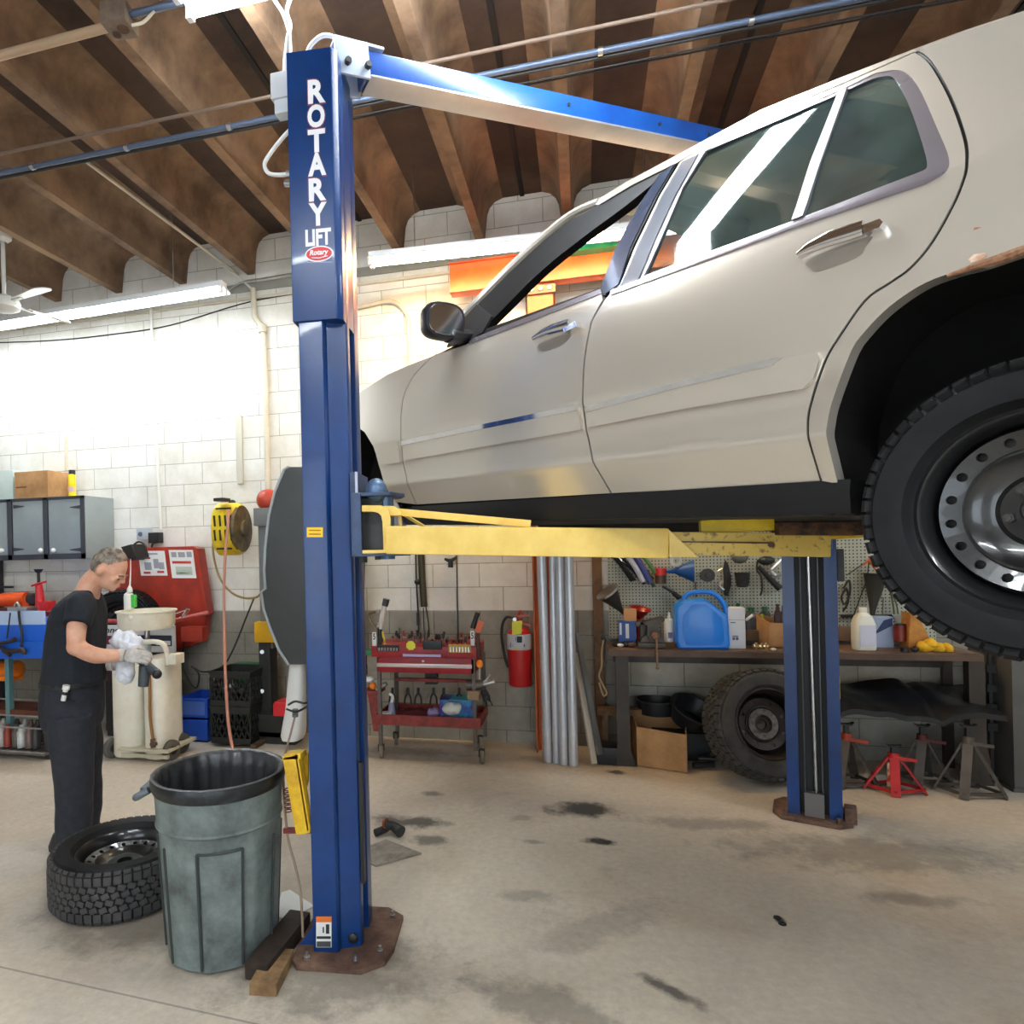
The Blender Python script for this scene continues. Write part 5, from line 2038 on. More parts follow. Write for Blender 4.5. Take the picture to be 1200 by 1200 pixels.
single('plastic_tub', jg, mat('milky_plastic', srgb(206, 220, 214), .4, var=.1), 'milky plastic tub left of the cardboard box on the cabinet', 'tub')
spc = thing('spray_can', 'yellow spray can with a black cap on the cabinet corner', 'spray can', P(84, 578, Y=5.45))
_s = P(84.5, 566, Y=5.42)
_h = P(84.5, 556, Y=5.42).z
(q := MB()).lathe([(0, zc), (.033, zc), (.033, _h), (0, _h)], o=(_s.x, 5.42, 0), n=18)
obj('can_body', q, mat('can_yellow', srgb(236, 214, 30), .35), spc)
pcyl(q := MB(), 84.5, 551, 556.5, 3.6, 5.42)
obj('cap', q, M['black_plastic'], spc)
pcyl(q := MB(), 84.5, 571, 576.5, 4.15, 5.42)
obj('label', q, mat('label_pink', srgb(206, 170, 190), .5), spc)

# ---- outlet, plug, conduits and rails on the back wall
ob = thing('outlet_box', 'grey electrical box on the wall above the red machine', 'outlet', P(167, 626, Y=WY))
pbox(q := MB(), 160, 619, 174, 632.5, WY - .06, .06, .004)
obj('box_body', q, mat('box_grey', srgb(178, 186, 194), .45), ob)
obj('socket', MB().cyl(P(164.5, 626, Y=WY - .061), P(164.5, 626, Y=WY - .07), .022, n=18), mat('socket_blue', srgb(70, 84, 110), .5), ob)
pg = thing('power_plug', 'black power plug in the wall beside the grey outlet', 'plug', P(180, 630, Y=WY))
pbox(q := MB(), 173.5, 624, 185.5, 636.5, WY - .09, .08, .006)
obj('plug_body', q, M['black_plastic'], pg)
obj('cord', MB().tube(pline([(179, 637), (178, 641), (181, 644)], 5.52), .010), M['cable'], pg)


def conduit(name, pts, r, m, label, Y=WY - .03, cat='conduit', group=None):
    return single(name, MB().tube(pline(pts, Y), r, n=10), m, label, cat, group)


conduit('wall_conduit', [(176.5, 352), (179, 420), (183.5, 520), (188.5, 620)], .014, mat('white_conduit', srgb(226, 226, 220), .5), 'thin white conduit running down the left wall to the outlet')
t_ = thing('drain_pipe', 'cream painted pipe with an offset joint descending left of the post', 'pipe', P(310, 575, Y=WY))
obj('pipe', MB().tube(pline([(296.5, 338), (298, 366), (300, 374), (306, 381), (308.5, 392), (312, 480), (314, 576)], WY - .04), .026, n=12), M['cream_pipe'], t_)
obj('coupling', MB().cyl(P(307.5, 381, Y=WY - .04), P(308, 390, Y=WY - .04), .040, n=14), M['cream_pipe'], t_)
pbox(q := MB(), 276.5, 487, 283.5, 567, WY - .03, .03, .004)
single('mounting_rail', q, mat('rail_grey', srgb(196, 192, 178), .5), 'short vertical metal rail on the wall above the hose reel', 'rail')
pbox(q := MB(), 75.2, 511, 78, 551, WY - .02, .02)
single('mounting_rail', q, M['cream_pipe'], 'short vertical rail on the wall above the cardboard box', 'rail')
conduit('wall_conduit', [(408, 362), (430, 358), (452, 353), (466, 356), (476, 368), (479, 386), (481, 470), (482, 520)], .018, M['cream_pipe'], 'cream conduit bending down the wall right of the post')
rb_ = thing('alarm_bell', 'round red fitting on the wall above the grey stand', 'bell', P(313, 586, Y=WY))
obj('dome', MB().lathe([(.001, -.10), (.05, -.09), (.09, -.05), (.10, 0), (.10, .03)], o=P(314, 586, Y=5.45), axis=(0, 1, 0), n=24), mat('bell_red', srgb(170, 60, 40), .4), rb_)
obj('bracket', MB().cyl(P(314, 586, Y=5.45), P(314, 586, Y=WY - .002), .04), M['dark_metal'], rb_)
# wires along the wall top
conduit('wire', [(262, 312), (276, 322), (290, 334), (296, 340)], .010, M['white_plastic'], 'white cable looping from the left light to the drain pipe', WY - .05, 'cable')
conduit('wire', [(268, 340), (285, 330), (310, 326), (345, 320)], .007, M['steel'], 'thin grey cable strung from the left light to the post', WY - .06, 'cable')
conduit('wire', [(-20, 402), (60, 399), (130, 392), (200, 381), (300, 352), (420, 334)], .006, M['cable'], 'thin dark wire along the wall top ledge', WY - .01, 'wire')

# ---- hose reel with its hoses
rx = P(272, 620, Y=5.32)
reel = thing('hose_reel', 'yellow air hose reel mounted high on the wall', 'hose reel', V((rx.x, 5.3, P(272, 655, Y=5.3).z)))
YR = mat('reel_yellow', srgb(236, 206, 40), .4, col2=srgb(206, 170, 24), vscale=10)
s_ = mpp(272, 620, 5.3)
cc = P(272, 620, Y=5.30)
axr = V((.985, .10, 0)).normalized()
fr_ = V((axr.y, -axr.x, 0))
rb2 = MB()
secs = []
for t, k in ((-.13, .86), (-.10, 1.0), (.06, 1.0), (.10, .90)):
    secs.append(ring(cc + axr * t, .17 * k, .235 * k, fr_, Zv, 24, 2.6))
rb2.loft(secs)
obj('housing', rb2, YR, reel, angle=40)
obj('spool', MB().lathe([(.0, .02), (.07, .02), (.075, .0), (.15, -.005), (.205, -.01), (.215, -.03), (.20, -.05)], o=cc + axr * .115, axis=axr, n=36), mat('spool_dark', srgb(46, 42, 38), .5, col2=srgb(120, 100, 60), vscale=8), reel)
objs('hose_guide', MB().span((cc.x - .05, cc.y - .22, cc.z + .235), (cc.x + .05, cc.y - .10, cc.z + .265), bev=.008).ell(P(272, 590, Y=5.3), .035), M['dark_metal'], reel)
for r_ in range(2):
    for k_ in range(4):
        w0 = cc + fr_ * .171 + axr * (-.085 + k_ * .05) + Zv * (.065 - r_ * .125)
        obj('vent_slot', MB().bar(w0 + Zv * .05 + axr * -.003, w0 + Zv * -.045 + axr * .004, .014, .012, up=fr_), M['black_plastic'], reel)
for zz in (.175, -.175):
    w0 = cc + fr_ * .155 + Zv * zz
    obj('vent_slot', MB().bar(w0 - axr * .075, w0 + axr * .06, .016, .02, up=fr_), M['black_plastic'], reel)
hose = single('air_hose', MB().tube(pline([(268, 598, 5.12), (267, 615, 5.08), (264, 650, 5.05), (262.5, 690, 5.0), (263, 740, 4.9), (264.5, 800, 4.75), (268, 850, 4.6), (273, 880, 4.5), (276, 900, 4.4)], 5), .0125, n=10), mat('hose_salmon', srgb(190, 130, 112), .5), 'salmon air hose hanging from the yellow reel down behind the trash can', 'hose')
single('air_hose', MB().tube(pline([(253, 622), (249.5, 640), (252, 660), (259, 680), (272, 695), (288, 701), (302, 699), (308, 690)], 5.3), .010, n=8), mat('hose_tan', srgb(150, 126, 76), .5), 'tan hose looping below the yellow reel to the grey stand', 'hose')
single('power_cable', MB().tube(pline([(298, 700), (288, 725), (276, 755), (266, 775), (258, 783)], 5.4), .008, n=8), M['cable'], 'thin black cable slanting from the hose loop to the crates', 'cable')
single('power_cable', MB().tube(pline([(216, 750), (214, 775), (220, 795), (230, 806), (233, 790), (224, 780), (236, 787), (250, 786), (259, 782)], 5.35), .008, n=8), M['cable'], 'black cable tangled on the wall behind the blue bins', 'cable')
obj('plug_end', MB().cyl(P(257, 785, Y=5.33), P(263, 780, Y=5.33), .018, n=10), YR, reel) if False else None

# ---- red wheel balancer against the wall
BY = 5.15
wb = thing('wheel_balancer', 'dark red wheel balancing machine with two printed sheets on its hood', 'wheel balancer', P(185, 860, Y=5.3))
RD = mat('machine_red', srgb(168, 48, 30), .4, col2=srgb(128, 38, 26), vscale=5)
q = MB()
pprism(q, [(140, 646), (150, 642), (226, 640), (231, 643), (242, 718), (240, 730), (237, 752), (206, 764), (120, 764), (120, 720)], BY + .28, .10, .012)
obj('hood', q, RD, wb)
q = MB()
pprism(q, [(226, 640.5), (231.5, 643), (243, 720), (238, 722)], BY + .24, .12, .004)
obj('hood_edge', q, RD, wb)


def sheet(pts, lines, m):
    o = obj('printed_sheet', pprism(MB(), pts, BY + .2775, .003), M['paper'], wb, angle=None)
    for L_, mm in lines:
        obj('print', pprism(MB(), L_, BY + .2765, .002), mm, o, angle=None)
    return o


PR = mat('print_grey', srgb(150, 152, 160), .8)
PRR = mat('print_red', srgb(180, 50, 50), .7)
def para(x0, y0, x1, y1, sk=.13):
    return [(x0 + (y0 - 645) * sk, y0), (x1 + (y0 - 645) * sk, y0), (x1 + (y1 - 645) * sk, y1), (x0 + (y1 - 645) * sk, y1)]
sheet(para(161.5, 645.5, 192.5, 674.5), [(para(172, 648, 184, 650), PR), (para(165, 653, 175, 655), PRR), (para(167, 659, 175, 668), PR), (para(178, 655, 184, 666), PR), (para(184, 659, 190, 667), PR), (para(165, 670, 173, 672.5), PRR), (para(181, 669, 189, 671.5), PRR)], None)
sheet(para(197.5, 644.5, 226, 677.5), [(para(200, 647, 206, 653), PR), (para(208, 647, 216, 653), PR), (para(218, 646.5, 224, 653), PR), (para(200, 657.5, 222, 660.5), PRR), (para(203, 664, 222, 674), mat('print_green_grey', srgb(176, 186, 172), .8)), (para(203, 671, 221, 672.5), PR)], None)
# weight tray rail, lower cabinet with white panel and lettering
rl_ = MB().tube(pline([(112, 728, BY - .05), (140, 728, BY - .05), (206, 727, BY - .05), (226, 722, BY + .05), (244, 718, BY + .1)], BY), .020, n=10, smooth=False)
obj('guard_rail', rl_, mat('rail_red', srgb(164, 60, 52), .35), wb)
q = MB()
pbox(q, 112, 733, 204, 764, BY, .03, .004)
obj('control_cabinet', q, mat('panel_white', srgb(214, 214, 212), .4), wb)
q = MB()
pbox(q, 160, 744.5, 201, 757, BY - .004, .004)
obj('panel_band', q, mat('panel_navy', srgb(42, 42, 60), .5), wb)
q = MB()
pbox(q, 112, 745, 131, 755, BY - .004, .004)
obj('panel_band', q, mat('panel_maroon', srgb(120, 40, 56), .5), wb)
q = MB()
pbox(q, 183, 751, 199.5, 756, BY - .007, .003)
obj('panel_badge', q, M['paper'], wb)
ta, tb_ = P(120.5, 738.5, Y=BY - .002), P(156, 738.5, Y=BY - .002)
obj('lettering', text_mb('innovan', .1, (ta + tb_) / 2, (1, 0, 0), Zv, bold=.02, fit=((tb_ - ta).length, 6.5 * mpp(138, 738, BY)), shear=.25), M['ink'], wb, angle=None)
q = MB()
pbox(q, 118, 764, 196, 800, BY + .03, .12)
obj('pedestal', q, mat('machine_dark', srgb(52, 34, 30), .6), wb)
q = MB()
pbox(q, 124, 800, 200, 858, BY + .10, .2)
q.span((P(120, 800, Y=BY).x, BY + .05, 0), (P(205, 800, Y=BY).x, BY + .4, .06))
obj('base', q, mat('machine_charcoal', srgb(40, 38, 36), .7), wb)  # base in plain dark grey
q = MB()
pbox(q, 212, 735, 237, 752, BY + .02, .10, .006)
obj('side_box', q, RD, wb)
q = MB()
q.tube(pline([(208, 727), (214, 721), (219, 712.5), (222, 714), (216, 722), (212, 726)], BY - .02), .008, n=6, smooth=False)
q.tube(pline([(206, 719), (220, 714)], BY - .02), .006, n=6, smooth=False)
single('caliper', q, M['chrome'], 'shiny caliper gauge resting on the guard rail of the red machine', 'caliper')
q = MB()
pprism(q, [(141, 641), (154, 637.5), (159, 653), (152, 657)], BY + .06, .2, .01)
single('work_lamp', q, M['black_plastic'], 'black boxy work lamp at the top left corner of the red hood', 'lamp')
conduit('power_cable', [(155, 640), (162, 635), (168, 637), (172, 642)], .009, M['cable'], 'black cable arching from the work lamp over the red hood', 5.3, 'cable')
# tire mounted on the balancer
tcen = P(147, 733, Y=BY + .15)
bt = thing('mounted_tire', 'black tire on the red machine behind the face of the mechanic', 'tire', tcen - Zv * .3)
tm_ = tire_mb(.335, .21, .20, blocks=48, rows=4)
rm_, zf2 = rim_mb(.212, .2)
B = basis(tcen, (.15, -1, 0), (1, 0, 0))
for q in (tm_, rm_):
    bmesh.ops.transform(q.bm, matrix=B, verts=q.bm.verts)
obj('tire', tm_, M['tire'], bt, angle=30)
obj('rim', rm_, M['rim_black'], bt, angle=30)

# ---- waste oil drainer
dp = P(172, 884, Z=0)
DY = dp.y
ds = mpp(172, 800, DY)
dr_ = thing('oil_drainer', 'cream waste oil drainer with a round bowl and wheels in front of the mechanic', 'oil drainer', dp)
CRM = mat('cream_enamel', srgb(238, 234, 220), .4, col2=srgb(220, 210, 186), vscale=5, thr=(.4, .75))
zt, zb = P(172, 776, Y=DY).z, P(172, 882, Y=DY).z
for sgn, xc, wpx, ztop_ in ((-1, 158.5, 19, P(158, 775, Y=DY).z), (1, 192, 14.5, P(192, 768, Y=DY).z)):
    c_ = P(xc, 830, Y=DY)
    q = MB()
    secs = []
    for z, k in ((zb, .94), (zb + .02, 1.0), (ztop_ - .03, 1.0), (ztop_ - .008, .96), (ztop_, .86)):
        secs.append(ring((c_.x, c_.y, z), wpx * ds * k, .17 * k, n=28, p=3.2))
    q.loft(secs)
    obj('tank', q, CRM, dr_, angle=40)
bz1, bz0 = P(172, 715, Y=DY).z, P(172, 736, Y=DY).z
bc = P(172, 725, Y=DY)
q = MB().lathe([(.0, bz0 - .004), (29 * ds, bz0), (31.5 * ds, bz0 + .03), (32 * ds, bz1 - .015), (34 * ds, bz1 - .012), (34 * ds, bz1), (31 * ds, bz1), (30.5 * ds, bz0 + .03), (0, bz0 + .01)], o=(bc.x, bc.y, 0), n=48)
obj('bowl', q, CRM, dr_)
obj('bowl_tap', MB().ell(P(153, 724, Y=DY - 31 * ds), (.025, .02, .025)), CRM, dr_)
st_ = MB().cyl((bc.x, bc.y, bz0 - .01), (bc.x, bc.y, P(172, 748, Y=DY).z), .022, n=14).cyl((bc.x, bc.y, P(172, 748, Y=DY).z), (bc.x, bc.y, zt - .02), .018, n=12)
obj('stem', st_, M['steel'], dr_)
obj('valve', MB().cyl(P(172, 754, Y=DY - .0), P(172.5, 767, Y=DY), .034, n=16).box(P(173, 772, Y=DY - .08), (.09, .05, .05), bev=.008), mat('valve_grey', srgb(168, 178, 182), .4, metal=.3), dr_)
q = MB().tube(pline([(152, 755, DY - .16), (165, 752.5, DY - .18), (182, 752, DY - .18), (191, 755, DY - .16), (195, 763, DY - .14), (196.5, 779, DY - .12)], DY), .020, n=12)
obj('push_handle', q, CRM, dr_)
pbox(q := MB(), 197, 767, 206, 779, DY - .14, .12, .008)
obj('handle_bracket', q, CRM, dr_)
q = MB().tube(pline([(175, 780, DY - .17), (175.5, 810, DY - .19), (176, 840, DY - .19), (179, 866, DY - .19)], DY), .012, n=8)
obj('sight_hose', q, mat('amber_hose', srgb(142, 96, 40), .35), dr_)
obj('drain_tap', MB().cyl(P(179, 866, Y=DY - .19), P(179.5, 876, Y=DY - .19), .02, n=10).box(P(180, 872, Y=DY - .2), (.05, .03, .02)), M['rust'], dr_)
q = MB()
pbox(q, 138, 878, 197, 881.5, DY - .20, .40, .003)
pbox(q, 142, 884, 196, 888.5, DY - .18, .03, .003)
obj('chassis', q, mat('cream_chassis', srgb(214, 206, 180), .5, var=.2), dr_)
for i, (xx, yy, dd) in enumerate(((132, 882, -.13), (201, 878, -.10), (213, 876, .10))):
    wp = P(xx, yy, Y=DY + dd)
    wp.z = .082
    wd = V((1, -.25, 0)).normalized()
    w_ = obj('caster', MB().lathe([(.02, -.022), (.07, -.024), (.082, -.014), (.082, .014), (.07, .024), (.02, .022)], o=wp, axis=wd, n=28), mat('caster_grey_rubber', srgb(88, 84, 78), .7), dr_)
    obj('hub', MB().cyl(wp - wd * .03, wp + wd * .03, .035, n=16), M['dark_metal'], w_)
obj('axle', MB().cyl(V((P(132, 882, Y=DY - .13).x, DY - .13, .082)), V((P(201, 878, Y=DY - .10).x, DY - .10, .082)), .012), M['steel'], dr_)
bo = thing('squeeze_bottle', 'white squeeze bottle with a green back and long spout standing in the oil bowl', 'bottle', P(151, 714, Y=DY + .05))
BYD = DY + .03
pcyl(q := MB(), 151, 694, 714, 5, BYD, prof=[(0, 0), (5.6, 0), (5.6, .72), (5, .9), (2.5, 1), (0, 1)])
obj('bottle_body', q, M['white_plastic'], bo)
pcyl(q := MB(), 152, 686, 694, 3, BYD, prof=[(3.4, 0), (3, .5), (1, 1), (0, 1)])
q.tube(pline([(152, 688), (153, 670), (153, 655)], BYD), [.008, .005, .003], n=8)
obj('spout', q, M['white_plastic'], bo)
pbox(q := MB(), 152.5, 697, 157.2, 712, BYD - .02, .04, .01)
obj('label', q, mat('label_green', srgb(70, 180, 70), .5), bo)

# ---- blue bins and black milk crates
def crate(name, label, x0, y0, x1, y1, Y, depth, m, cat, group=None, lattice=True):
    X0, Z0, X1, Z1 = pspan(x0, y0, x1, y1, Y)
    Z0 = max(Z0, 0)
    t = thing(name, label, cat, ((X0 + X1) / 2, Y + depth / 2, Z0), group)
    w = .012
    hh = Z1 - Z0
    sh_ = MB()
    sh_.span((X0, Y, Z0), (X1, Y + depth, Z0 + w))
    for (a, b_) in (((X0, Y), (X1, Y + w)), ((X0, Y + depth - w), (X1, Y + depth)), ((X0, Y + w), (X0 + w, Y + depth - w)), ((X1 - w, Y + w), (X1, Y + depth - w))):
        if lattice:
            sh_.span((a[0], a[1], Z0), (b_[0], b_[1], Z0 + hh * .16)).span((a[0], a[1], Z0 + hh * .80), (b_[0], b_[1], Z1))
            n = 7
            alongx = abs(b_[0] - a[0]) > abs(b_[1] - a[1])
            for k_ in range(n + 1):
                f_ = k_ / n
                for dg in (0, 1):
                    if alongx:
                        p0 = V((a[0] + (b_[0] - a[0]) * f_, a[1] + w / 2, Z0 + hh * .15))
                        g_ = min(1, max(0, f_ + (.25 if dg else -.25)))
                        p1 = V((a[0] + (b_[0] - a[0]) * g_, a[1] + w / 2, Z0 + hh * .81))
                    else:
                        p0 = V((a[0] + w / 2, a[1] + (b_[1] - a[1]) * f_, Z0 + hh * .15))
                        g_ = min(1, max(0, f_ + (.25 if dg else -.25)))
                        p1 = V((a[0] + w / 2, a[1] + (b_[1] - a[1]) * g_, Z0 + hh * .81))
                    sh_.bar(p0, p1, .012, .010, up=(0, 1, 0) if alongx else (1, 0, 0))
        else:
            sh_.span((a[0], a[1], Z0), (b_[0], b_[1], Z1))
    obj('crate_shell', sh_, m, t)
    obj('crate_rim', MB().span((X0 - .008, Y - .008, Z1 - .022), (X1 + .008, Y + .006, Z1), bev=.003).span((X0 - .008, Y + depth - .006, Z1 - .022), (X1 + .008, Y + depth + .008, Z1)).span((X0 - .008, Y, Z1 - .022), (X0 + .006, Y + depth, Z1)).span((X1 - .006, Y, Z1 - .022), (X1 + .008, Y + depth, Z1)), m, t)
    return t


BLB = mat('bin_blue', srgb(36, 84, 190), .4, var=.15)
BLB2 = mat('bin_blue_pale', srgb(84, 116, 196), .45, var=.15)
GY = 5.12
c1 = crate('storage_bin', 'blue plastic bin standing on the floor beside the black crates', 208, 843, 243, 870, GY + .05, .36, BLB, 'bin', lattice=False)
c2 = crate('storage_bin', 'blue plastic bin with a pale front stacked on the lower blue bin', 209, 818.5, 243, 842.5, GY + .05, .36, BLB, 'bin', lattice=False)
pbox(q := MB(), 212, 822, 240, 838, GY + .045, .005)
obj('front_label', q, BLB2, c2)
BKC = mat('crate_black', srgb(34, 36, 34), .5)
crate('milk_crate', 'black milk crate on the floor, lower one of the pair', 247, 828, 293, 872, GY - .06, .36, BKC, 'crate')
crate('milk_crate', 'black milk crate with metal parts, upper one of the pair', 246, 787, 293, 827.5, GY - .06, .36, BKC, 'crate')
for i_, (xx, yy, rr, mm) in enumerate(((255, 812, .05, M['dark_metal']), (270, 810, .06, M['steel']), (282, 814, .05, M['dark_metal']))):
    single('machine_part', MB().lathe([(.01, -.02), (rr, -.03), (rr, .03), (.01, .02)], o=P(xx, yy, Y=GY + .06), axis=(.3 * i_ - .2, 1, .3), n=16), mm, ('dark round part at the left in the upper black crate', 'steel round part in the middle of the upper black crate', 'dark round part at the right in the upper black crate')[i_], 'machine part')
_a = pspan(272, 778, 306, 788, GY + .33)
(q := MB()).span((_a[0], GY + .33, 0), (_a[2], GY + .45, _a[3]), bev=.008)
single('green_bin', q, mat('tray_green', srgb(48, 110, 58), .45), 'green plastic bin standing behind the black milk crates', 'bin')

# ---- grey stand with a yellow collar
gs = thing('steel_stand', 'grey steel column stand with a yellow collar behind the dark guard', 'stand', P(320, 862, Y=5.2))
q = MB()
pbox(q, 304, 612, 318, 760, 5.30, .10, .004)
obj('upper_column', q, mat('column_grey', srgb(120, 122, 120), .45, var=.2), gs)
q = MB()
pbox(q, 297, 595, 322, 616, 5.26, .18, .004)
obj('head_plate', q, mat('column_grey', (1, 1, 1)), gs)
q = MB()
pbox(q, 298, 729, 330, 753, 5.24, .20, .006)
obj('collar', q, mat('collar_yellow', srgb(232, 176, 30), .4, var=.15), gs)
q = MB()
pbox(q, 304, 753, 317, 842, 5.28, .14, .004)
obj('lower_column', q, mat('column_dark', srgb(48, 48, 46), .5, var=.2), gs)
q = MB()
pbox(q, 302, 838, 345, 865, 5.22, .16, .006)
q.span((P(302, 850, Y=5.22).x, 5.22, 0), (P(345, 850, Y=5.22).x, 5.38, .1))
obj('base_beam', q, mat('column_dark', (1, 1, 1)), gs)
for yy in (764, 810):
    obj('bolt', MB().cyl(P(307, yy, Y=5.28), P(307, yy, Y=5.265), .018, n=10), M['steel'], gs)
q = MB()
q.span((-3.02, 4.95, .001), (-2.98, 5.35, .04))
single('wood_stick', MB().bar(P(297, 875, Z=.02), P(316, 864, Z=.02), .05, .035), mat('dark_wood', srgb(92, 70, 50), .8), 'short dark wooden stick on the floor before the grey stand', 'stick')

# ---- dark plastic guard on a white pedestal, red box at its foot
GYD = 4.95
bg2 = thing('balancer_guard', 'tall rounded dark grey plastic guard on a white pedestal behind the post', 'machine guard', P(346, 862, Y=GYD + .1))
left = [(338, 547), (333, 550), (322, 576), (315, 604), (311, 640), (309.5, 668), (311, 690), (306, 694), (309, 714), (316, 735), (327, 762), (338, 779)]
right = [(392, 779), (402, 760), (409, 735), (413, 700), (414, 660), (412, 620), (406, 580), (397, 550), (392, 547)]
q = MB()
pprism(q, left + right, GYD, .30, .010)
obj('guard_shell', q, mat('guard_grey', srgb(70, 73, 74), .55, var=.12, vscale=5), bg2)
q = MB()
pp = [P(x, y, Y=GYD - .004) for x, y in left]
q.tube(pp, .012, n=8, smooth=False)
obj('guard_edge', q, mat('guard_edge_grey', srgb(150, 158, 162), .4), bg2)
q = MB()
x_ = P(347, 820, Y=GYD + .12)
q.loft([ring((x_.x + (P(x, y, Y=GYD + .12).x - x_.x), GYD + .12, P(x, y, Y=GYD + .12).z), rx_ * mpp(347, 820, GYD + .12), .06 + (y - 780) * .0006, n=20, p=3) for x, y, rx_ in ((349, 776, 9), (348, 800, 10), (347, 830, 11), (345, 852, 13), (344, 860, 13), (344, 865, 11))])
obj('pedestal', q, mat('pedestal_white', srgb(226, 226, 224), .35), bg2)
rbx = thing('red_toolbox', 'small red plastic box on the floor beam beside the white pedestal', 'box', P(328, 840, Y=5.1))
pbox(q := MB(), 320, 825, 337, 839.5, 5.05, .16, .008)
obj('box_body', q, mat('plastic_red', srgb(206, 40, 48), .35), rbx)
pbox(q := MB(), 321, 823, 336, 826, 5.04, .17, .006)
obj('lid', q, mat('plastic_red', (1, 1, 1)), rbx)
co_ = thing('lift_cord', 'brownish cord with a grey plug hanging between the trash can and the post', 'cord', P(352, 1098, Z=0))
obj('cord', MB().tube([P(346, 838, Y=3.2), P(340, 862, Y=3.0), P(334, 884, Y=2.75), P(332, 910, Y=2.62), P(334, 950, Y=2.56), P(338, 985, Y=2.53), P(346, 1015, Y=2.50), P(352, 1045, Y=2.48), P(354, 1075, Y=2.48), P(355, 1098, Y=2.48)], .0055, n=8), mat('cord_brown_grey', srgb(136, 116, 98), .5), co_)
obj('plug', MB().cyl(P(346, 831, Y=3.2), P(346, 840, Y=3.2), .016, n=12), mat('plug_grey', srgb(96, 98, 96), .5), co_)
objs('loop', MB().tube([P(338, 826, Y=3.2), P(346, 822, Y=3.15), P(357, 824, Y=3.1), P(366, 820, Y=3.1)], .006, n=6).tube([P(336, 831, Y=3.2), P(347, 834, Y=3.16), P(358, 829, Y=3.12), P(366, 824, Y=3.1)], .006, n=6), M['cable'], co_)

# ---- blue parts washer at the left edge with its shelf
PY = 4.45
pw = thing('parts_washer', 'blue parts washer basin on thin legs at the left edge', 'parts washer', P(25, 880, Y=PY))
BW = mat('washer_blue', srgb(24, 96, 206), .38, var=.1)
q = MB()
pbox(q, -60, 730, 52, 771, PY, .55, .006)
obj('basin', q, BW, pw)
q = MB()
pprism(q, [(-60, 752), (52, 752), (50, 771), (-60, 774)], PY - .03, .03, .004)
obj('apron', q, mat('washer_blue_deep', srgb(20, 88, 190), .4), pw)
q = MB()
pprism(q, [(-60, 717), (51, 716), (51.5, 732), (-60, 733)], PY - .004, .02, .003)
obj('splash_panel', q, mat('washer_pale', srgb(176, 196, 226), .4), pw)
for x, y0, y1, m_, Yv in ((8.5, 772, 852, mat('leg_teal', srgb(92, 130, 134), .5), PY + .12), (53.5, 770, 888, mat('leg_dark', srgb(52, 52, 54), .5), PY + .05), (-40, 772, 890, mat('leg_dark', (1, 1, 1)), PY + .05)):
    pb_ = P(x, (y0 + y1) / 2, Y=Yv)
    obj('leg', MB().span((pb_.x - .022, Yv, 0), (pb_.x + .022, Yv + .045, P(x, y0, Y=Yv).z)), m_, pw)
sh2 = MB()
zs_ = P(25, 880, Y=PY).z
for yy in (838, 852, 880):
    z_ = P(25, yy, Y=PY).z
    for Yv in (PY - .02, PY + .5):
        sh2.cyl((P(-60, yy, Y=Yv).x, Yv, z_), (P(52, yy, Y=Yv).x, Yv, z_), .008, n=8)
for k_ in range(14):
    x_ = P(-60 + k_ * 8.5, 880, Y=PY).x
    sh2.cyl((x_, PY - .02, zs_), (x_, PY + .5, zs_), .005, n=6)
obj('wire_shelf', sh2, M['steel'], pw)
obj('shelf_board', MB().span((P(-60, 884, Y=PY).x, PY, max(.02, zs_ - .03)), (P(52, 884, Y=PY).x, PY + .5, max(.03, zs_ - .01))), mat('shelf_grey', srgb(110, 104, 100), .6), pw)
# contents of the shelf
pal = [srgb(196, 192, 186), srgb(150, 60, 44), srgb(96, 88, 84), srgb(210, 210, 206), srgb(120, 96, 88), srgb(60, 58, 60)]
names_ = ('white', 'brown', 'grey', 'pale', 'tan', 'dark')
k_ = 0
for row, yb in enumerate((880, 866)):
    for x in range(3, 50, 8):
        xx = x + random.uniform(-1.5, 1.5) + row * 3
        c_ = pal[k_ % 6]
        m_ = mat('shelf_can_%s' % names_[k_ % 6], c_, .4, var=.3, vscale=18)
        q = MB()
        Yv = PY + .08 + row * .16
        a_ = P(xx, yb, Y=Yv)
        r_ = .034
        base = V((a_.x, Yv, zs_ + .004 + row * .0))
        q.lathe([(0, 0), (r_, 0), (r_, .13), (r_ * .6, .16), (r_ * .4, .19), (0, .19)], o=base, n=14)
        single('bottle', q, m_, 'small oily bottle or can on the wire shelf below the blue washer', 'bottle', 'bottles on the wire shelf')
        k_ += 1
# orange machine below
om = thing('orange_compressor', 'orange compressor tank under the blue washer', 'compressor', P(10, 800, Y=PY + .3))
q = MB().cyl(P(-30, 786, Y=PY + .3), P(20, 784, Y=PY + .3), .075, n=24).ell(P(20, 784, Y=PY + .3), (.05, .075, .075))
obj('tank', q, mat('bright_orange', srgb(236, 122, 22), .4, var=.15), om)
q = MB()
pbox(q, -20, 790, 15, 798, PY + .25, .12)
q.span((P(-10, 795, Y=PY + .3).x, PY + .28, zs_), (P(-6, 795, Y=PY + .3).x, PY + .32, P(0, 795, Y=PY + .3).z))
obj('mount', q, mat('bright_orange', (1, 1, 1)), om)
q = MB()
pbox(q, -30, 832, 52, 838, PY + .12, .3)
single('rusty_tray', q, mat('tray_rust', srgb(120, 70, 48), .8, var=.4), 'rusty tray on the frame between the washer legs', 'tray')
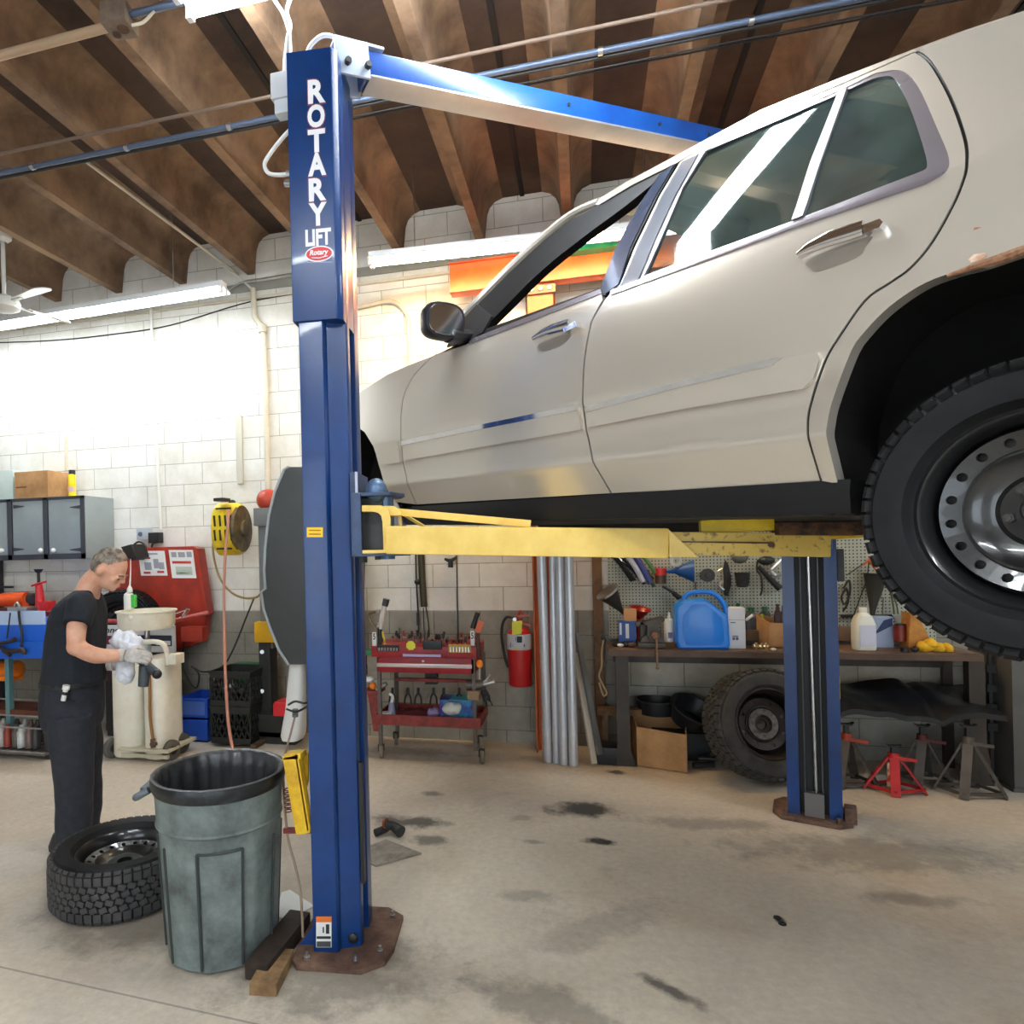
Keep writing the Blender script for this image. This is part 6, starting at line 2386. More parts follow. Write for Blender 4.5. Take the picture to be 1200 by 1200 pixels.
# clutter on top: hose tools, orange cylinder, red screw jack, dark post
cl_ = thing('creeper_tool', 'dark clamp tool with cables draped over the blue washer front', 'clamp', P(20, 760, Y=PY - .06))
objs('cable', MB().tube(pline([(22, 716), (23, 728), (26, 745), (25, 758)], PY - .042), .010, n=8).tube(pline([(12, 718), (10, 735), (8, 748)], PY - .06), .006, n=6), M['cable'], cl_)
objs('handle', MB().tube(pline([(-5, 754), (10, 752), (18, 749)], PY - .07), [.012, .014, .02], n=10).tube(pline([(-4, 757), (12, 763), (26, 762), (29, 767)], PY - .07), [.014, .016, .022, .012], n=10).tube(pline([(4, 762), (12, 768)], PY - .07), .016, n=8), mat('clamp_dark', srgb(60, 46, 44), .5, metal=.4), cl_)
q = MB()
pbox(q, 8, 712, 31, 718, PY + .1, .12, .01)
q.tube(pline([(17, 712), (20, 707), (24, 712)], PY + .15), .012, n=8)
single('metal_fitting', q, M['steel'], 'small metal fitting on the top edge of the blue washer', 'fitting')
oc = thing('hydraulic_ram', 'orange hydraulic ram lying on the bench behind the blue washer', 'ram', P(20, 715, Y=PY + .45))
obj('cylinder', MB().cyl(P(4, 703, Y=5.2), P(32, 702, Y=5.2), .068, n=20), mat('ram_orange', srgb(226, 84, 30), .4, var=.15), oc)
obj('foot', MB().span((P(26, 716, Y=5.15).x, 5.15, P(26, 717, Y=5.15).z), (P(33, 716, Y=5.15).x, 5.25, P(26, 700, Y=5.15).z)), mat('ram_orange', (1, 1, 1)), oc)
obj('end_gear', MB().lathe([(.0, .03), (.05, .03), (.06, .02), (.06, -.02), (0, -.02)], o=P(38, 702, Y=5.2), axis=(.8, -.6, 0), n=14), M['dark_metal'], oc)
rj = thing('screw_jack', 'tall red screw jack with a black saddle behind the mechanic', 'jack', P(47, 720, Y=PY + .5))
JY = 5.18
q = MB()
q.tube(pline([(48, 718), (46, 690), (45, 683)], JY), [.05, .034, .03], n=14, smooth=False)
pbox(q, 41, 705, 56, 718, JY - .04, .10, .006)
obj('jack_body', q, mat('jack_red', srgb(206, 40, 46), .4, var=.15), rj)
obj('cross_handle', MB().tube(pline([(37, 686.5), (46, 683.5), (54, 681.5)], JY - .03), .010, n=8, smooth=False), mat('jack_red', (1, 1, 1)), rj)
obj('screw', MB().cyl(P(45.5, 683, Y=JY), P(45, 671, Y=JY), .014, n=12), M['dark_metal'], rj)
obj('saddle', MB().cyl(P(45, 671, Y=JY), P(45, 667, Y=JY), .025, .042, n=16), M['black_plastic'], rj)
q = MB()
q.span((P(2, 700, Y=5.53).x - .035, 5.51, 0), (P(2, 700, Y=5.53).x, 5.56, P(1, 622, Y=5.53).z))
q.tube(pline([(-4, 688), (15, 688)], 5.51), .012, n=8)
q.ell(P(1, 626, Y=5.53), .034)
single('rack_post', q, mat('post_dark', srgb(50, 46, 54), .5), 'dark vertical rack post at the left picture edge', 'post')
q = MB()
pbox(q, -60, 717, 60, 727, 5.04, .46, .004)
q.span((P(-60, 722, Y=5.06).x, 5.06, 0), (P(-55, 722, Y=5.06).x, 5.46, P(0, 720, Y=5.06).z)).span((P(54, 722, Y=5.2).x, 5.2, 0), (P(58, 722, Y=5.2).x, 5.46, P(0, 720, Y=5.06).z))
single('back_bench', q, mat('bench_red_brown', srgb(130, 46, 40), .6, var=.3), 'dark red bench behind the blue washer carrying the jack', 'bench')
# ================================================================== CEILING THINGS
def run(name, pts, Z, r, m, label, cat='conduit', n=10, group=None):
    return single(name, MB().tube([P(x, y, Z=Z) for x, y in pts], r, n=n, smooth=False), m, label, cat, group)


def xrun(x, y, Z, X0, X1):
    p = P(x, y, Z=Z)
    return V((X0, p.y, Z)), V((X1, p.y, Z))


BG = mat('conduit_blue_grey', srgb(92, 106, 130), .38, metal=.4)
a_, b_ = xrun(600, 81, STEM - .03, XL + .02, XR - .02)
t_ = thing('ceiling_conduit', 'thick blue-grey conduit strapped across under all the ceiling ribs', 'conduit', (a_ + b_) / 2)
obj('pipe', MB().cyl(a_, b_, .016, n=12), BG, t_)
obj('pipe_cable', MB().cyl(a_ + V((0, .03, -.012)), b_ + V((0, .03, -.012)), .010, n=8), M['cable'], t_)
for k_ in range(12):
    xx = -5.6 + k_ * .72
    obj('pipe_strap', MB().lathe([(.017, -.012), (.022, -.012), (.022, .012), (.017, .012)], o=V((xx, a_.y, a_.z)), axis=(1, 0, 0), n=12), M['steel'], t_)
a_, b_ = xrun(600, 53, STEM - .02, XL + .02, XR - .02)
single('ceiling_conduit', MB().cyl(a_, b_, .010, n=8), mat('pipe_brown', srgb(110, 92, 80), .6), 'thin brownish pipe running beside the thick blue-grey conduit', 'conduit')
for (x, y, lb) in ((640, 92, 'first thin wire strung across the ceiling right of the beam head'), (600, 103, 'lower thin wire strung across the ceiling behind the blue beam')):
    a_, b_ = xrun(x, y, STEM - .05, -1.6, 2.6)
    single('ceiling_wire', MB().cyl(a_, b_, .005, n=6), M['cable'], lb, 'wire')
p0, p1 = P(102, 190, Z=STEM + .06), P(288, 328, Z=STEM + .02)
single('ceiling_conduit', MB().tube([p0, p0.lerp(p1, .5), p1], .012, n=8, smooth=False), mat('conduit_pale', srgb(196, 186, 168), .45), 'pale conduit running along the ribs towards the drain pipe', 'conduit')
# junction box with its two pipes
JZ = STEM - .07
jb = thing('junction_box', 'rusty square junction box on the ceiling rib at top left', 'junction box', P(140, 30, Z=JZ))
jp = P(140, 28, Z=JZ)
obj('box_body', MB().box(jp + Zv * .02, (.13, .12, .10), rot=(0, 0, .1), bev=.008), mat('box_rust_grey', srgb(128, 112, 98), .6, metal=.3, var=.3, vscale=20), jb)
objs('box_lid', MB().lathe([(0, -.032), (.028, -.032), (.03, -.028)], o=jp + V((.02, 0, 0)), n=16).lathe([(0, -.032), (.02, -.034), (.022, -.028)], o=jp + V((-.03, .02, 0)), n=16), M['rust'], jb)
obj('pipe', MB().cyl(jp + V((-.06, 0, 0)), P(-40, 76, Z=JZ), .022, n=12), mat('pipe_tan', srgb(178, 150, 122), .5), jb)
obj('pipe', MB().cyl(jp + V((.06, 0, .03)), P(214, 2, Z=JZ + .03), .016, n=12), BG, jb)
objs('cable', MB().tube([jp + V((.05, 0, -.02)), P(168, 26, Z=JZ), P(181, 12, Z=JZ + .02)], .007, n=8), M['cream_pipe'], jb)

# ceiling fan
fp_ = P(5, 355, Z=3.78)
fan = thing('ceiling_fan', 'white ceiling fan hanging at the left edge in front of the strip light', 'fan', fp_)
FW = mat('fan_white', srgb(214, 212, 206), .4)
obj('downrod', MB().cyl(fp_ + Zv * .05, V((fp_.x, fp_.y, DECK)), .016, n=12), FW, fan)
obj('canopy', MB().lathe([(.03, 3.78 + .50), (.065, 3.78 + .53), (.075, 3.78 + .62), (.0, 3.78 + .64)], o=V((fp_.x, fp_.y, 0)), n=20), FW, fan)
obj('motor', MB().lathe([(0, -.07), (.07, -.068), (.115, -.045), (.12, 0), (.11, .03), (.05, .06), (0, .06)], o=fp_, n=28), FW, fan)
for k_, az in enumerate((18, 108, 198, 288)):
    d_ = ang(az - 32)
    s_ = V((-d_.y, d_.x, 0))
    b_ = MB()
    poly = []
    for i in range(15):
        t = -PI / 2 + PI * i / 14
        poly.append(fp_ + d_ * (.50 + .07 * math.cos(t)) + s_ * (.075 * math.sin(t)) + Zv * (.018 * math.sin(t)))
    poly += [fp_ + d_ * .18 + s_ * .05 + Zv * .012, fp_ + d_ * .18 - s_ * .05 - Zv * .012]
    b_.prism(poly, Zv * .008)
    bl_ = obj('blade', b_, FW, fan)
    obj('blade_arm', MB().bar(fp_ + d_ * .09, fp_ + d_ * .24 + Zv * -.006, .03, .010), M['steel'], bl_)

# orange gantry beam and its column
OY = 5.34
gb = thing('gantry_crane', 'orange steel gantry beam and column seen above and through the car window', 'crane', P(635, 868, Y=OY))
q = MB()
X0, Z0, X1, Z1 = pspan(527, 309, 640, 344, OY)
Z0, Z1 = P(527, 344, Y=OY).z, P(527, 309, Y=OY).z
Xe = X0 + 3.6
q.span((X0, OY, Z0), (Xe, OY + .012, Z1)).span((X0, OY - .02, Z1 - .012), (Xe, OY + .10, Z1)).span((X0, OY - .02, Z0), (Xe, OY + .10, Z0 + .014))
obj('beam', q, M['orange'], gb)
cX0, cX1 = P(628, 860, Y=OY).x, P(664, 860, Y=OY).x
cX0, cX1 = P(616, 360, Y=OY).x, P(650, 360, Y=OY).x
q = MB().span((cX0, OY + .02, 0), (cX0 + .012, OY + .20, Z0)).span((cX1 - .012, OY + .02, 0), (cX1, OY + .20, Z0)).span((cX0, OY + .10, 0), (cX1, OY + .112, Z0))
q.span((cX0, OY + .02, 1.75), (cX1, OY + .03, Z0))
obj('column', q, mat('orange_column', srgb(216, 104, 50), .5, col2=srgb(150, 84, 44), vscale=3), gb)
q = MB().span((cX0 - .01, OY, Z0 - .02), (cX1 + .01, OY + .02, Z0 - .085))
obj('splice_plate', q, mat('splice_brown', srgb(130, 88, 70), .6, metal=.3), gb)
for dx in (.05, .12, .19):
    obj('bolt', MB().cyl(V((cX0 + dx, OY, Z0 - .05)), V((cX0 + dx, OY - .015, Z0 - .05)), .014, n=8), M['steel'], gb)
q = MB()
pbox(q, 668, 278, 724, 291, OY - .1, .22, .01)
single('chain_hoist', q, mat('hoist_green', srgb(20, 140, 104), .4), 'green hoist trolley riding on the orange beam seen through the car window', 'hoist')

# ================================================================== RED TOOL CART
KY = 5.0
kc = P(502, 878, Y=KY)
cart = thing('tool_cart', 'red steel mechanic cart with a drawer and open lower tray', 'tool cart', V((kc.x, KY + .2, 0)))
RP = mat('cart_red', srgb(166, 34, 40), .36, col2=srgb(128, 26, 32), vscale=8)
RPD = mat('cart_red_worn', srgb(150, 56, 48), .55, col2=srgb(104, 40, 36), vscale=14)
KD = .42


def kx(px):
    return P(px, 800, Y=KY).x


def kz(py):
    return P(500, py, Y=KY).z


q = MB()
q.span((kx(436), KY, kz(771)), (kx(559), KY + KD, kz(758)), bev=.006)
q.span((kx(442), KY, kz(789)), (kx(556), KY + KD, kz(771)), bev=.004)
obj('top_tray', q, RP, cart)
dw = obj('drawer', MB().span((kx(444), KY - .012, kz(788)), (kx(553), KY, kz(773)), bev=.003), RP, cart)
obj('drawer_pull', MB().span((kx(443), KY - .024, kz(782)), (kx(554), KY - .010, kz(777.5)), bev=.003), mat('pull_aluminium', srgb(206, 190, 186), .3, metal=.4), dw)
obj('drawer_lock', MB().cyl((kx(497), KY - .012, kz(774.5)), (kx(497), KY - .018, kz(774.5)), .010, n=12), M['steel'], dw)
for px, dy in ((442, 0), (553, 0), (446, KD - .03), (556, KD - .03)):
    obj('upright', MB().span((kx(px), KY + dy, .10), (kx(px) + .028, KY + dy + .028, kz(772))), mat('upright_grey', srgb(104, 92, 84), .5, var=.3), cart)
obj('back_column', MB().span((kx(487), KY + KD - .10, kz(812)), (kx(501), KY + KD - .02, kz(785))), M['dark_metal'], cart)
obj('hanger_rail', MB().span((kx(454), KY + .22, kz(806)), (kx(548), KY + .25, kz(802))), RPD, cart)
q = MB()
q.span((kx(440), KY - .01, kz(851)), (kx(562), KY + .004, kz(839)), bev=.002).span((kx(440), KY, kz(849)), (kx(562), KY + KD, kz(847)))
q.span((kx(440), KY + KD - .01, kz(850)), (kx(562), KY + KD, kz(840))).span((kx(440), KY, kz(850)), (kx(440) + .012, KY + KD, kz(839))).span((kx(562) - .012, KY, kz(850)), (kx(562), KY + KD, kz(839)))
obj('lower_tray', q, RPD, cart)
q = MB().span((kx(424), KY, kz(816)), (kx(443), KY + .2, kz(812)), bev=.004).prism([(kx(428), KY + .05, kz(816)), (kx(443), KY + .05, kz(816)), (kx(440), KY + .05, kz(862)), (kx(434), KY + .05, kz(862))], (0, .04, 0))
obj('side_shelf', q, RPD, cart)
q = MB().span((kx(548), KY - .02, kz(812)), (kx(562), KY + .2, kz(808))).span((kx(548), KY - .02, kz(818)), (kx(561), KY + .1, kz(812)))
obj('side_bracket', q, mat('bracket_tan', srgb(150, 120, 90), .6), cart)
for px, dy in ((444, .02), (562, .02), (447, KD - .04), (552, KD - .04)):
    w0 = V((kx(px), KY + dy, .055))
    o = obj('caster', MB().lathe([(.015, -.016), (.048, -.017), (.055, -.010), (.055, .010), (.048, .017), (.015, .016)], o=w0, axis=(1, .3, 0), n=22), mat('caster_tan', srgb(132, 122, 108), .6, var=.3), cart)
    obj('fork', MB().span((w0.x - .022, w0.y - .02, .055), (w0.x + .022, w0.y + .02, .11)), M['dark_metal'], o)


def ksingle(name, q, m, label, cat, group=None):
    return single(name, q, m, label, cat, group)


# tools standing in the tray: each its own thing with handle and shaft
TZ0 = kz(758)
hcol = [srgb(30, 30, 30), srgb(44, 40, 38), srgb(150, 34, 30), srgb(90, 90, 92), srgb(60, 50, 44), srgb(190, 180, 168)]
rnd = random.Random(3)
for k_ in range(46):
    px = 447 + 104 * ((k_ * .618) % 1)
    yy = KY + .05 + .32 * ((k_ * .377) % 1)
    base = V((kx(px), yy, TZ0 - .012))
    hgt = rnd.uniform(.05, .125) if px < 520 else rnd.uniform(.03, .085)
    tilt = V((rnd.uniform(-.18, .18), rnd.uniform(-.1, .1), 1)).normalized()
    t_ = thing('hand_tool', 'small hand tool standing among many in the top tray of the red cart', 'hand tool', base, 'tools standing in the cart tray')
    ci = rnd.randrange(6)
    obj('shaft', MB().cyl(base, base + tilt * hgt * .62, .0045, n=6), M['steel'], t_)
    objs('handle', MB().lathe([(.0, hgt * .55), (.008, hgt * .56), (.0105, hgt * .7), (.009, hgt * .9), (.0105, hgt), (0, hgt * 1.02)], o=base, axis=tilt, n=8), mat('tool_handle_%d' % ci, hcol[ci], .45), t_)
for lab, x0, x1, y0, y1, mm in (('dark socket rail on the left of the cart front', 443, 469, 756.5, 763.5, M['black_plastic']), ('yellow socket rail on the right of the cart front', 527, 553, 754.5, 764, mat('rail_yellow', srgb(190, 150, 50), .5))):
    t_ = thing('socket_rail', lab, 'socket rail', (kx((x0 + x1) / 2), KY - .01, kz(y1)))
    obj('rail', MB().span((kx(x0), KY - .012, kz(y1)), (kx(x1), KY, kz(y0))), mm, t_)
    for k_ in range(7):
        xx = x0 + 2.6 + (x1 - x0 - 5) * k_ / 6
        obj('socket', MB().cyl((kx(xx), KY - .016, kz(y1 - .8)), (kx(xx), KY - .016, kz(y0 + 2.6)), .0085, n=10), M['chrome'], t_)
q = MB()
pp_ = P(481.5, 756.5, Y=KY - .004)
q.prism([pp_ + V((math.cos(2 * PI * i / 16) * .036 * (1 + .12 * (i % 2)), 0, math.sin(2 * PI * i / 16) * .034 * (1 + .12 * (i % 2)))) for i in range(16)], (0, -.003, 0))
single('sticker_tag', q, mat('tag_yellow', srgb(222, 216, 60), .5), 'yellow starburst sticker on the front of the red cart', 'sticker')
pbox(q := MB(), 495.5, 751, 517, 761.5, KY - .03, .035, .004)
single('magnetic_tray', q, M['black_plastic'], 'flat black box fixed on the middle of the cart front', 'box')
pbox(q := MB(), 472, 766.8, 516.5, 769.8, KY - .018, .010, .002)
single('magnetic_strip', q, mat('strip_lilac', srgb(180, 170, 214), .35), 'pale lilac strip above the drawer of the red cart', 'strip')
for lab, x in (('white tag with dark mark at the left end of the cart top', 438.5), ('white tag with dark mark at the right end of the cart top', 553.5)):
    t_ = thing('number_tag', lab, 'tag', P(x, 752, Y=KY + .02))
    y0, y1 = (741, 751) if x < 500 else (739.5, 750.5)
    pbox(q := MB(), x - 2.2, y0, x + 2.4, y1 + 6, KY + .02, .006)
    obj('plate', q, M['white_plastic'], t_)
    p_ = P(x, (y0 + y1) / 2, Y=KY + .019)
    obj('mark', text_mb('5', .05, p_, (1, 0, 0), Zv, bold=.02, fit=(.018, .05)), M['ink'], t_, angle=None)
# air tools at the left
at = thing('air_ratchet', 'pale jointed air tool rising from the left end of the cart', 'air tool', P(448, 752, Y=KY + .1))
AY = KY + .1
obj('arm', MB().tube(pline([(446, 737), (448, 722), (451, 709)], AY), [.020, .024, .020], n=12), mat('tool_ivory', srgb(206, 200, 190), .4), at)
obj('head', MB().tube(pline([(451, 710), (453, 702)], AY), [.026, .028], n=14), mat('tool_head_dark', srgb(70, 72, 74), .35, metal=.5), at)
obj('lever', MB().tube(pline([(443, 717), (437, 718), (432, 722), (437, 733), (442, 740), (444, 748)], AY), .010, n=8), mat('tool_bronze', srgb(120, 104, 84), .4, metal=.6), at)
objs('joint', MB().ell(P(443.5, 717, Y=AY), .022).ell(P(443, 733, Y=AY), .024), M['steel'], at)
obj('base', MB().tube(pline([(445, 736), (446, 758)], AY), [.018, .022], n=10), M['dark_metal'], at)
obj('yellow_grip', MB().tube(pline([(448, 740), (451, 755)], AY), .010, n=8), mat('grip_yellow', srgb(226, 200, 60), .5), at)
ot = thing('trigger_tool', 'orange and black trigger tool hooked on the right end of the cart', 'tool', P(558, 758, Y=KY + .02))
obj('trigger', MB().prism([P(x, y, Y=KY + .02) for x, y in ((556, 740), (561, 727), (567, 730), (563, 742))], (0, .03, 0), bev=.006), mat('tool_orange', srgb(222, 110, 76), .45), ot)
obj('body', MB().tube(pline([(560, 718), (557, 726), (554, 736)], KY + .05), [.020, .018, .022], n=10), M['black_plastic'], ot)
obj('stem', MB().tube(pline([(560, 742), (560, 757), (561, 770)], KY + .02), [.012, .02, .012], n=8), mat('tool_brown', srgb(80, 50, 44), .5), ot)
bt_ = thing('screwdriver', 'screwdriver with an orange and yellow ball handle hanging at the right cart side', 'screwdriver', P(562, 800, Y=KY))
obj('ball_handle', MB().ell(P(562, 778, Y=KY), (.026, .026, .032)), mat('ball_orange', srgb(244, 140, 30), .35), bt_)
obj('blade', MB().cyl(P(562, 782, Y=KY), P(562, 796, Y=KY), .007), M['steel'], bt_)
gun = thing('impact_gun', 'dark grey impact gun lying on the right bracket of the red cart', 'impact gun', P(560, 806, Y=KY + .05))
obj('body', MB().tube(pline([(547, 803), (560, 803), (567, 802)], KY + .05), [.042, .042, .03], n=16, smooth=False), mat('gun_grey', srgb(92, 86, 82), .4, metal=.4), gun)
obj('anvil', MB().cyl(P(567, 802, Y=KY + .05), P(580, 799, Y=KY + .05), .018), M['steel'], gun)
obj('lever', MB().tube(pline([(566, 800), (571, 795), (574, 790)], KY + .05), .008, n=8), M['steel'], gun)
for k_ in range(7):
    q = MB().tube(pline([(562 + k_ * 1.2, 808), (565 + k_ * 1.4, 815), (567 + k_ * 1.2 + (k_ % 3) * 2, 822 + (k_ % 2) * 5)], KY + .04 + .02 * (k_ % 3)), .005, n=6)
    single('wrench', q, M['dark_metal'], 'thin dark wrench hanging in the bunch below the impact gun', 'wrench', 'wrenches hanging below the gun')
for k_ in range(6):
    x = 460 + k_ * 15 + (3 if k_ % 2 else 0)
    t_ = thing('pliers', 'black pliers hanging open from the cart rail above the lower tray', 'pliers', P(x, 822, Y=KY + .23), 'pliers on the cart rail')
    obj('jaw', MB().tube(pline([(x, 806), (x, 813)], KY + .22), .012, n=8), M['dark_metal'], t_)
    for s in (-1, 1):
        objs('handle', MB().tube(pline([(x, 812), (x + s * 3, 817), (x + s * 4, 825)], KY + .22), .0075, n=8), M['black_plastic'], t_)
sb2 = thing('spray_bottle', 'grey spray bottle with a white base on the lower cart tray', 'spray bottle', P(456, 838, Y=KY + .1))
pcyl(q := MB(), 459, 823, 838, 5, KY + .1, 3)
obj('bottle_body', q, mat('bottle_grey', srgb(140, 140, 160), .4), sb2)
obj('trigger_head', MB().tube(pline([(459, 823), (460, 816), (456, 813)], KY + .1), .012, n=8), M['white_plastic'], sb2)
pcyl(q := MB(), 453, 834.5, 838.5, 6, KY + .06)
single('white_cup', q, M['white_plastic'], 'low white dish at the left end of the lower cart tray', 'dish')
bxp = thing('glove_box', 'purple and turquoise carton on the lower cart tray', 'carton', P(536, 838, Y=KY + .1))
X0, Z0_, X1, Z1_ = pspan(515, 821, 554, 838.5, KY + .08)
q = MB().span((X0, KY + .08, kz(846)), (X1, KY + .30, Z1_), bev=.004)
obj('carton_body', q, mat('carton_purple', srgb(70, 60, 150), .45, col2=srgb(50, 140, 190), vscale=5, thr=(.45, .55)), bxp)
obj('carton_top', MB().span((X0 + .08, KY + .082, Z1_ - .05), (X1 - .004, KY + .298, Z1_ + .003)), mat('carton_turquoise', srgb(60, 180, 200), .4), bxp)
q = MB().ell(P(530, 830, Y=KY + .06), (.075, .05, .05), 24, 16)
for v in q.bm.verts:
    v.co += Zv * (.018 * mnoise.noise(v.co * 22)) + V((1, 0, 0)) * (.014 * mnoise.noise(v.co * 17))
single('white_rag', q, mat('rag_offwhite', srgb(216, 216, 206), .85), 'white rag heaped on the purple carton in the cart', 'rag')
q = MB().ell(P(487, 837, Y=KY + .12), (.16, .10, .035), 30, 16)
for v in q.bm.verts:
    v.co += Zv * (.03 * mnoise.noise(v.co * 14))
single('red_rag', q, mat('rag_red', srgb(96, 30, 34), .9, var=.4), 'dark red shop rags lying in the middle of the lower cart tray', 'rag')
q = MB().ell(P(508, 835, Y=KY + .08), (.05, .05, .035), 18, 12)
for v in q.bm.verts:
    v.co += Zv * (.02 * mnoise.noise(v.co * 30))
single('plastic_bag', q, mat('bag_lilac', srgb(150, 130, 170), .4), 'crumpled lilac plastic bag left of the purple carton', 'bag')
gt = thing('spray_gun', 'grey spray gun with an orange cap on the left cart shelf', 'spray gun', P(438, 811, Y=KY + .05))
obj('barrel', MB().tube(pline([(441, 808), (453, 801)], KY + .04), [.022, .018], n=10), mat('gun_silver', srgb(130, 130, 128), .35, metal=.5), gt)
obj('cap', MB().ell(P(437, 804, Y=KY + .04), .030), mat('cap_orange', srgb(238, 130, 30), .4), gt)
obj('trigger_head', MB().ell(P(433, 796, Y=KY + .04), (.04, .03, .025)), M['white_plastic'], gt)

# ---- green bench vise on a stand between post and cart
gv = thing('green_grinder', 'green clamp tool on a thin stand between the post and the cart', 'tool stand', P(424, 862, Y=KY + .1))
GM = mat('tool_green', srgb(24, 120, 60), .4, var=.15)
q = MB()
pbox(q, 409, 762, 436, 768, KY + .05, .08, .008)
pbox(q, 413, 768, 421, 778, KY + .05, .07, .01)
pbox(q, 413, 780, 428, 792, KY + .05, .07, .01)
obj('clamp_body', q, GM, gv)
q = MB()
for x in (424, 429):
    q.cyl(P(x, 768, Y=KY + .08), P(x, 784, Y=KY + .08), .008)
objs('guide_rod', q, M['dark_metal'], gv)
obj('stand', MB().tube([P(417, 790, Y=KY + .1), V((P(419, 866, Y=KY + .1).x, KY + .1, .01))], .012, n=8, smooth=False).cyl(V((P(419, 866, Y=KY + .1).x, KY + .1, 0)), V((P(419, 866, Y=KY + .1).x, KY + .1, .02)), .07), M['dark_metal'], gv)
gb_ = thing('glue_bottle', 'small orange bottle with a red cap standing on the green clamp', 'bottle', P(417, 762, Y=KY + .09))
pcyl(q := MB(), 418, 749, 762, 4, KY + .09)
obj('bottle_body', q, mat('bottle_orange', srgb(240, 140, 30), .4), gb_)
pcyl(q := MB(), 417.5, 741, 749.5, 2.6, KY + .09)
obj('cap', q, mat('cap_red', srgb(190, 40, 36), .4), gb_)

# ---- things hanging on the wall behind the cart
hk = thing('hanging_bar', 'olive metal bar hanging on the wall above the cart', 'bar', P(497, 712, Y=WY))
obj('bar', MB().tube(pline([(493, 640), (495, 680), (497, 711)], WY - .05), .030, n=12, smooth=False), mat('bar_olive', srgb(70, 66, 50), .5, metal=.3, var=.3), hk)
objs('wire', MB().tube(pline([(499, 711), (502, 730), (504, 756)], WY - .04), .006, n=6).tube(pline([(496, 712), (497, 740), (497, 756)], WY - .04), .005, n=6), M['cable'], hk)
hb2 = thing('hanging_cable', 'black cable with a round knob hanging left of the olive bar', 'cable', P(489, 760, Y=WY))
objs('cable', MB().tube(pline([(487, 640), (488, 680), (490, 720), (491, 758)], WY - .05), .008, n=6), M['cable'], hb2)
obj('knob', MB().ell(P(489, 682, Y=WY - .06), .026), M['black_plastic'], hb2)
obj('sleeve', MB().cyl(P(489.5, 718, Y=WY - .05), P(490, 733, Y=WY - .05), .013), M['black_plastic'], hb2)
hh = thing('wall_hook', 'small dark three-armed hook on the wall right of the olive bar', 'hook', P(529, 666, Y=WY))
obj('hook', MB().tube(pline([(521, 655), (528, 657), (535, 653)], WY - .06), [.010, .018, .010], n=8).tube(pline([(528, 656), (528, 665)], WY - .06), [.02, .022], n=10), M['dark_metal'], hh)
obj('mount', MB().cyl(P(528, 657, Y=WY - .06), P(528, 657, Y=WY), .014), M['dark_metal'], hh)
conduit('wire', [(535, 640), (536, 700), (537, 757)], .005, M['cable'], 'thin wire running straight down the wall above the right of the cart', WY - .02, 'wire')

# ---- fire extinguisher
EY = 5.42
fe = thing('fire_extinguisher', 'red fire extinguisher with a yellow tag hanging on the wall', 'fire extinguisher', P(609, 803, Y=EY))
pcyl(q := MB(), 609, 733, 803, 14, EY, n=36, prof=[(0, 0), (12.5, 0), (13.6, .03), (13.6, .36), (14.2, .40), (14.2, .84), (13.4, .90), (10, .95), (4.5, .98), (4, 1.0), (0, 1)])
obj('cylinder', q, mat('extinguisher_red', srgb(196, 32, 36), .28, coat=.4, var=.15), fe)
pcyl(q := MB(), 608.5, 742, 760, 14.5, EY, n=36, prof=[(14.4, 0), (14.45, .02), (14.45, 1), (14.4, 1)])
lb_ = obj('label', q, mat('label_silver', srgb(196, 196, 200), .4), fe)
sE = mpp(609, 750, EY)
for (x0, y0, x1, y1, mm) in ((597, 745, 606, 749, mat('print_blue', srgb(70, 90, 140), .5)), (607, 744, 613, 751, M['ink']), (597, 751, 600, 757, mat('print_navy', (.02, .03, .1), .5)), (602, 753, 616, 756, M['ink']), (603, 757.5, 608, 759.5, mat('print_yellow', srgb(220, 190, 40), .5))):
    pts = []
    for x, y in ((x0, y0), (x1, y0), (x1, y1), (x0, y1)):
        dx = (x - 609) * sE
        yy = EY - math.sqrt(max(1e-4, (14.6 * sE) ** 2 - dx * dx)) - .001
        pts.append(V((P(609, y, Y=EY).x + dx, yy, P(609, y, Y=EY).z)))
    obj('label_print', MB().prism(pts, (0, -.001, 0)), mm, lb_, angle=None)
q = MB().cyl(P(609, 735, Y=EY), P(609, 724, Y=EY), .024)
q.bar(P(604, 727, Y=EY), P(622, 733, Y=EY), .03, .02).bar(P(604, 722, Y=EY), P(620, 721, Y=EY), .03, .014).tube(pline([(606, 724), (609, 717), (613, 719)], EY), .012, n=8)
obj('valve', q, mat('valve_brass_red', srgb(170, 76, 60), .4, metal=.4), fe)
obj('hose', MB().tube(pline([(603, 724), (594, 723), (589, 731), (588, 745), (590, 760), (593, 775), (596, 782)], EY - .02), .012, n=10), M['cable'], fe)
obj('pressure_gauge', MB().cyl(P(603, 726, Y=EY - .02), P(603, 726, Y=EY - .05), .016), M['steel'], fe)
obj('tag', pprism(MB(), [(600, 728.5), (612, 727.5), (611, 743), (600, 744)], EY - 15.5 * sE, .003), mat('tag_yellow', (1, 1, 0)), fe)
obj('wall_bracket', MB().box(P(609, 760, Y=EY + .11) + V((0, .03, 0)), (.05, .05, .4)), M['dark_metal'], fe)

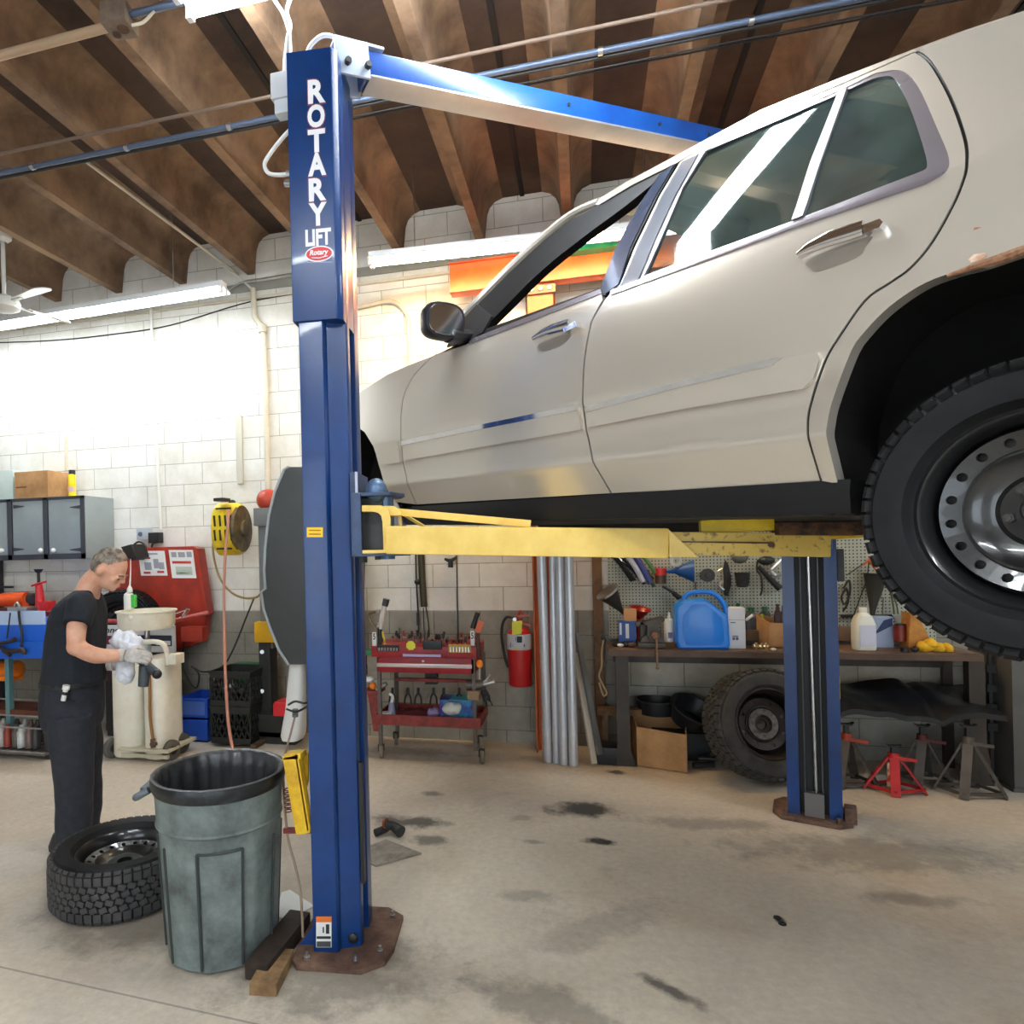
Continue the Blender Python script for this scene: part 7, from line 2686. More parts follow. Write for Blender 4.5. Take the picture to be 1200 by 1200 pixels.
# ---- steel pipes leaning on the gantry column
GP = mat('galvanized_pipe', srgb(206, 208, 214), .34, metal=.55, var=.15)
ends = [((634.5, 655), (642, 879), .036, 'steel pipe leaning on the column, leftmost and thickest of four'), ((647, 655), (651.5, 880), .026, 'steel pipe leaning on the column, thin one second from left'), ((655.5, 655), (660.5, 882), .034, 'steel pipe leaning on the column, third from left'), ((666.5, 655), (672, 883), .034, 'steel pipe leaning on the column, rightmost of four')]
for i, (a, b_, r_, lb) in enumerate(ends):
    Yb = 5.14 - .02 * i
    bt0 = P(b_[0], b_[1], Y=Yb)
    bt0.z = .003
    tp = P(a[0], a[1], Y=5.12 - .0)
    dv = (tp - bt0).normalized()
    L_ = 2.05
    q = MB()
    e_ = bt0 + dv * L_
    q.lathe([(r_, 0), (r_, L_), (r_ * .86, L_), (r_ * .86, L_ - .05)], o=bt0, axis=dv, n=24)
    q.lathe([(r_ * .86, .05), (r_ * .86, 0), (r_, 0)], o=bt0, axis=dv, n=24)
    single('steel_pipe', q, GP, lb, 'pipe', origin=bt0)
q = MB()
b0 = P(638, 876, Y=5.2)
b0.z = .002
q.lathe([(.018, 0), (.018, .30), (.014, .30)], o=b0, axis=(0, .06, 1), n=16)
single('steel_pipe', q, GP, 'short stub of steel pipe standing left of the four leaning pipes', 'pipe', origin=b0)
for (a, b_, r_, mm, lb) in (((674, 765), (696, 882), .022, mat('bar_pale', srgb(186, 176, 160), .5), 'pale slanting strip leaning right of the steel pipes'), ((676, 742), (703, 868), .020, mat('bar_grey', srgb(130, 132, 134), .35, metal=.7), 'grey slanting rod leaning right of the steel pipes')):
    bt0, tp = P(*b_, Y=5.1), P(*a, Y=5.30)
    bt0.z = .02 if b_[1] > 875 else .09
    single('slanting_rod', MB().bar(bt0, tp, r_ * 2, r_), mm, lb, 'rod')
# ================================================================== WORKBENCH
QY = 5.12                        # front edge of the bench top
QB = 5.54
zt_ = P(900, 763, Y=QY).z
bX0, bX1 = P(713, 765, Y=QY).x, P(1152, 772, Y=QY).x
bench = thing('workbench', 'long worn wooden workbench with steel legs under the pegboard', 'workbench', ((bX0 + bX1) / 2, 5.33, 0))
obj('bench_top', MB().span((bX0, QY, zt_ - .045), (bX1, QB, zt_), bev=.004), mat('bench_wood', srgb(124, 94, 70), .55, col2=srgb(60, 46, 38), vscale=7, bump=.15), bench)
obj('edge_strip', MB().span((bX0, QY - .012, zt_ - .05), (bX1, QY, zt_ - .008)), mat('edge_steel', srgb(96, 76, 62), .5, metal=.4, var=.3), bench)
for px in (730, 1145):
    p_ = P(px, 830, Y=QY + .03)
    q = MB().loft([[(p_.x - w, QY + .02, z), (p_.x + w, QY + .02, z), (p_.x + w, QY + .09, z), (p_.x - w, QY + .09, z)] for z, w in ((0, .085), (.05, .06), (.15, .046), (zt_ - .05, .046))])
    obj('leg', q, mat('bench_leg_steel', srgb(70, 62, 56), .5, metal=.4, var=.3), bench)
    q = MB().span((p_.x - .03, QY + .38, 0), (p_.x + .03, QY + .42, zt_ - .05))
    obj('leg', q, mat('bench_leg_steel', (1, 1, 1)), bench)
obj('back_rail', MB().span((bX0 + .05, QB - .04, zt_ - .16), (bX1 - .05, QB - .01, zt_ - .045)), mat('bench_leg_steel', (1, 1, 1)), bench)

# ---- pegboard
def pegboard_mat():
    m = bpy.data.materials.new('pegboard_grey_green')
    nt, N, L = nodes_of(m)
    b = N['Principled BSDF']
    b.inputs['Roughness'].default_value = .6
    tc = N.new('ShaderNodeTexCoord')
    vm = N.new('ShaderNodeVectorMath')
    vm.operation = 'SCALE'
    vm.inputs['Scale'].default_value = 1 / .0254
    L.new(tc.outputs['Object'], vm.inputs[0])
    fr = N.new('ShaderNodeVectorMath')
    fr.operation = 'FRACTION'
    L.new(vm.outputs[0], fr.inputs[0])
    sb = N.new('ShaderNodeVectorMath')
    sb.operation = 'SUBTRACT'
    sb.inputs[1].default_value = (.5, .5, .5)
    L.new(fr.outputs[0], sb.inputs[0])
    mu = N.new('ShaderNodeVectorMath')
    mu.operation = 'MULTIPLY'
    mu.inputs[1].default_value = (1, 0, 1)
    L.new(sb.outputs[0], mu.inputs[0])
    ln = N.new('ShaderNodeVectorMath')
    ln.operation = 'LENGTH'
    L.new(mu.outputs[0], ln.inputs[0])
    cr = N.new('ShaderNodeValToRGB')
    cr.color_ramp.elements[0].position = .17
    cr.color_ramp.elements[1].position = .25
    cr.color_ramp.elements[0].color = (.02, .02, .018, 1)
    cr.color_ramp.elements[1].color = (*srgb(184, 186, 172), 1)
    L.new(ln.outputs['Value'], cr.inputs['Fac'])
    ns = N.new('ShaderNodeTexNoise')
    ns.inputs['Scale'].default_value = 3
    ns.inputs['Detail'].default_value = 6
    L.new(tc.outputs['Object'], ns.inputs['Vector'])
    r2 = N.new('ShaderNodeValToRGB')
    r2.color_ramp.elements[0].position = .3
    r2.color_ramp.elements[1].position = .7
    r2.color_ramp.elements[0].color = (.74, .73, .68, 1)
    r2.color_ramp.elements[1].color = (1, 1, 1, 1)
    L.new(ns.outputs['Fac'], r2.inputs['Fac'])
    mx = N.new('ShaderNodeMix')
    mx.data_type = 'RGBA'
    mx.blend_type = 'MULTIPLY'
    mx.inputs['Factor'].default_value = 1
    L.new(cr.outputs['Color'], mx.inputs['A'])
    L.new(r2.outputs['Color'], mx.inputs['B'])
    L.new(mx.outputs['Result'], b.inputs['Base Color'])
    return m


PGY = WY - .03
pX0, pX1 = P(713, 700, Y=PGY).x, P(1096, 700, Y=PGY).x
single('pegboard', MB().span((pX0, PGY, zt_ + .02), (pX1, WY + .002, 2.25)), pegboard_mat(), 'pale perforated pegboard above the workbench', 'pegboard')
s0 = P(704, 800, Y=PGY - .02)
single('wood_stud', MB().span((s0.x - .045, PGY - .05, .0), (s0.x + .03, WY - .005, 2.25), bev=.003), mat('stud_brown', srgb(122, 90, 62), .75, col2=srgb(88, 64, 46), vscale=9), 'brown wooden stud standing against the wall left of the pegboard', 'stud')


def bsit(x, y, Y):
    """point on the bench top below pixel x at depth Y"""
    p = P(x, y, Y=Y)
    return V((p.x, Y, zt_ + .001))


HY = PGY - .022
# -- on the pegboard
rnd = random.Random(11)
for k_ in range(9):
    x0, y0 = 716 + k_ * 3.2 + rnd.uniform(-1, 1), 651 + rnd.uniform(-2, 4)
    x1, y1 = x0 + 22 + rnd.uniform(-2, 6), y0 + 26 + rnd.uniform(-3, 8)
    q = MB().tube(pline([(x0, y0), ((x0 + x1) / 2, (y0 + y1) / 2 - 1), (x1, y1)], HY - .012 * (k_ % 3)), .012, n=8)
    single('socket_bit', q, M['chrome'] if k_ % 3 == 0 else M['dark_metal'], 'dark and bright stick in the slanting bundle at the pegboard top left', 'tool', 'bundle of slanting sticks on the pegboard')
for k_, (x0, y0, x1, y1, c, lb) in enumerate(((736, 652, 754, 682, srgb(206, 210, 226), 'broad white and blue strip in the pegboard bundle, left one'), (745, 652, 762, 684, srgb(70, 80, 150), 'dark blue strip in the pegboard bundle, right of the white one'), (754, 653, 768, 672, srgb(84, 140, 84), 'green pale strip in the pegboard bundle, rightmost'), (757, 668, 766, 688, srgb(60, 70, 58), 'dull green strip hanging at the lower right of the bundle'))):
    q = MB().tube(pline([(x0, y0), ((x0 + x1) / 2 + 1, (y0 + y1) / 2), (x1, y1)], HY - .05), .022 if k_ < 2 else .014, n=8)
    single('paint_marker', q, mat('marker_%d' % k_, c, .4, var=.3, vscale=30), lb, 'marker')
fun = thing('funnel', 'blue plastic funnel lying sideways on the pegboard hooks', 'funnel', P(800, 672, Y=HY))
fc_ = P(781, 669, Y=HY - .05)
obj('cone', MB().lathe([(.016, 0), (.022, .06), (.085, .19), (.090, .20), (.080, .195), (.018, .06)], o=fc_, axis=(1, -.12, -.02), n=28), mat('funnel_blue', srgb(28, 84, 150), .35), fun)
obj('white_ring', MB().lathe([(.022, -.01), (.045, -.012), (.045, .012), (.022, .01), (.022, -.01)], o=P(792, 657, Y=HY - .09), axis=(0, 1, .1), n=24), mat('ring_pale', srgb(196, 196, 192), .5), fun)
rc_ = thing('filter_cap', 'small red capped jar hung left of the blue funnel', 'jar', P(774, 684, Y=HY))
pcyl(q := MB(), 774, 666, 674, 7, HY - .03)
obj('cap', q, mat('cap_red', (1, 0, 0)), rc_)
pcyl(q := MB(), 774, 673, 684, 6, HY - .03)
obj('jar', q, mat('jar_brown', srgb(80, 60, 50), .4), rc_)
q = MB().lathe([(.0, -.03), (.018, -.03), (.022, -.02), (.052, -.02), (.052, .0), (.044, .004), (.044, .02), (.0, .02)], o=P(829, 674, Y=HY - .02), axis=(0, 1, 0), n=30)
single('pulley', q, mat('pulley_dark', srgb(66, 64, 62), .45, metal=.5), 'round dark pulley disc on the pegboard right of the blue funnel', 'pulley')
q = MB().prism([P(x, y, Y=HY - .02) for x, y in ((850, 656), (854, 662), (857, 675), (857, 686), (853, 699), (849, 697), (849, 680), (848, 668))], (0, .03, 0), bev=.006)
single('rubber_strap', q, M['rubber'], 'black blade-shaped strap hanging above the blue jug', 'strap')
q = MB().tube(pline([(847, 666), (841, 670), (843, 676), (848, 676)], HY - .02), .005, n=6)
q.tube(pline([(847, 680), (843, 686), (848, 692)], HY - .02), .012, n=8)
single('hose_clamp', q, M['steel'], 'small wire clamp beside the black strap on the pegboard', 'clamp')
pcyl(q := MB(), 870, 671, 688, 8, HY - .06, prof=[(5, 0), (6.5, .08), (8.4, .9), (8.8, 1), (7.8, 1), (6, .2), (0, .15)])
single('rubber_cup', q, M['rubber'], 'round black rubber cup hung between strap and diagonal tool', 'cup')
q = MB().ell(P(867, 653, Y=HY - .04), (.06, .04, .05), 20, 12)
single('metal_bowl', q, mat('bowl_grey', srgb(110, 108, 100), .5, metal=.4), 'grey rounded metal part high on the pegboard under the yellow arm', 'metal part')
dtl = thing('strap_wrench', 'black diagonal strap wrench with a loop on the pegboard', 'wrench', P(905, 690, Y=HY))
objs('handle', MB().tube(pline([(889, 664), (900, 676), (914, 690)], HY - .03), [.014, .020, .026], n=10, smooth=False), M['black_plastic'], dtl)
obj('strap', MB().tube(pline([(888, 656), (887, 668), (892, 676), (893, 690), (891, 698)], HY - .03), .007, n=6), M['rubber'], dtl)
obj('head', MB().ell(P(898, 657, Y=HY - .03), (.06, .03, .035), 16, 10), M['dark_metal'], dtl)
q = MB().tube(pline([(904, 668), (910, 662), (918, 655)], HY - .04), .014, n=8).tube(pline([(903, 668), (908, 674), (915, 673)], HY - .04), .016, n=8)
single('pipe_clamp', q, M['steel'], 'bright metal clamp on the pegboard next to the far lift post', 'clamp')
sdr = thing('screwdriver', 'black screwdriver slanting down behind the blue jug on the pegboard', 'screwdriver', P(790, 700, Y=HY))
objs('handle', MB().tube(pline([(788, 694), (794, 699), (800, 703)], HY - .03), [.014, .020, .024], n=10, smooth=False), M['black_plastic'], sdr)
obj('shaft', MB().cyl(P(776, 687, Y=HY - .03), P(788, 694, Y=HY - .03), .009), M['dark_metal'], sdr)
single('hang_wire', MB().tube(pline([(815, 682), (815, 690), (816, 700)], HY), .004, n=6), M['cable'], 'thin black wire hanging above the blue jug handle', 'wire')
q = MB().tube(pline([(988, 690), (995, 680), (996, 695), (990, 708), (986, 700), (992, 690), (994, 705), (988, 716)], HY - .03), .007, n=6)
single('wire_coil', q, M['cable'], 'coil of thin dark wire on the pegboard right of the far post', 'wire coil')
q = MB().lathe([(.012, 0), (.03, .10), (.075, .30), (.085, .31), (.07, .30), (.02, .10)], o=P(1022, 722, Y=HY - .09), axis=(.10, 0, 1), n=28)
single('drip_cone', q, mat('cone_black', srgb(52, 50, 46), .5), 'large dark cone hanging on the pegboard beside the tire', 'cone')
q = MB().tube(pline([(992, 674), (1004, 666), (1016, 658)], HY - .02), .004, n=6).tube(pline([(1000, 722), (1010, 695), (1016, 678), (1018, 660)], HY - .02), .004, n=6)
single('hang_wire', q, M['cable'], 'crossing thin wires on the pegboard right of the far post', 'wire')
q = MB().tube(pline([(1042, 688), (1046, 705), (1048, 722)], HY - .03), .006, n=6).tube(pline([(1044, 690), (1051, 710), (1053, 725)], HY - .03), .005, n=6).tube(pline([(1035, 700), (1034, 720)], HY - .03), .004, n=6)
single('hang_wire', q, mat('wire_olive', srgb(90, 84, 60), .5), 'pair of olive wires hanging right of the dark cone', 'wire')
q = MB()
q.span((P(985, 722, Y=PGY).x, PGY - .03, P(1000, 723.5, Y=PGY).z), (P(1056, 722, Y=PGY).x, PGY, P(1000, 720, Y=PGY).z))
single('pegboard_rail', q, M['dark_metal'], 'thin dark rail along the pegboard behind the white oil jug', 'rail')
fl_ = thing('oil_funnel', 'dark cone funnel with a bright rim tipped at the stud', 'funnel', P(722, 716, Y=HY))
fc_ = P(733, 722, Y=5.44)
ax_ = (P(712, 694, Y=5.38) - fc_)
obj('cone', MB().lathe([(.01, 0), (.018, ax_.length * .25), (.085, ax_.length * .98), (.09, ax_.length), (.08, ax_.length * .97)], o=fc_, axis=ax_, n=28), mat('cone_black', (1, 1, 1)), fl_)
obj('bright_rim', MB().lathe([(.082, ax_.length * .97), (.094, ax_.length * .97), (.094, ax_.length * 1.04), (.0, ax_.length * 1.02)], o=fc_, axis=ax_, n=28), M['steel'], fl_)

# -- on the bench top, left group
rs = thing('red_funnel', 'red plastic funnel leaning behind the blue carton on the bench', 'funnel', bsit(745, 750, 5.42))
q = MB().lathe([(.02, 0), (.075, .08), (.085, .085), (.07, .08)], o=P(748, 725, Y=5.42), axis=(.2, -.2, 1), n=24)
obj('cone', q, mat('funnel_red', srgb(150, 30, 30), .35), rs)
obj('spout', MB().cyl(V((P(748, 725, Y=5.42).x, 5.42, zt_)), P(748, 726, Y=5.42), .012, .02), mat('funnel_red', (1, 0, 0)), rs)
tb2 = thing('small_carton', 'blue and white carton on the bench left of the vise', 'carton', bsit(735, 750, 5.34))
X0, X1 = P(725, 738, Y=5.3).x, P(745, 738, Y=5.3).x
hT = P(735, 728, Y=5.3).z
obj('carton_body', MB().span((X0, 5.3, zt_), (X1, 5.38, hT)), mat('carton_blue', srgb(34, 76, 150), .45), tb2)
for x0, x1, y0, y1 in ((726, 728.5, 730, 744), (733, 737, 731, 748)):
    obj('carton_print', MB().span((P(x0, 738, Y=5.3).x, 5.298, P(735, y1, Y=5.3).z), (P(x1, 738, Y=5.3).x, 5.301, P(735, y0, Y=5.3).z)), M['paper'], tb2)
q = MB()
pprism(q, [(731, 713), (746, 714), (746, 728), (738, 730), (731, 727)], 5.31, .05, .004)
single('cardboard_scrap', q, mat('scrap_tan', srgb(206, 150, 100), .8), 'tan cardboard piece tucked on top of the blue carton', 'cardboard')
vs = thing('bench_vise', 'grey bench vise clamped at the left front of the bench', 'vise', bsit(765, 762, 5.18))
VM = mat('vise_iron', srgb(84, 76, 68), .45, metal=.5, var=.35, vscale=14)
vy = 5.16
q = MB()
pprism(q, [(754, 729), (778, 723), (779, 728), (772, 731), (771, 742), (776, 748), (770, 752), (762, 752), (757, 744), (761, 732), (755, 733)], vy - .02, .12, .008)
obj('front_jaw', q, VM, vs)
q = MB()
pprism(q, [(748, 757), (752, 748), (760, 742), (776, 742), (780, 757), (780, 761), (748, 761)], vy + .06, .14, .01)
q.span((P(748, 760, Y=vy).x, vy + .02, zt_), (P(780, 760, Y=vy).x, vy + .22, zt_ + .04), bev=.008)
obj('base', q, VM, vs)
q = MB()
pprism(q, [(744, 729), (756, 727), (757, 732), (746, 735)], vy + .10, .10, .006)
q.span((P(752, 735, Y=vy).x, vy + .1, zt_ + .04), (P(760, 735, Y=vy).x, vy + .18, P(755, 731, Y=vy).z))
obj('rear_jaw', q, VM, vs)
sp_ = P(768, 745, Y=vy - .06)
obj('screw_head', MB().cyl(sp_ + V((0, .06, 0)), sp_ + V((0, -.03, 0)), .022, n=16).ell(sp_ + V((0, -.03, 0)), .024), mat('vise_screw', srgb(150, 116, 92), .4, metal=.5), vs)
obj('handle_bar', MB().cyl(P(769, 743, Y=vy - .085), P(770.5, 783, Y=vy - .085), .008, n=10).ell(P(770.5, 783, Y=vy - .085), .012), mat('vise_screw', (1, 1, 1)), vs)
for i, (x, y, rr, mm, lb) in enumerate(((727, 751, .02, M['white_plastic'], 'small white lump at the left end of the bench'), (733, 758, .024, M['dark_metal'], 'dark scrap part near the left bench corner'), (741, 757, .026, M['rust'], 'rusty scrap part left of the vise base'), (721, 757, .02, M['dark_metal'], 'dark scrap at the outermost left bench corner'))):
    q = MB().ell(bsit(x, y, 5.22 + .03 * (i % 2)) + Zv * rr * .7, (rr * 1.3, rr, rr * .8), 10, 8)
    single('scrap_part', q, mm, lb, 'part')
single('tan_strap', MB().tube(pline([(707, 750), (705, 765), (705, 780), (702, 792), (706, 802), (711, 812), (707, 815), (702, 800)], 5.10), .007, n=8), mat('strap_tan', srgb(166, 140, 104), .6), 'tan cord hanging off the left end of the bench', 'cord')
q = MB().tube(pline([(704, 745), (708, 750), (706, 756)], 5.14), .016, n=8)
single('hook_clamp', q, M['dark_metal'], 'dark clamp holding the tan cord at the bench corner', 'clamp')
wbt = thing('white_bottle', 'slim white squeeze bottle between the vise and the blue jug', 'bottle', bsit(784, 752, 5.3))
pcyl(q := MB(), 784, 725, 751.5, 5.8, 5.3, prof=[(0, 0), (5.8, 0), (5.9, .1), (5.9, .82), (4.5, .97), (2.4, 1), (0, 1)])
obj('bottle_body', q, M['white_plastic'], wbt)
pcyl(q := MB(), 784, 717.5, 725.5, 2.4, 5.3, 1)
obj('nozzle', q, M['white_plastic'], wbt)
pbox(q := MB(), 783, 741, 788, 748, 5.3 - .038, .006)
obj('label', q, mat('label_violet', srgb(120, 110, 160), .5), wbt)
# -- blue jug
jy = 5.16
jug = thing('blue_jug', 'bright blue plastic jug with a loop handle on the bench front edge', 'jug', bsit(825, 763, jy + .07))
JB = mat('jug_blue', srgb(22, 126, 226), .32, coat=.2)
body_ = [(795, 762), (792, 752), (791.5, 713), (794, 708), (800, 703.5), (826, 702), (835, 707), (853, 722), (855, 732), (856.5, 757), (854, 762)]
cen = V((0, 0, 0))
pts = [P(x, y, Y=jy) for x, y in body_]
for p in pts:
    cen += p
cen /= len(pts)
q = MB()
secs = []
for k, dy in ((.90, .0), (.98, .012), (1.0, .03), (1.0, .15), (.97, .17), (.88, .18)):
    secs.append([cen + (p - cen) * k + V((0, dy, 0)) for p in pts])
    for p in secs[-1]:
        p.z = max(p.z, zt_ + .001)
q.loft(secs)
obj('jug_body', q, JB, jug, angle=30)
q = MB()
fp_ = [(801, 748), (800, 722), (811, 709), (827, 708), (846, 724), (849, 750), (845, 756), (805, 756)]
q.prism([P(x, y, Y=jy - .004) for x, y in fp_], (0, .006, 0), bev=.002)
obj('front_face', q, JB, jug)
obj('loop_handle', MB().tube(pline([(800, 708), (803, 699), (809, 695), (822, 693.5), (835, 695), (845, 703), (851, 714), (851, 724)], jy + .09), [.020, .019, .018, .018, .018, .019, .020, .022], n=12), JB, jug)
# -- white carton, oil bottles, cardboard box, fittings
wc = thing('white_carton', 'white cardboard carton standing right of the blue jug', 'carton', bsit(864, 752, 5.25))
X0, X1 = P(853.5, 735, Y=5.22).x, P(873.5, 735, Y=5.22).x
hW = P(864, 712.5, Y=5.22).z
obj('carton_body', MB().span((X0, 5.22, zt_), (X1, 5.34, hW), bev=.002), mat('carton_white', srgb(226, 226, 228), .6), wc)
q = MB()
for x0, x1, y0, y1 in ((858, 865, 745, 746.2), (858, 861, 746.8, 750), (862, 865, 746.8, 750), (856, 862, 729, 730)):
    q.span((P(x0, 735, Y=5.22).x, 5.2185, P(864, y1, Y=5.22).z), (P(x1, 735, Y=5.22).x, 5.2205, P(864, y0, Y=5.22).z))
obj('carton_print', q, mat('print_slate', srgb(96, 96, 130), .6), wc)
obj('flap_edge', MB().span((X0, 5.2185, P(864, 727, Y=5.22).z), (X1, 5.2205, P(864, 726, Y=5.22).z)), mat('flap_grey', srgb(190, 190, 194), .6), wc)  # thin grey strip across the carton front


def oil_bottle(x, y0, w, Y, mb_, mc, label):
    t = thing('oil_bottle', label, 'bottle', bsit(x, 750, Y))
    s = mpp(x, 730, Y)
    p = bsit(x, 750, Y)
    top = P(x, y0, Y=Y).z - zt_
    obj('bottle_body', MB().loft([ring(p + Zv * z, w * s * k, w * s * k * .7, n=20, p=3) for z, k in ((0, .95), (.01, 1), (top * .70, 1), (top * .82, .75), (top * .88, .4), (top * .9, .38))]), mb_, t)
    obj('cap', MB().cyl(p + Zv * top * .88, p + Zv * top, w * s * .42, n=14), mc, t)
    return t


GC = mat('cap_green', srgb(24, 90, 52), .4)
DB = mat('bottle_black', (.015, .016, .018), .35)
oil_bottle(866, 707, 5, 5.44, DB, GC, 'dark bottle with a green cap behind the white carton')
oil_bottle(881, 712, 7.5, 5.42, mat('bottle_charcoal', srgb(60, 62, 66), .35), GC, 'charcoal bottle with a green cap right of the white carton')
oil_bottle(897, 711, 7.5, 5.46, DB, GC, 'black bottle with a green cap behind the cardboard box')
oil_bottle(894, 720, 4, 5.40, mat('bottle_lime', srgb(160, 170, 40), .4), mat('bottle_lime', (1, 1, 1)), 'small lime green bottle between charcoal bottle and cardboard box')
q = MB().cyl(P(874, 727, Y=5.33), P(882, 720.5, Y=5.33), .010, n=10)
single('white_tube', q, M['white_plastic'], 'short white tube slanting beside the white carton', 'tube')
q = MB()
pbox(q, 875, 738.5, 889, 751, 5.36, .08, .004)
single('brown_tin', q, mat('tin_brown', srgb(96, 74, 48), .5), 'low brown tin in front of the charcoal bottle', 'tin')


def open_box(name, label, corners, Z0, heights, m, cat, thick=.006, flaps=()):
    """open carton from 4 ground corners (front-left, front-right, back-right, back-left)"""
    t = thing(name, label, cat, ((corners[0][0] + corners[2][0]) / 2, (corners[0][1] + corners[2][1]) / 2, Z0))
    c = [V((p[0], p[1], Z0)) for p in corners]
    ctr = (c[0] + c[2]) / 2
    q = MB()
    q.prism([p for p in c], Zv * thick)
    obj('bottom', q, m, t)
    for i in range(4):
        j = (i + 1) % 4
        inn = ((ctr - (c[i] + c[j]) / 2)).normalized() * thick
        q = MB().prism([c[i], c[j], c[j] + Zv * heights[j], c[i] + Zv * heights[i]], inn)
        obj('side_panel', q, m, t)
    return t


X0, X1 = P(893, 740, Y=5.30).x, P(925, 740, Y=5.30).x
h0, h1 = P(897, 722, Y=5.30).z - zt_, P(910, 731, Y=5.30).z - zt_
obx = open_box('cardboard_box', 'open cardboard box on the bench left of the far post', [(X0 + .04, 5.28), (X1 + .05, 5.28), (X1, 5.44), (X0 - .03, 5.42)], zt_ + .001, [h1 + .01, h1, h1 + .02, h0 + .01], M['cardboard'], 'box')
for i, x in enumerate((912, 919)):
    oil_bottle(x, 708 + i * 2, 4.2, 5.36, mat('bottle_brown', srgb(58, 36, 34), .35), mat('bottle_brown', (1, 1, 1)), ('brown bottle in the bench cardboard box, left one', 'brown bottle in the bench cardboard box, right one')[i])
for i, (x, y, lb) in enumerate(((886, 751, 'brass fitting on the bench, left of three'), (892, 752, 'brass fitting on the bench, middle of three'), (897, 753, 'brass fitting on the bench, right of three'))):
    p_ = bsit(x, y, 5.21)
    q = MB().cyl(p_ + V((-.02, 0, .018)), p_ + V((.02, .01, .018)), .016, n=8).cyl(p_ + Zv * .0, p_ + Zv * .045, .012, n=8)
    single('brass_fitting', q, mat('brass', srgb(170, 144, 104), .35, metal=.7, var=.3), lb, 'fitting')
q = MB().ell(bsit(906, 757, 5.15) + Zv * .008, (.02, .014, .010), 10, 8)
single('white_scrap', q, M['white_plastic'], 'tiny white scrap at the front of the bench', 'scrap')
# -- right of the post
oj = thing('white_jug', 'white plastic oil jug with a blank label on the bench right of the post', 'jug', bsit(1012, 751, 5.25))
pj = bsit(1012, 751, 5.25)
sj = mpp(1012, 735, 5.25)
tj = P(1012, 712, Y=5.25).z - zt_
obj('jug_body', MB().loft([ring(pj + Zv * z, 11.5 * sj * k, .06 * k2, n=24, p=3.6) for z, k, k2 in ((0, .94, .9), (.012, 1, 1), (tj * .62, 1, 1), (tj * .80, .7, .8), (tj * .87, .36, .4), (tj * .88, .32, .36), (tj, .32, .36))]), mat('jug_white', srgb(226, 226, 216), .4), oj)
obj('label', MB().span((pj.x - 7 * sj, 5.25 - .064, zt_ + .03), (pj.x + 9 * sj, 5.25 - .056, zt_ + tj * .6)), mat('label_pale', srgb(206, 206, 222), .5), oj)
bb3 = thing('blue_white_carton', 'pale carton with a dark blue picture behind the white oil jug', 'carton', bsit(1036, 750, 5.38))
X0, X1 = P(1020, 737, Y=5.36).x, P(1047, 737, Y=5.36).x
obj('carton_body', MB().span((X0, 5.36, zt_), (X1, 5.46, P(1035, 723, Y=5.36).z)), mat('carton_pale_blue', srgb(150, 164, 190), .5), bb3)
q = MB().prism([P(x, y, Y=5.358) for x, y in ((1024, 744), (1036, 727), (1046, 724), (1046, 733))], (0, .003, 0))
obj('carton_print', q, mat('print_deep_blue', srgb(40, 50, 90), .5), bb3)
rt = thing('red_tin', 'dark red tin can on the bench below the car tire', 'tin', bsit(1055, 751, 5.32))
pcyl(q := MB(), 1055, 733, 751, 6.5, 5.32)
obj('tin_body', q, mat('tin_red', srgb(120, 36, 26), .35, var=.2), rt)
pcyl(q := MB(), 1055, 731, 733.5, 5.6, 5.32)
obj('lid', q, M['dark_metal'], rt)
q = MB().lathe([(.012, 0), (.018, .05), (.05, .12), (.055, .125), (.045, .12)], o=V((P(1058, 733, Y=5.4).x, 5.42, zt_ + .10)), n=20)
q.cyl(V((P(1058, 733, Y=5.4).x, 5.42, zt_)), V((P(1058, 733, Y=5.4).x, 5.42, zt_ + .11)), .012)
single('white_funnel', q, mat('funnel_white', srgb(196, 204, 196), .4), 'translucent white funnel standing behind the red tin', 'funnel')
q = MB()
X0, X1 = P(1064, 738, Y=5.25).x, P(1086, 738, Y=5.25).x
q.prism([(X0, 5.25, zt_), (X1 + .05, 5.25, zt_), (X1 - .04, 5.25, P(1075, 724, Y=5.25).z), (X0 + .02, 5.25, P(1066, 718, Y=5.25).z)], (0, .14, 0), bev=.006)
single('paper_bag', q, mat('bag_tan', srgb(190, 132, 62), .7, col2=srgb(150, 96, 40), vscale=8), 'tan paper bag standing on the bench under the tire', 'bag')
q = MB()
for dx, dz, r_ in ((0, .03, .05), (.07, .025, .045), (.13, .02, .03), (.03, .05, .04)):
    q.ell(bsit(1084, 752, 5.2) + V((dx, 0, dz)), (r_, .05, .034), 16, 10)
for v in q.bm.verts:
    v.co += Zv * (.016 * mnoise.noise(v.co * 22))
    v.co.z = max(v.co.z, zt_ + .001)
single('work_glove', q, mat('glove_yellow', srgb(232, 178, 30), .7, var=.3, vscale=20), 'crumpled yellow work gloves on the bench below the tire', 'glove')
q = MB().lathe([(.0, .0), (.024, 0), (.024, .03), (0, .03)], o=bsit(1060, 756, 5.16), n=14)
single('drain_plug', q, M['black_plastic'], 'small black plug on the bench, left of two', 'knob')
q = MB().ell(bsit(1072, 757, 5.16) + Zv * .018, (.026, .02, .018))
single('drain_plug', q, M['black_plastic'], 'small black plug on the bench, right of two', 'knob')
q = MB()
pbox(q, 984, 735, 1001, 751, 5.44, .08, .004)
single('brown_carton', q, mat('carton_dull', srgb(116, 92, 70), .8), 'dull brown carton right behind the far post on the bench', 'carton')
single('orange_fitting', MB().ell(P(1021, 657, Y=HY - .06), (.02, .02, .03)).tube(pline([(1012, 662), (1019, 658), (1026, 668)], HY - .05), .007, n=6), mat('fitting_orange', srgb(200, 90, 30), .5), 'small orange fitting with a green wire at the pegboard top by the tire', 'fitting')

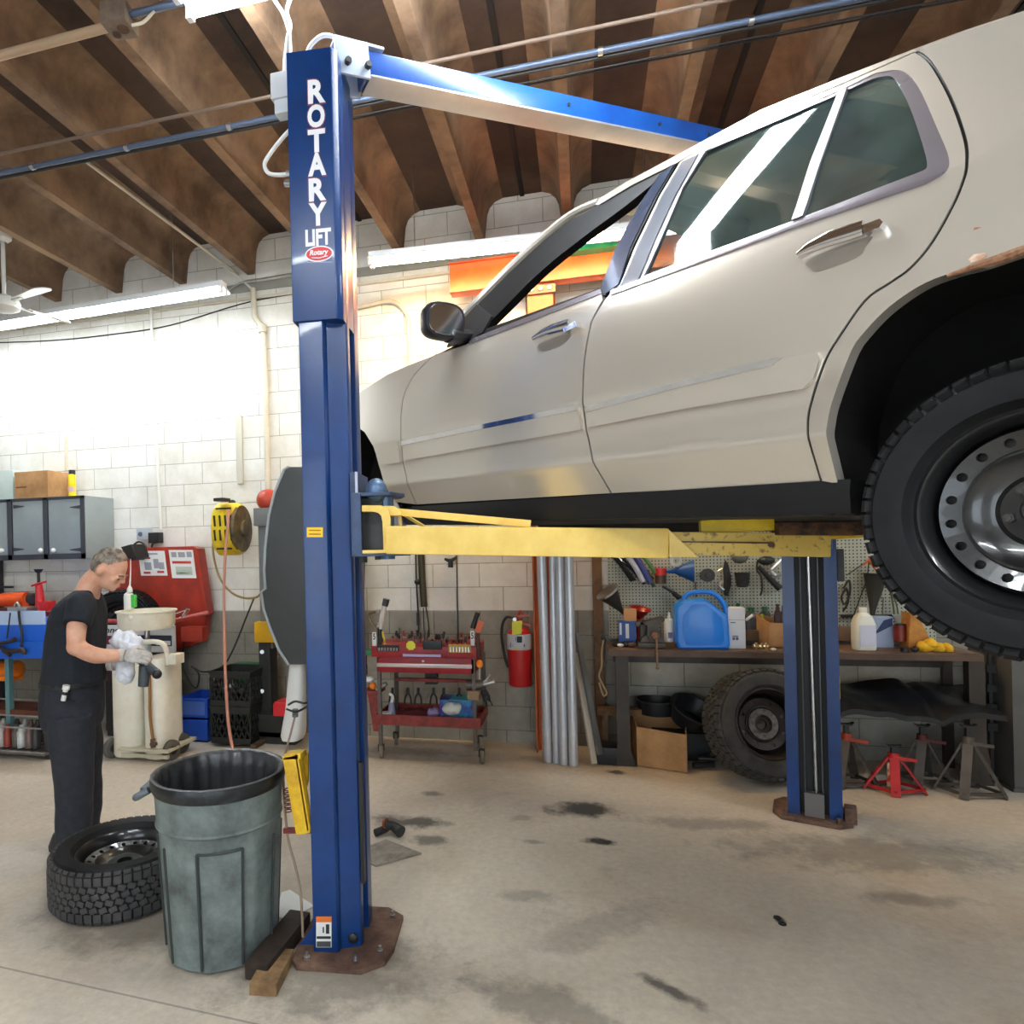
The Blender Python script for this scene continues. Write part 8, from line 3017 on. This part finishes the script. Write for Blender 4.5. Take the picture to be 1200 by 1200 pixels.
# ================================================================== UNDER THE BENCH
c0 = P(748, 899, Z=0)
fl0, fr0, br0, bl0 = P(747, 898, Z=0), P(806, 907, Z=0), P(809, 888, Z=0), P(740, 882, Z=0)
def hgt(x, y, p):
    return P(x, y, Y=p.y).z
ob2 = open_box('cardboard_box', 'open battered cardboard box on the floor under the bench', [(fl0.x, fl0.y), (fr0.x, fr0.y), (br0.x - .02, br0.y + .08), (bl0.x + .0, bl0.y + .03)], .002, [hgt(752, 852, fl0), hgt(807, 862, fr0), .32, .34], M['cardboard'], 'box')
pan1 = P(770, 828, Y=5.45)
q = MB().lathe([(0, -.05), (.14, -.05), (.155, .05), (.165, .055), (.165, .06), (.15, .06), (.135, -.035), (0, -.035)], o=pan1, n=36)
single('drain_pan', q, M['black_plastic'], 'flat black drain pan under the bench behind the cardboard box', 'pan')
q = MB().lathe([(0, 0), (.13, 0), (.17, .12), (.18, .125), (.18, .135), (.16, .135), (.12, .02), (0, .02)], o=P(806, 846, Y=5.34), axis=(.35, -.35, .87), n=36)
single('drain_pan', q, M['black_plastic'], 'tilted deep black pan between cardboard box and tire', 'pan')
q = MB().span((P(765, 850, Y=5.4).x, 5.36, 0), (P(830, 850, Y=5.4).x, 5.56, P(800, 858, Y=5.4).z))
single('black_toolbox', q, mat('box_black', (.012, .012, .012), .5), 'black box on the floor carrying the two black pans', 'box')
q = MB().cyl(V((P(812, 880, Y=5.15).x, 5.15, .03)), V((P(836, 876, Y=5.2).x, 5.2, .03)), .022).cyl(V((P(818, 872, Y=5.2).x, 5.2, .07)), V((P(838, 868, Y=5.2).x, 5.2, .07)), .018)
single('scrap_pipe', q, M['dark_metal'], 'dark scrap pipes on the floor between box and tire', 'pipe')
q = MB()
q.span((P(699, 880, Y=5.16).x, 5.14, 0), (P(724, 880, Y=5.16).x, 5.34, .13), bev=.01)
single('black_block', q, M['black_plastic'], 'black block on the floor beside the left bench leg', 'block')
q = MB()
z_ = P(718, 834, Y=5.35).z
q.span((P(700, 834, Y=5.35).x, 5.35, z_ - .03), (P(752, 834, Y=5.35).x, 5.44, z_ + .02))
q.span((P(705, 834, Y=5.35).x, 5.37, 0), (P(712, 834, Y=5.35).x, 5.43, z_ - .03))
single('wood_rail', q, M['wood'], 'short wooden rail low behind the left bench leg', 'wood')
# truck tire leaning under the bench
tyc = P(894, 859, Y=5.0)
tt = thing('truck_tire', 'large dusty brown truck wheel leaning under the bench beside the far post', 'wheel', V((tyc.x, 5.0, 0)))
RT = .372
axd = V((.06, -.93, .26)).normalized()
axd = (CAMR @ V((.28, 0, 0)) * 1.0 + V((0, -.95, .25))).normalized()
tm_ = tire_mb(RT, .238, .245, blocks=44, rows=5, groove=.014)
rm_, zf3 = rim_mb(.235, .245, holes=8, hr=.013, ring_r=.150, dish=.09, cone=.10)
hm_ = MB()
for k_ in range(8):
    a = 2 * PI * k_ / 8
    hm_.cyl(V((.085 * math.cos(a), .085 * math.sin(a), zf3 - .02)), V((.085 * math.cos(a), .085 * math.sin(a), zf3 + .0)), .02, n=12)
hm_.lathe([(.105, zf3 - .01), (.105, zf3 + .004), (.062, zf3 + .004), (.060, zf3 - .012), (.05, zf3 - .06)], n=32)
ctr = V((tyc.x, 5.0, RT * .985))
B = basis(ctr, axd, (1, 0, 0))
lowest = 9
for q in (tm_, rm_, hm_):
    bmesh.ops.transform(q.bm, matrix=B, verts=q.bm.verts)
for v in tm_.bm.verts:
    lowest = min(lowest, v.co.z)
for q in (tm_, rm_, hm_):
    bmesh.ops.translate(q.bm, vec=(0, 0, -lowest), verts=q.bm.verts)
obj('tire', tm_, M['tire_dusty'], tt, angle=30)
obj('rim', rm_, mat('rim_rusty', srgb(54, 44, 38), .55, metal=.4, col2=srgb(34, 28, 26), vscale=16), tt, angle=30)
obj('hub_plate', hm_, mat('hub_worn', srgb(120, 112, 106), .5, metal=.5, col2=srgb(60, 54, 50), vscale=40), tt, angle=30)
# folded black sheeting lying on the jack stands
q = MB()
sx0, sx1 = P(985, 830, Y=4.98).x, P(1178, 836, Y=4.98).x
zA = P(1080, 842, Y=4.98).z
def sheetf(u, v):
    x = sx0 + (sx1 - sx0) * u
    y = 4.96 + .50 * v
    z = zA + .03 + .12 * v + .02 * math.sin(u * 9 + v * 3) + .018 * mnoise.noise(V((u * 7, v * 4, 0)))
    if abs(u - .62) < .05:
        z -= .025 * (1 - abs(u - .62) / .05)
    return (x, y, z)
top = [[V(sheetf(i / 40, j / 8)) for j in range(9)] for i in range(41)]
for i in range(40):
    for j in range(8):
        q.quad(top[i][j], top[i + 1][j], top[i + 1][j + 1], top[i][j + 1])
        q.quad(*[p - Zv * .035 for p in (top[i][j + 1], top[i + 1][j + 1], top[i + 1][j], top[i][j])])
    q.quad(top[i][0] - Zv * .035, top[i + 1][0] - Zv * .035, top[i + 1][0], top[i][0])
    q.quad(top[i][8], top[i + 1][8], top[i + 1][8] - Zv * .035, top[i][8] - Zv * .035)
for j in range(8):
    q.quad(top[0][j], top[0][j + 1], top[0][j + 1] - Zv * .035, top[0][j] - Zv * .035)
    q.quad(top[40][j + 1], top[40][j], top[40][j] - Zv * .035, top[40][j + 1] - Zv * .035)
bmesh.ops.remove_doubles(q.bm, verts=q.bm.verts, dist=1e-5)
single('plastic_sheeting', q, mat('sheet_black', srgb(30, 31, 34), .32, var=.3, vscale=6), 'black plastic panels stacked on the jack stands under the bench', 'sheeting')
single('splash_panel', MB().bar(P(985, 812, Y=5.5), P(1150, 822, Y=5.5), .12, .06), M['black_plastic'], 'long black bar lying behind the stacked black panels', 'bar')


def jack_stand(px, py0, py1, wpx, Y, m, mc, label, rot=.3, collar=None):
    b_ = P(px, py1, Y=Y)
    s = mpp(px, py1, Y)
    h = P(px, py0, Y=Y).z
    base = V((b_.x, Y, 0))
    t = thing('jack_stand', label, 'jack stand', base)
    w = wpx * s / 2
    for k_ in range(4):
        a = rot + PI / 4 + k_ * PI / 2
        foot = base + V((math.cos(a) * w * 1.25, math.sin(a) * w * .9, 0.004))
        topp = base + V((math.cos(a) * .03, math.sin(a) * .03, h * .72))
        obj('leg', MB().bar(foot, topp, .052, .012, up=(math.cos(a), math.sin(a), 0)), m, t)
    obj('collar', MB().cyl(base + Zv * h * .66, base + Zv * h * .82, .036, .030, n=12), mc, t)
    obj('ratchet_bar', MB().span(base + V((-.014, -.014, h * .40)), base + V((.014, .014, h * .97))), M['dark_metal'], t)
    obj('saddle', MB().prism([base + V((-.045, -.02, h)), base + V((-.03, -.02, h * .95)), base + V((.03, -.02, h * .95)), base + V((.045, -.02, h)), base + V((.028, -.02, h * .975)), base + V((-.028, -.02, h * .975))], (0, .04, 0)), M['dark_metal'], t)
    obj('lever', MB().bar(base + V((0, -.03, h * .74)), base + V((.11, -.06, h * .72)), .014, .02), mc, t)
    q = MB()
    fz = .03
    cs_ = [base + V((math.cos(rot + PI / 4 + k_ * PI / 2) * w * 1.2, math.sin(rot + PI / 4 + k_ * PI / 2) * w * .86, fz)) for k_ in range(4)]
    for k_ in range(4):
        q.bar(cs_[k_], cs_[(k_ + 1) % 4], .010, .02)
    obj('foot_frame', q, m, t)
    return t


GS = mat('stand_grey', srgb(92, 84, 76), .6, metal=.2, var=.4)
OS = mat('stand_orange_red', srgb(172, 60, 34), .5, var=.2)
RS = mat('stand_red', srgb(176, 28, 26), .45, var=.3)
jack_stand(993, 846, 918, 52, 5.02, GS, OS, 'grey jack stand with an orange collar just right of the far post')
jack_stand(1048, 872, 921, 50, 4.93, RS, RS, 'small bright red jack stand in front under the bench', rot=.55)
jack_stand(1082, 848, 912, 46, 5.16, GS, mat('stand_rust', srgb(96, 40, 34), .6), 'grey jack stand behind the small red one')
jack_stand(1136, 848, 924, 56, 4.96, GS, GS, 'grey jack stand with a side lever, frontmost at the right')
jack_stand(1158, 850, 903, 44, 5.30, mat('stand_brown', srgb(110, 70, 60), .6, var=.3), mat('stand_brown', (1, 1, 1)), 'rusty brown jack stand farthest right under the bench')
q = MB().bar(P(1046, 922, Y=4.88), P(1046, 894, Y=4.90), .06, .012, up=(0, 1, 0))
single('paint_tag', q, mat('tag_chipped', srgb(220, 190, 160), .6, col2=srgb(190, 60, 40), vscale=30, thr=(.5, .55)), 'chipped cream plate on the front leg of the red jack stand', 'plate')
# dark steel cabinet at the right edge
q = MB()
X0 = P(1187, 840, Y=5.05).x
cbn = thing('steel_cabinet', 'dark grey steel cabinet at the right edge beyond the bench', 'cabinet', (X0 + .3, 5.3, 0))
obj('carcass', MB().span((X0, 5.05, 0.02), (X0 + .7, 5.55, P(1190, 772, Y=5.05).z), bev=.006), mat('cabinet_dark', srgb(84, 82, 78), .5, var=.2), cbn)
obj('plinth', MB().span((X0 - .01, 5.04, 0), (X0 + .7, 5.54, .022)), mat('cabinet_dark', (1, 1, 1)), cbn)
q = MB()
for k_ in range(5):
    z_ = .35 + k_ * .13
    q.span((X0 - .06, 5.2, z_), (X0 - .005, 5.26, z_ + .05))
q.span((X0 - .04, 5.22, 0), (X0 - .02, 5.24, 1.0))
single('bracket_rack', q, M['dark_metal'], 'dark rack of brackets on the side of the steel cabinet', 'rack')
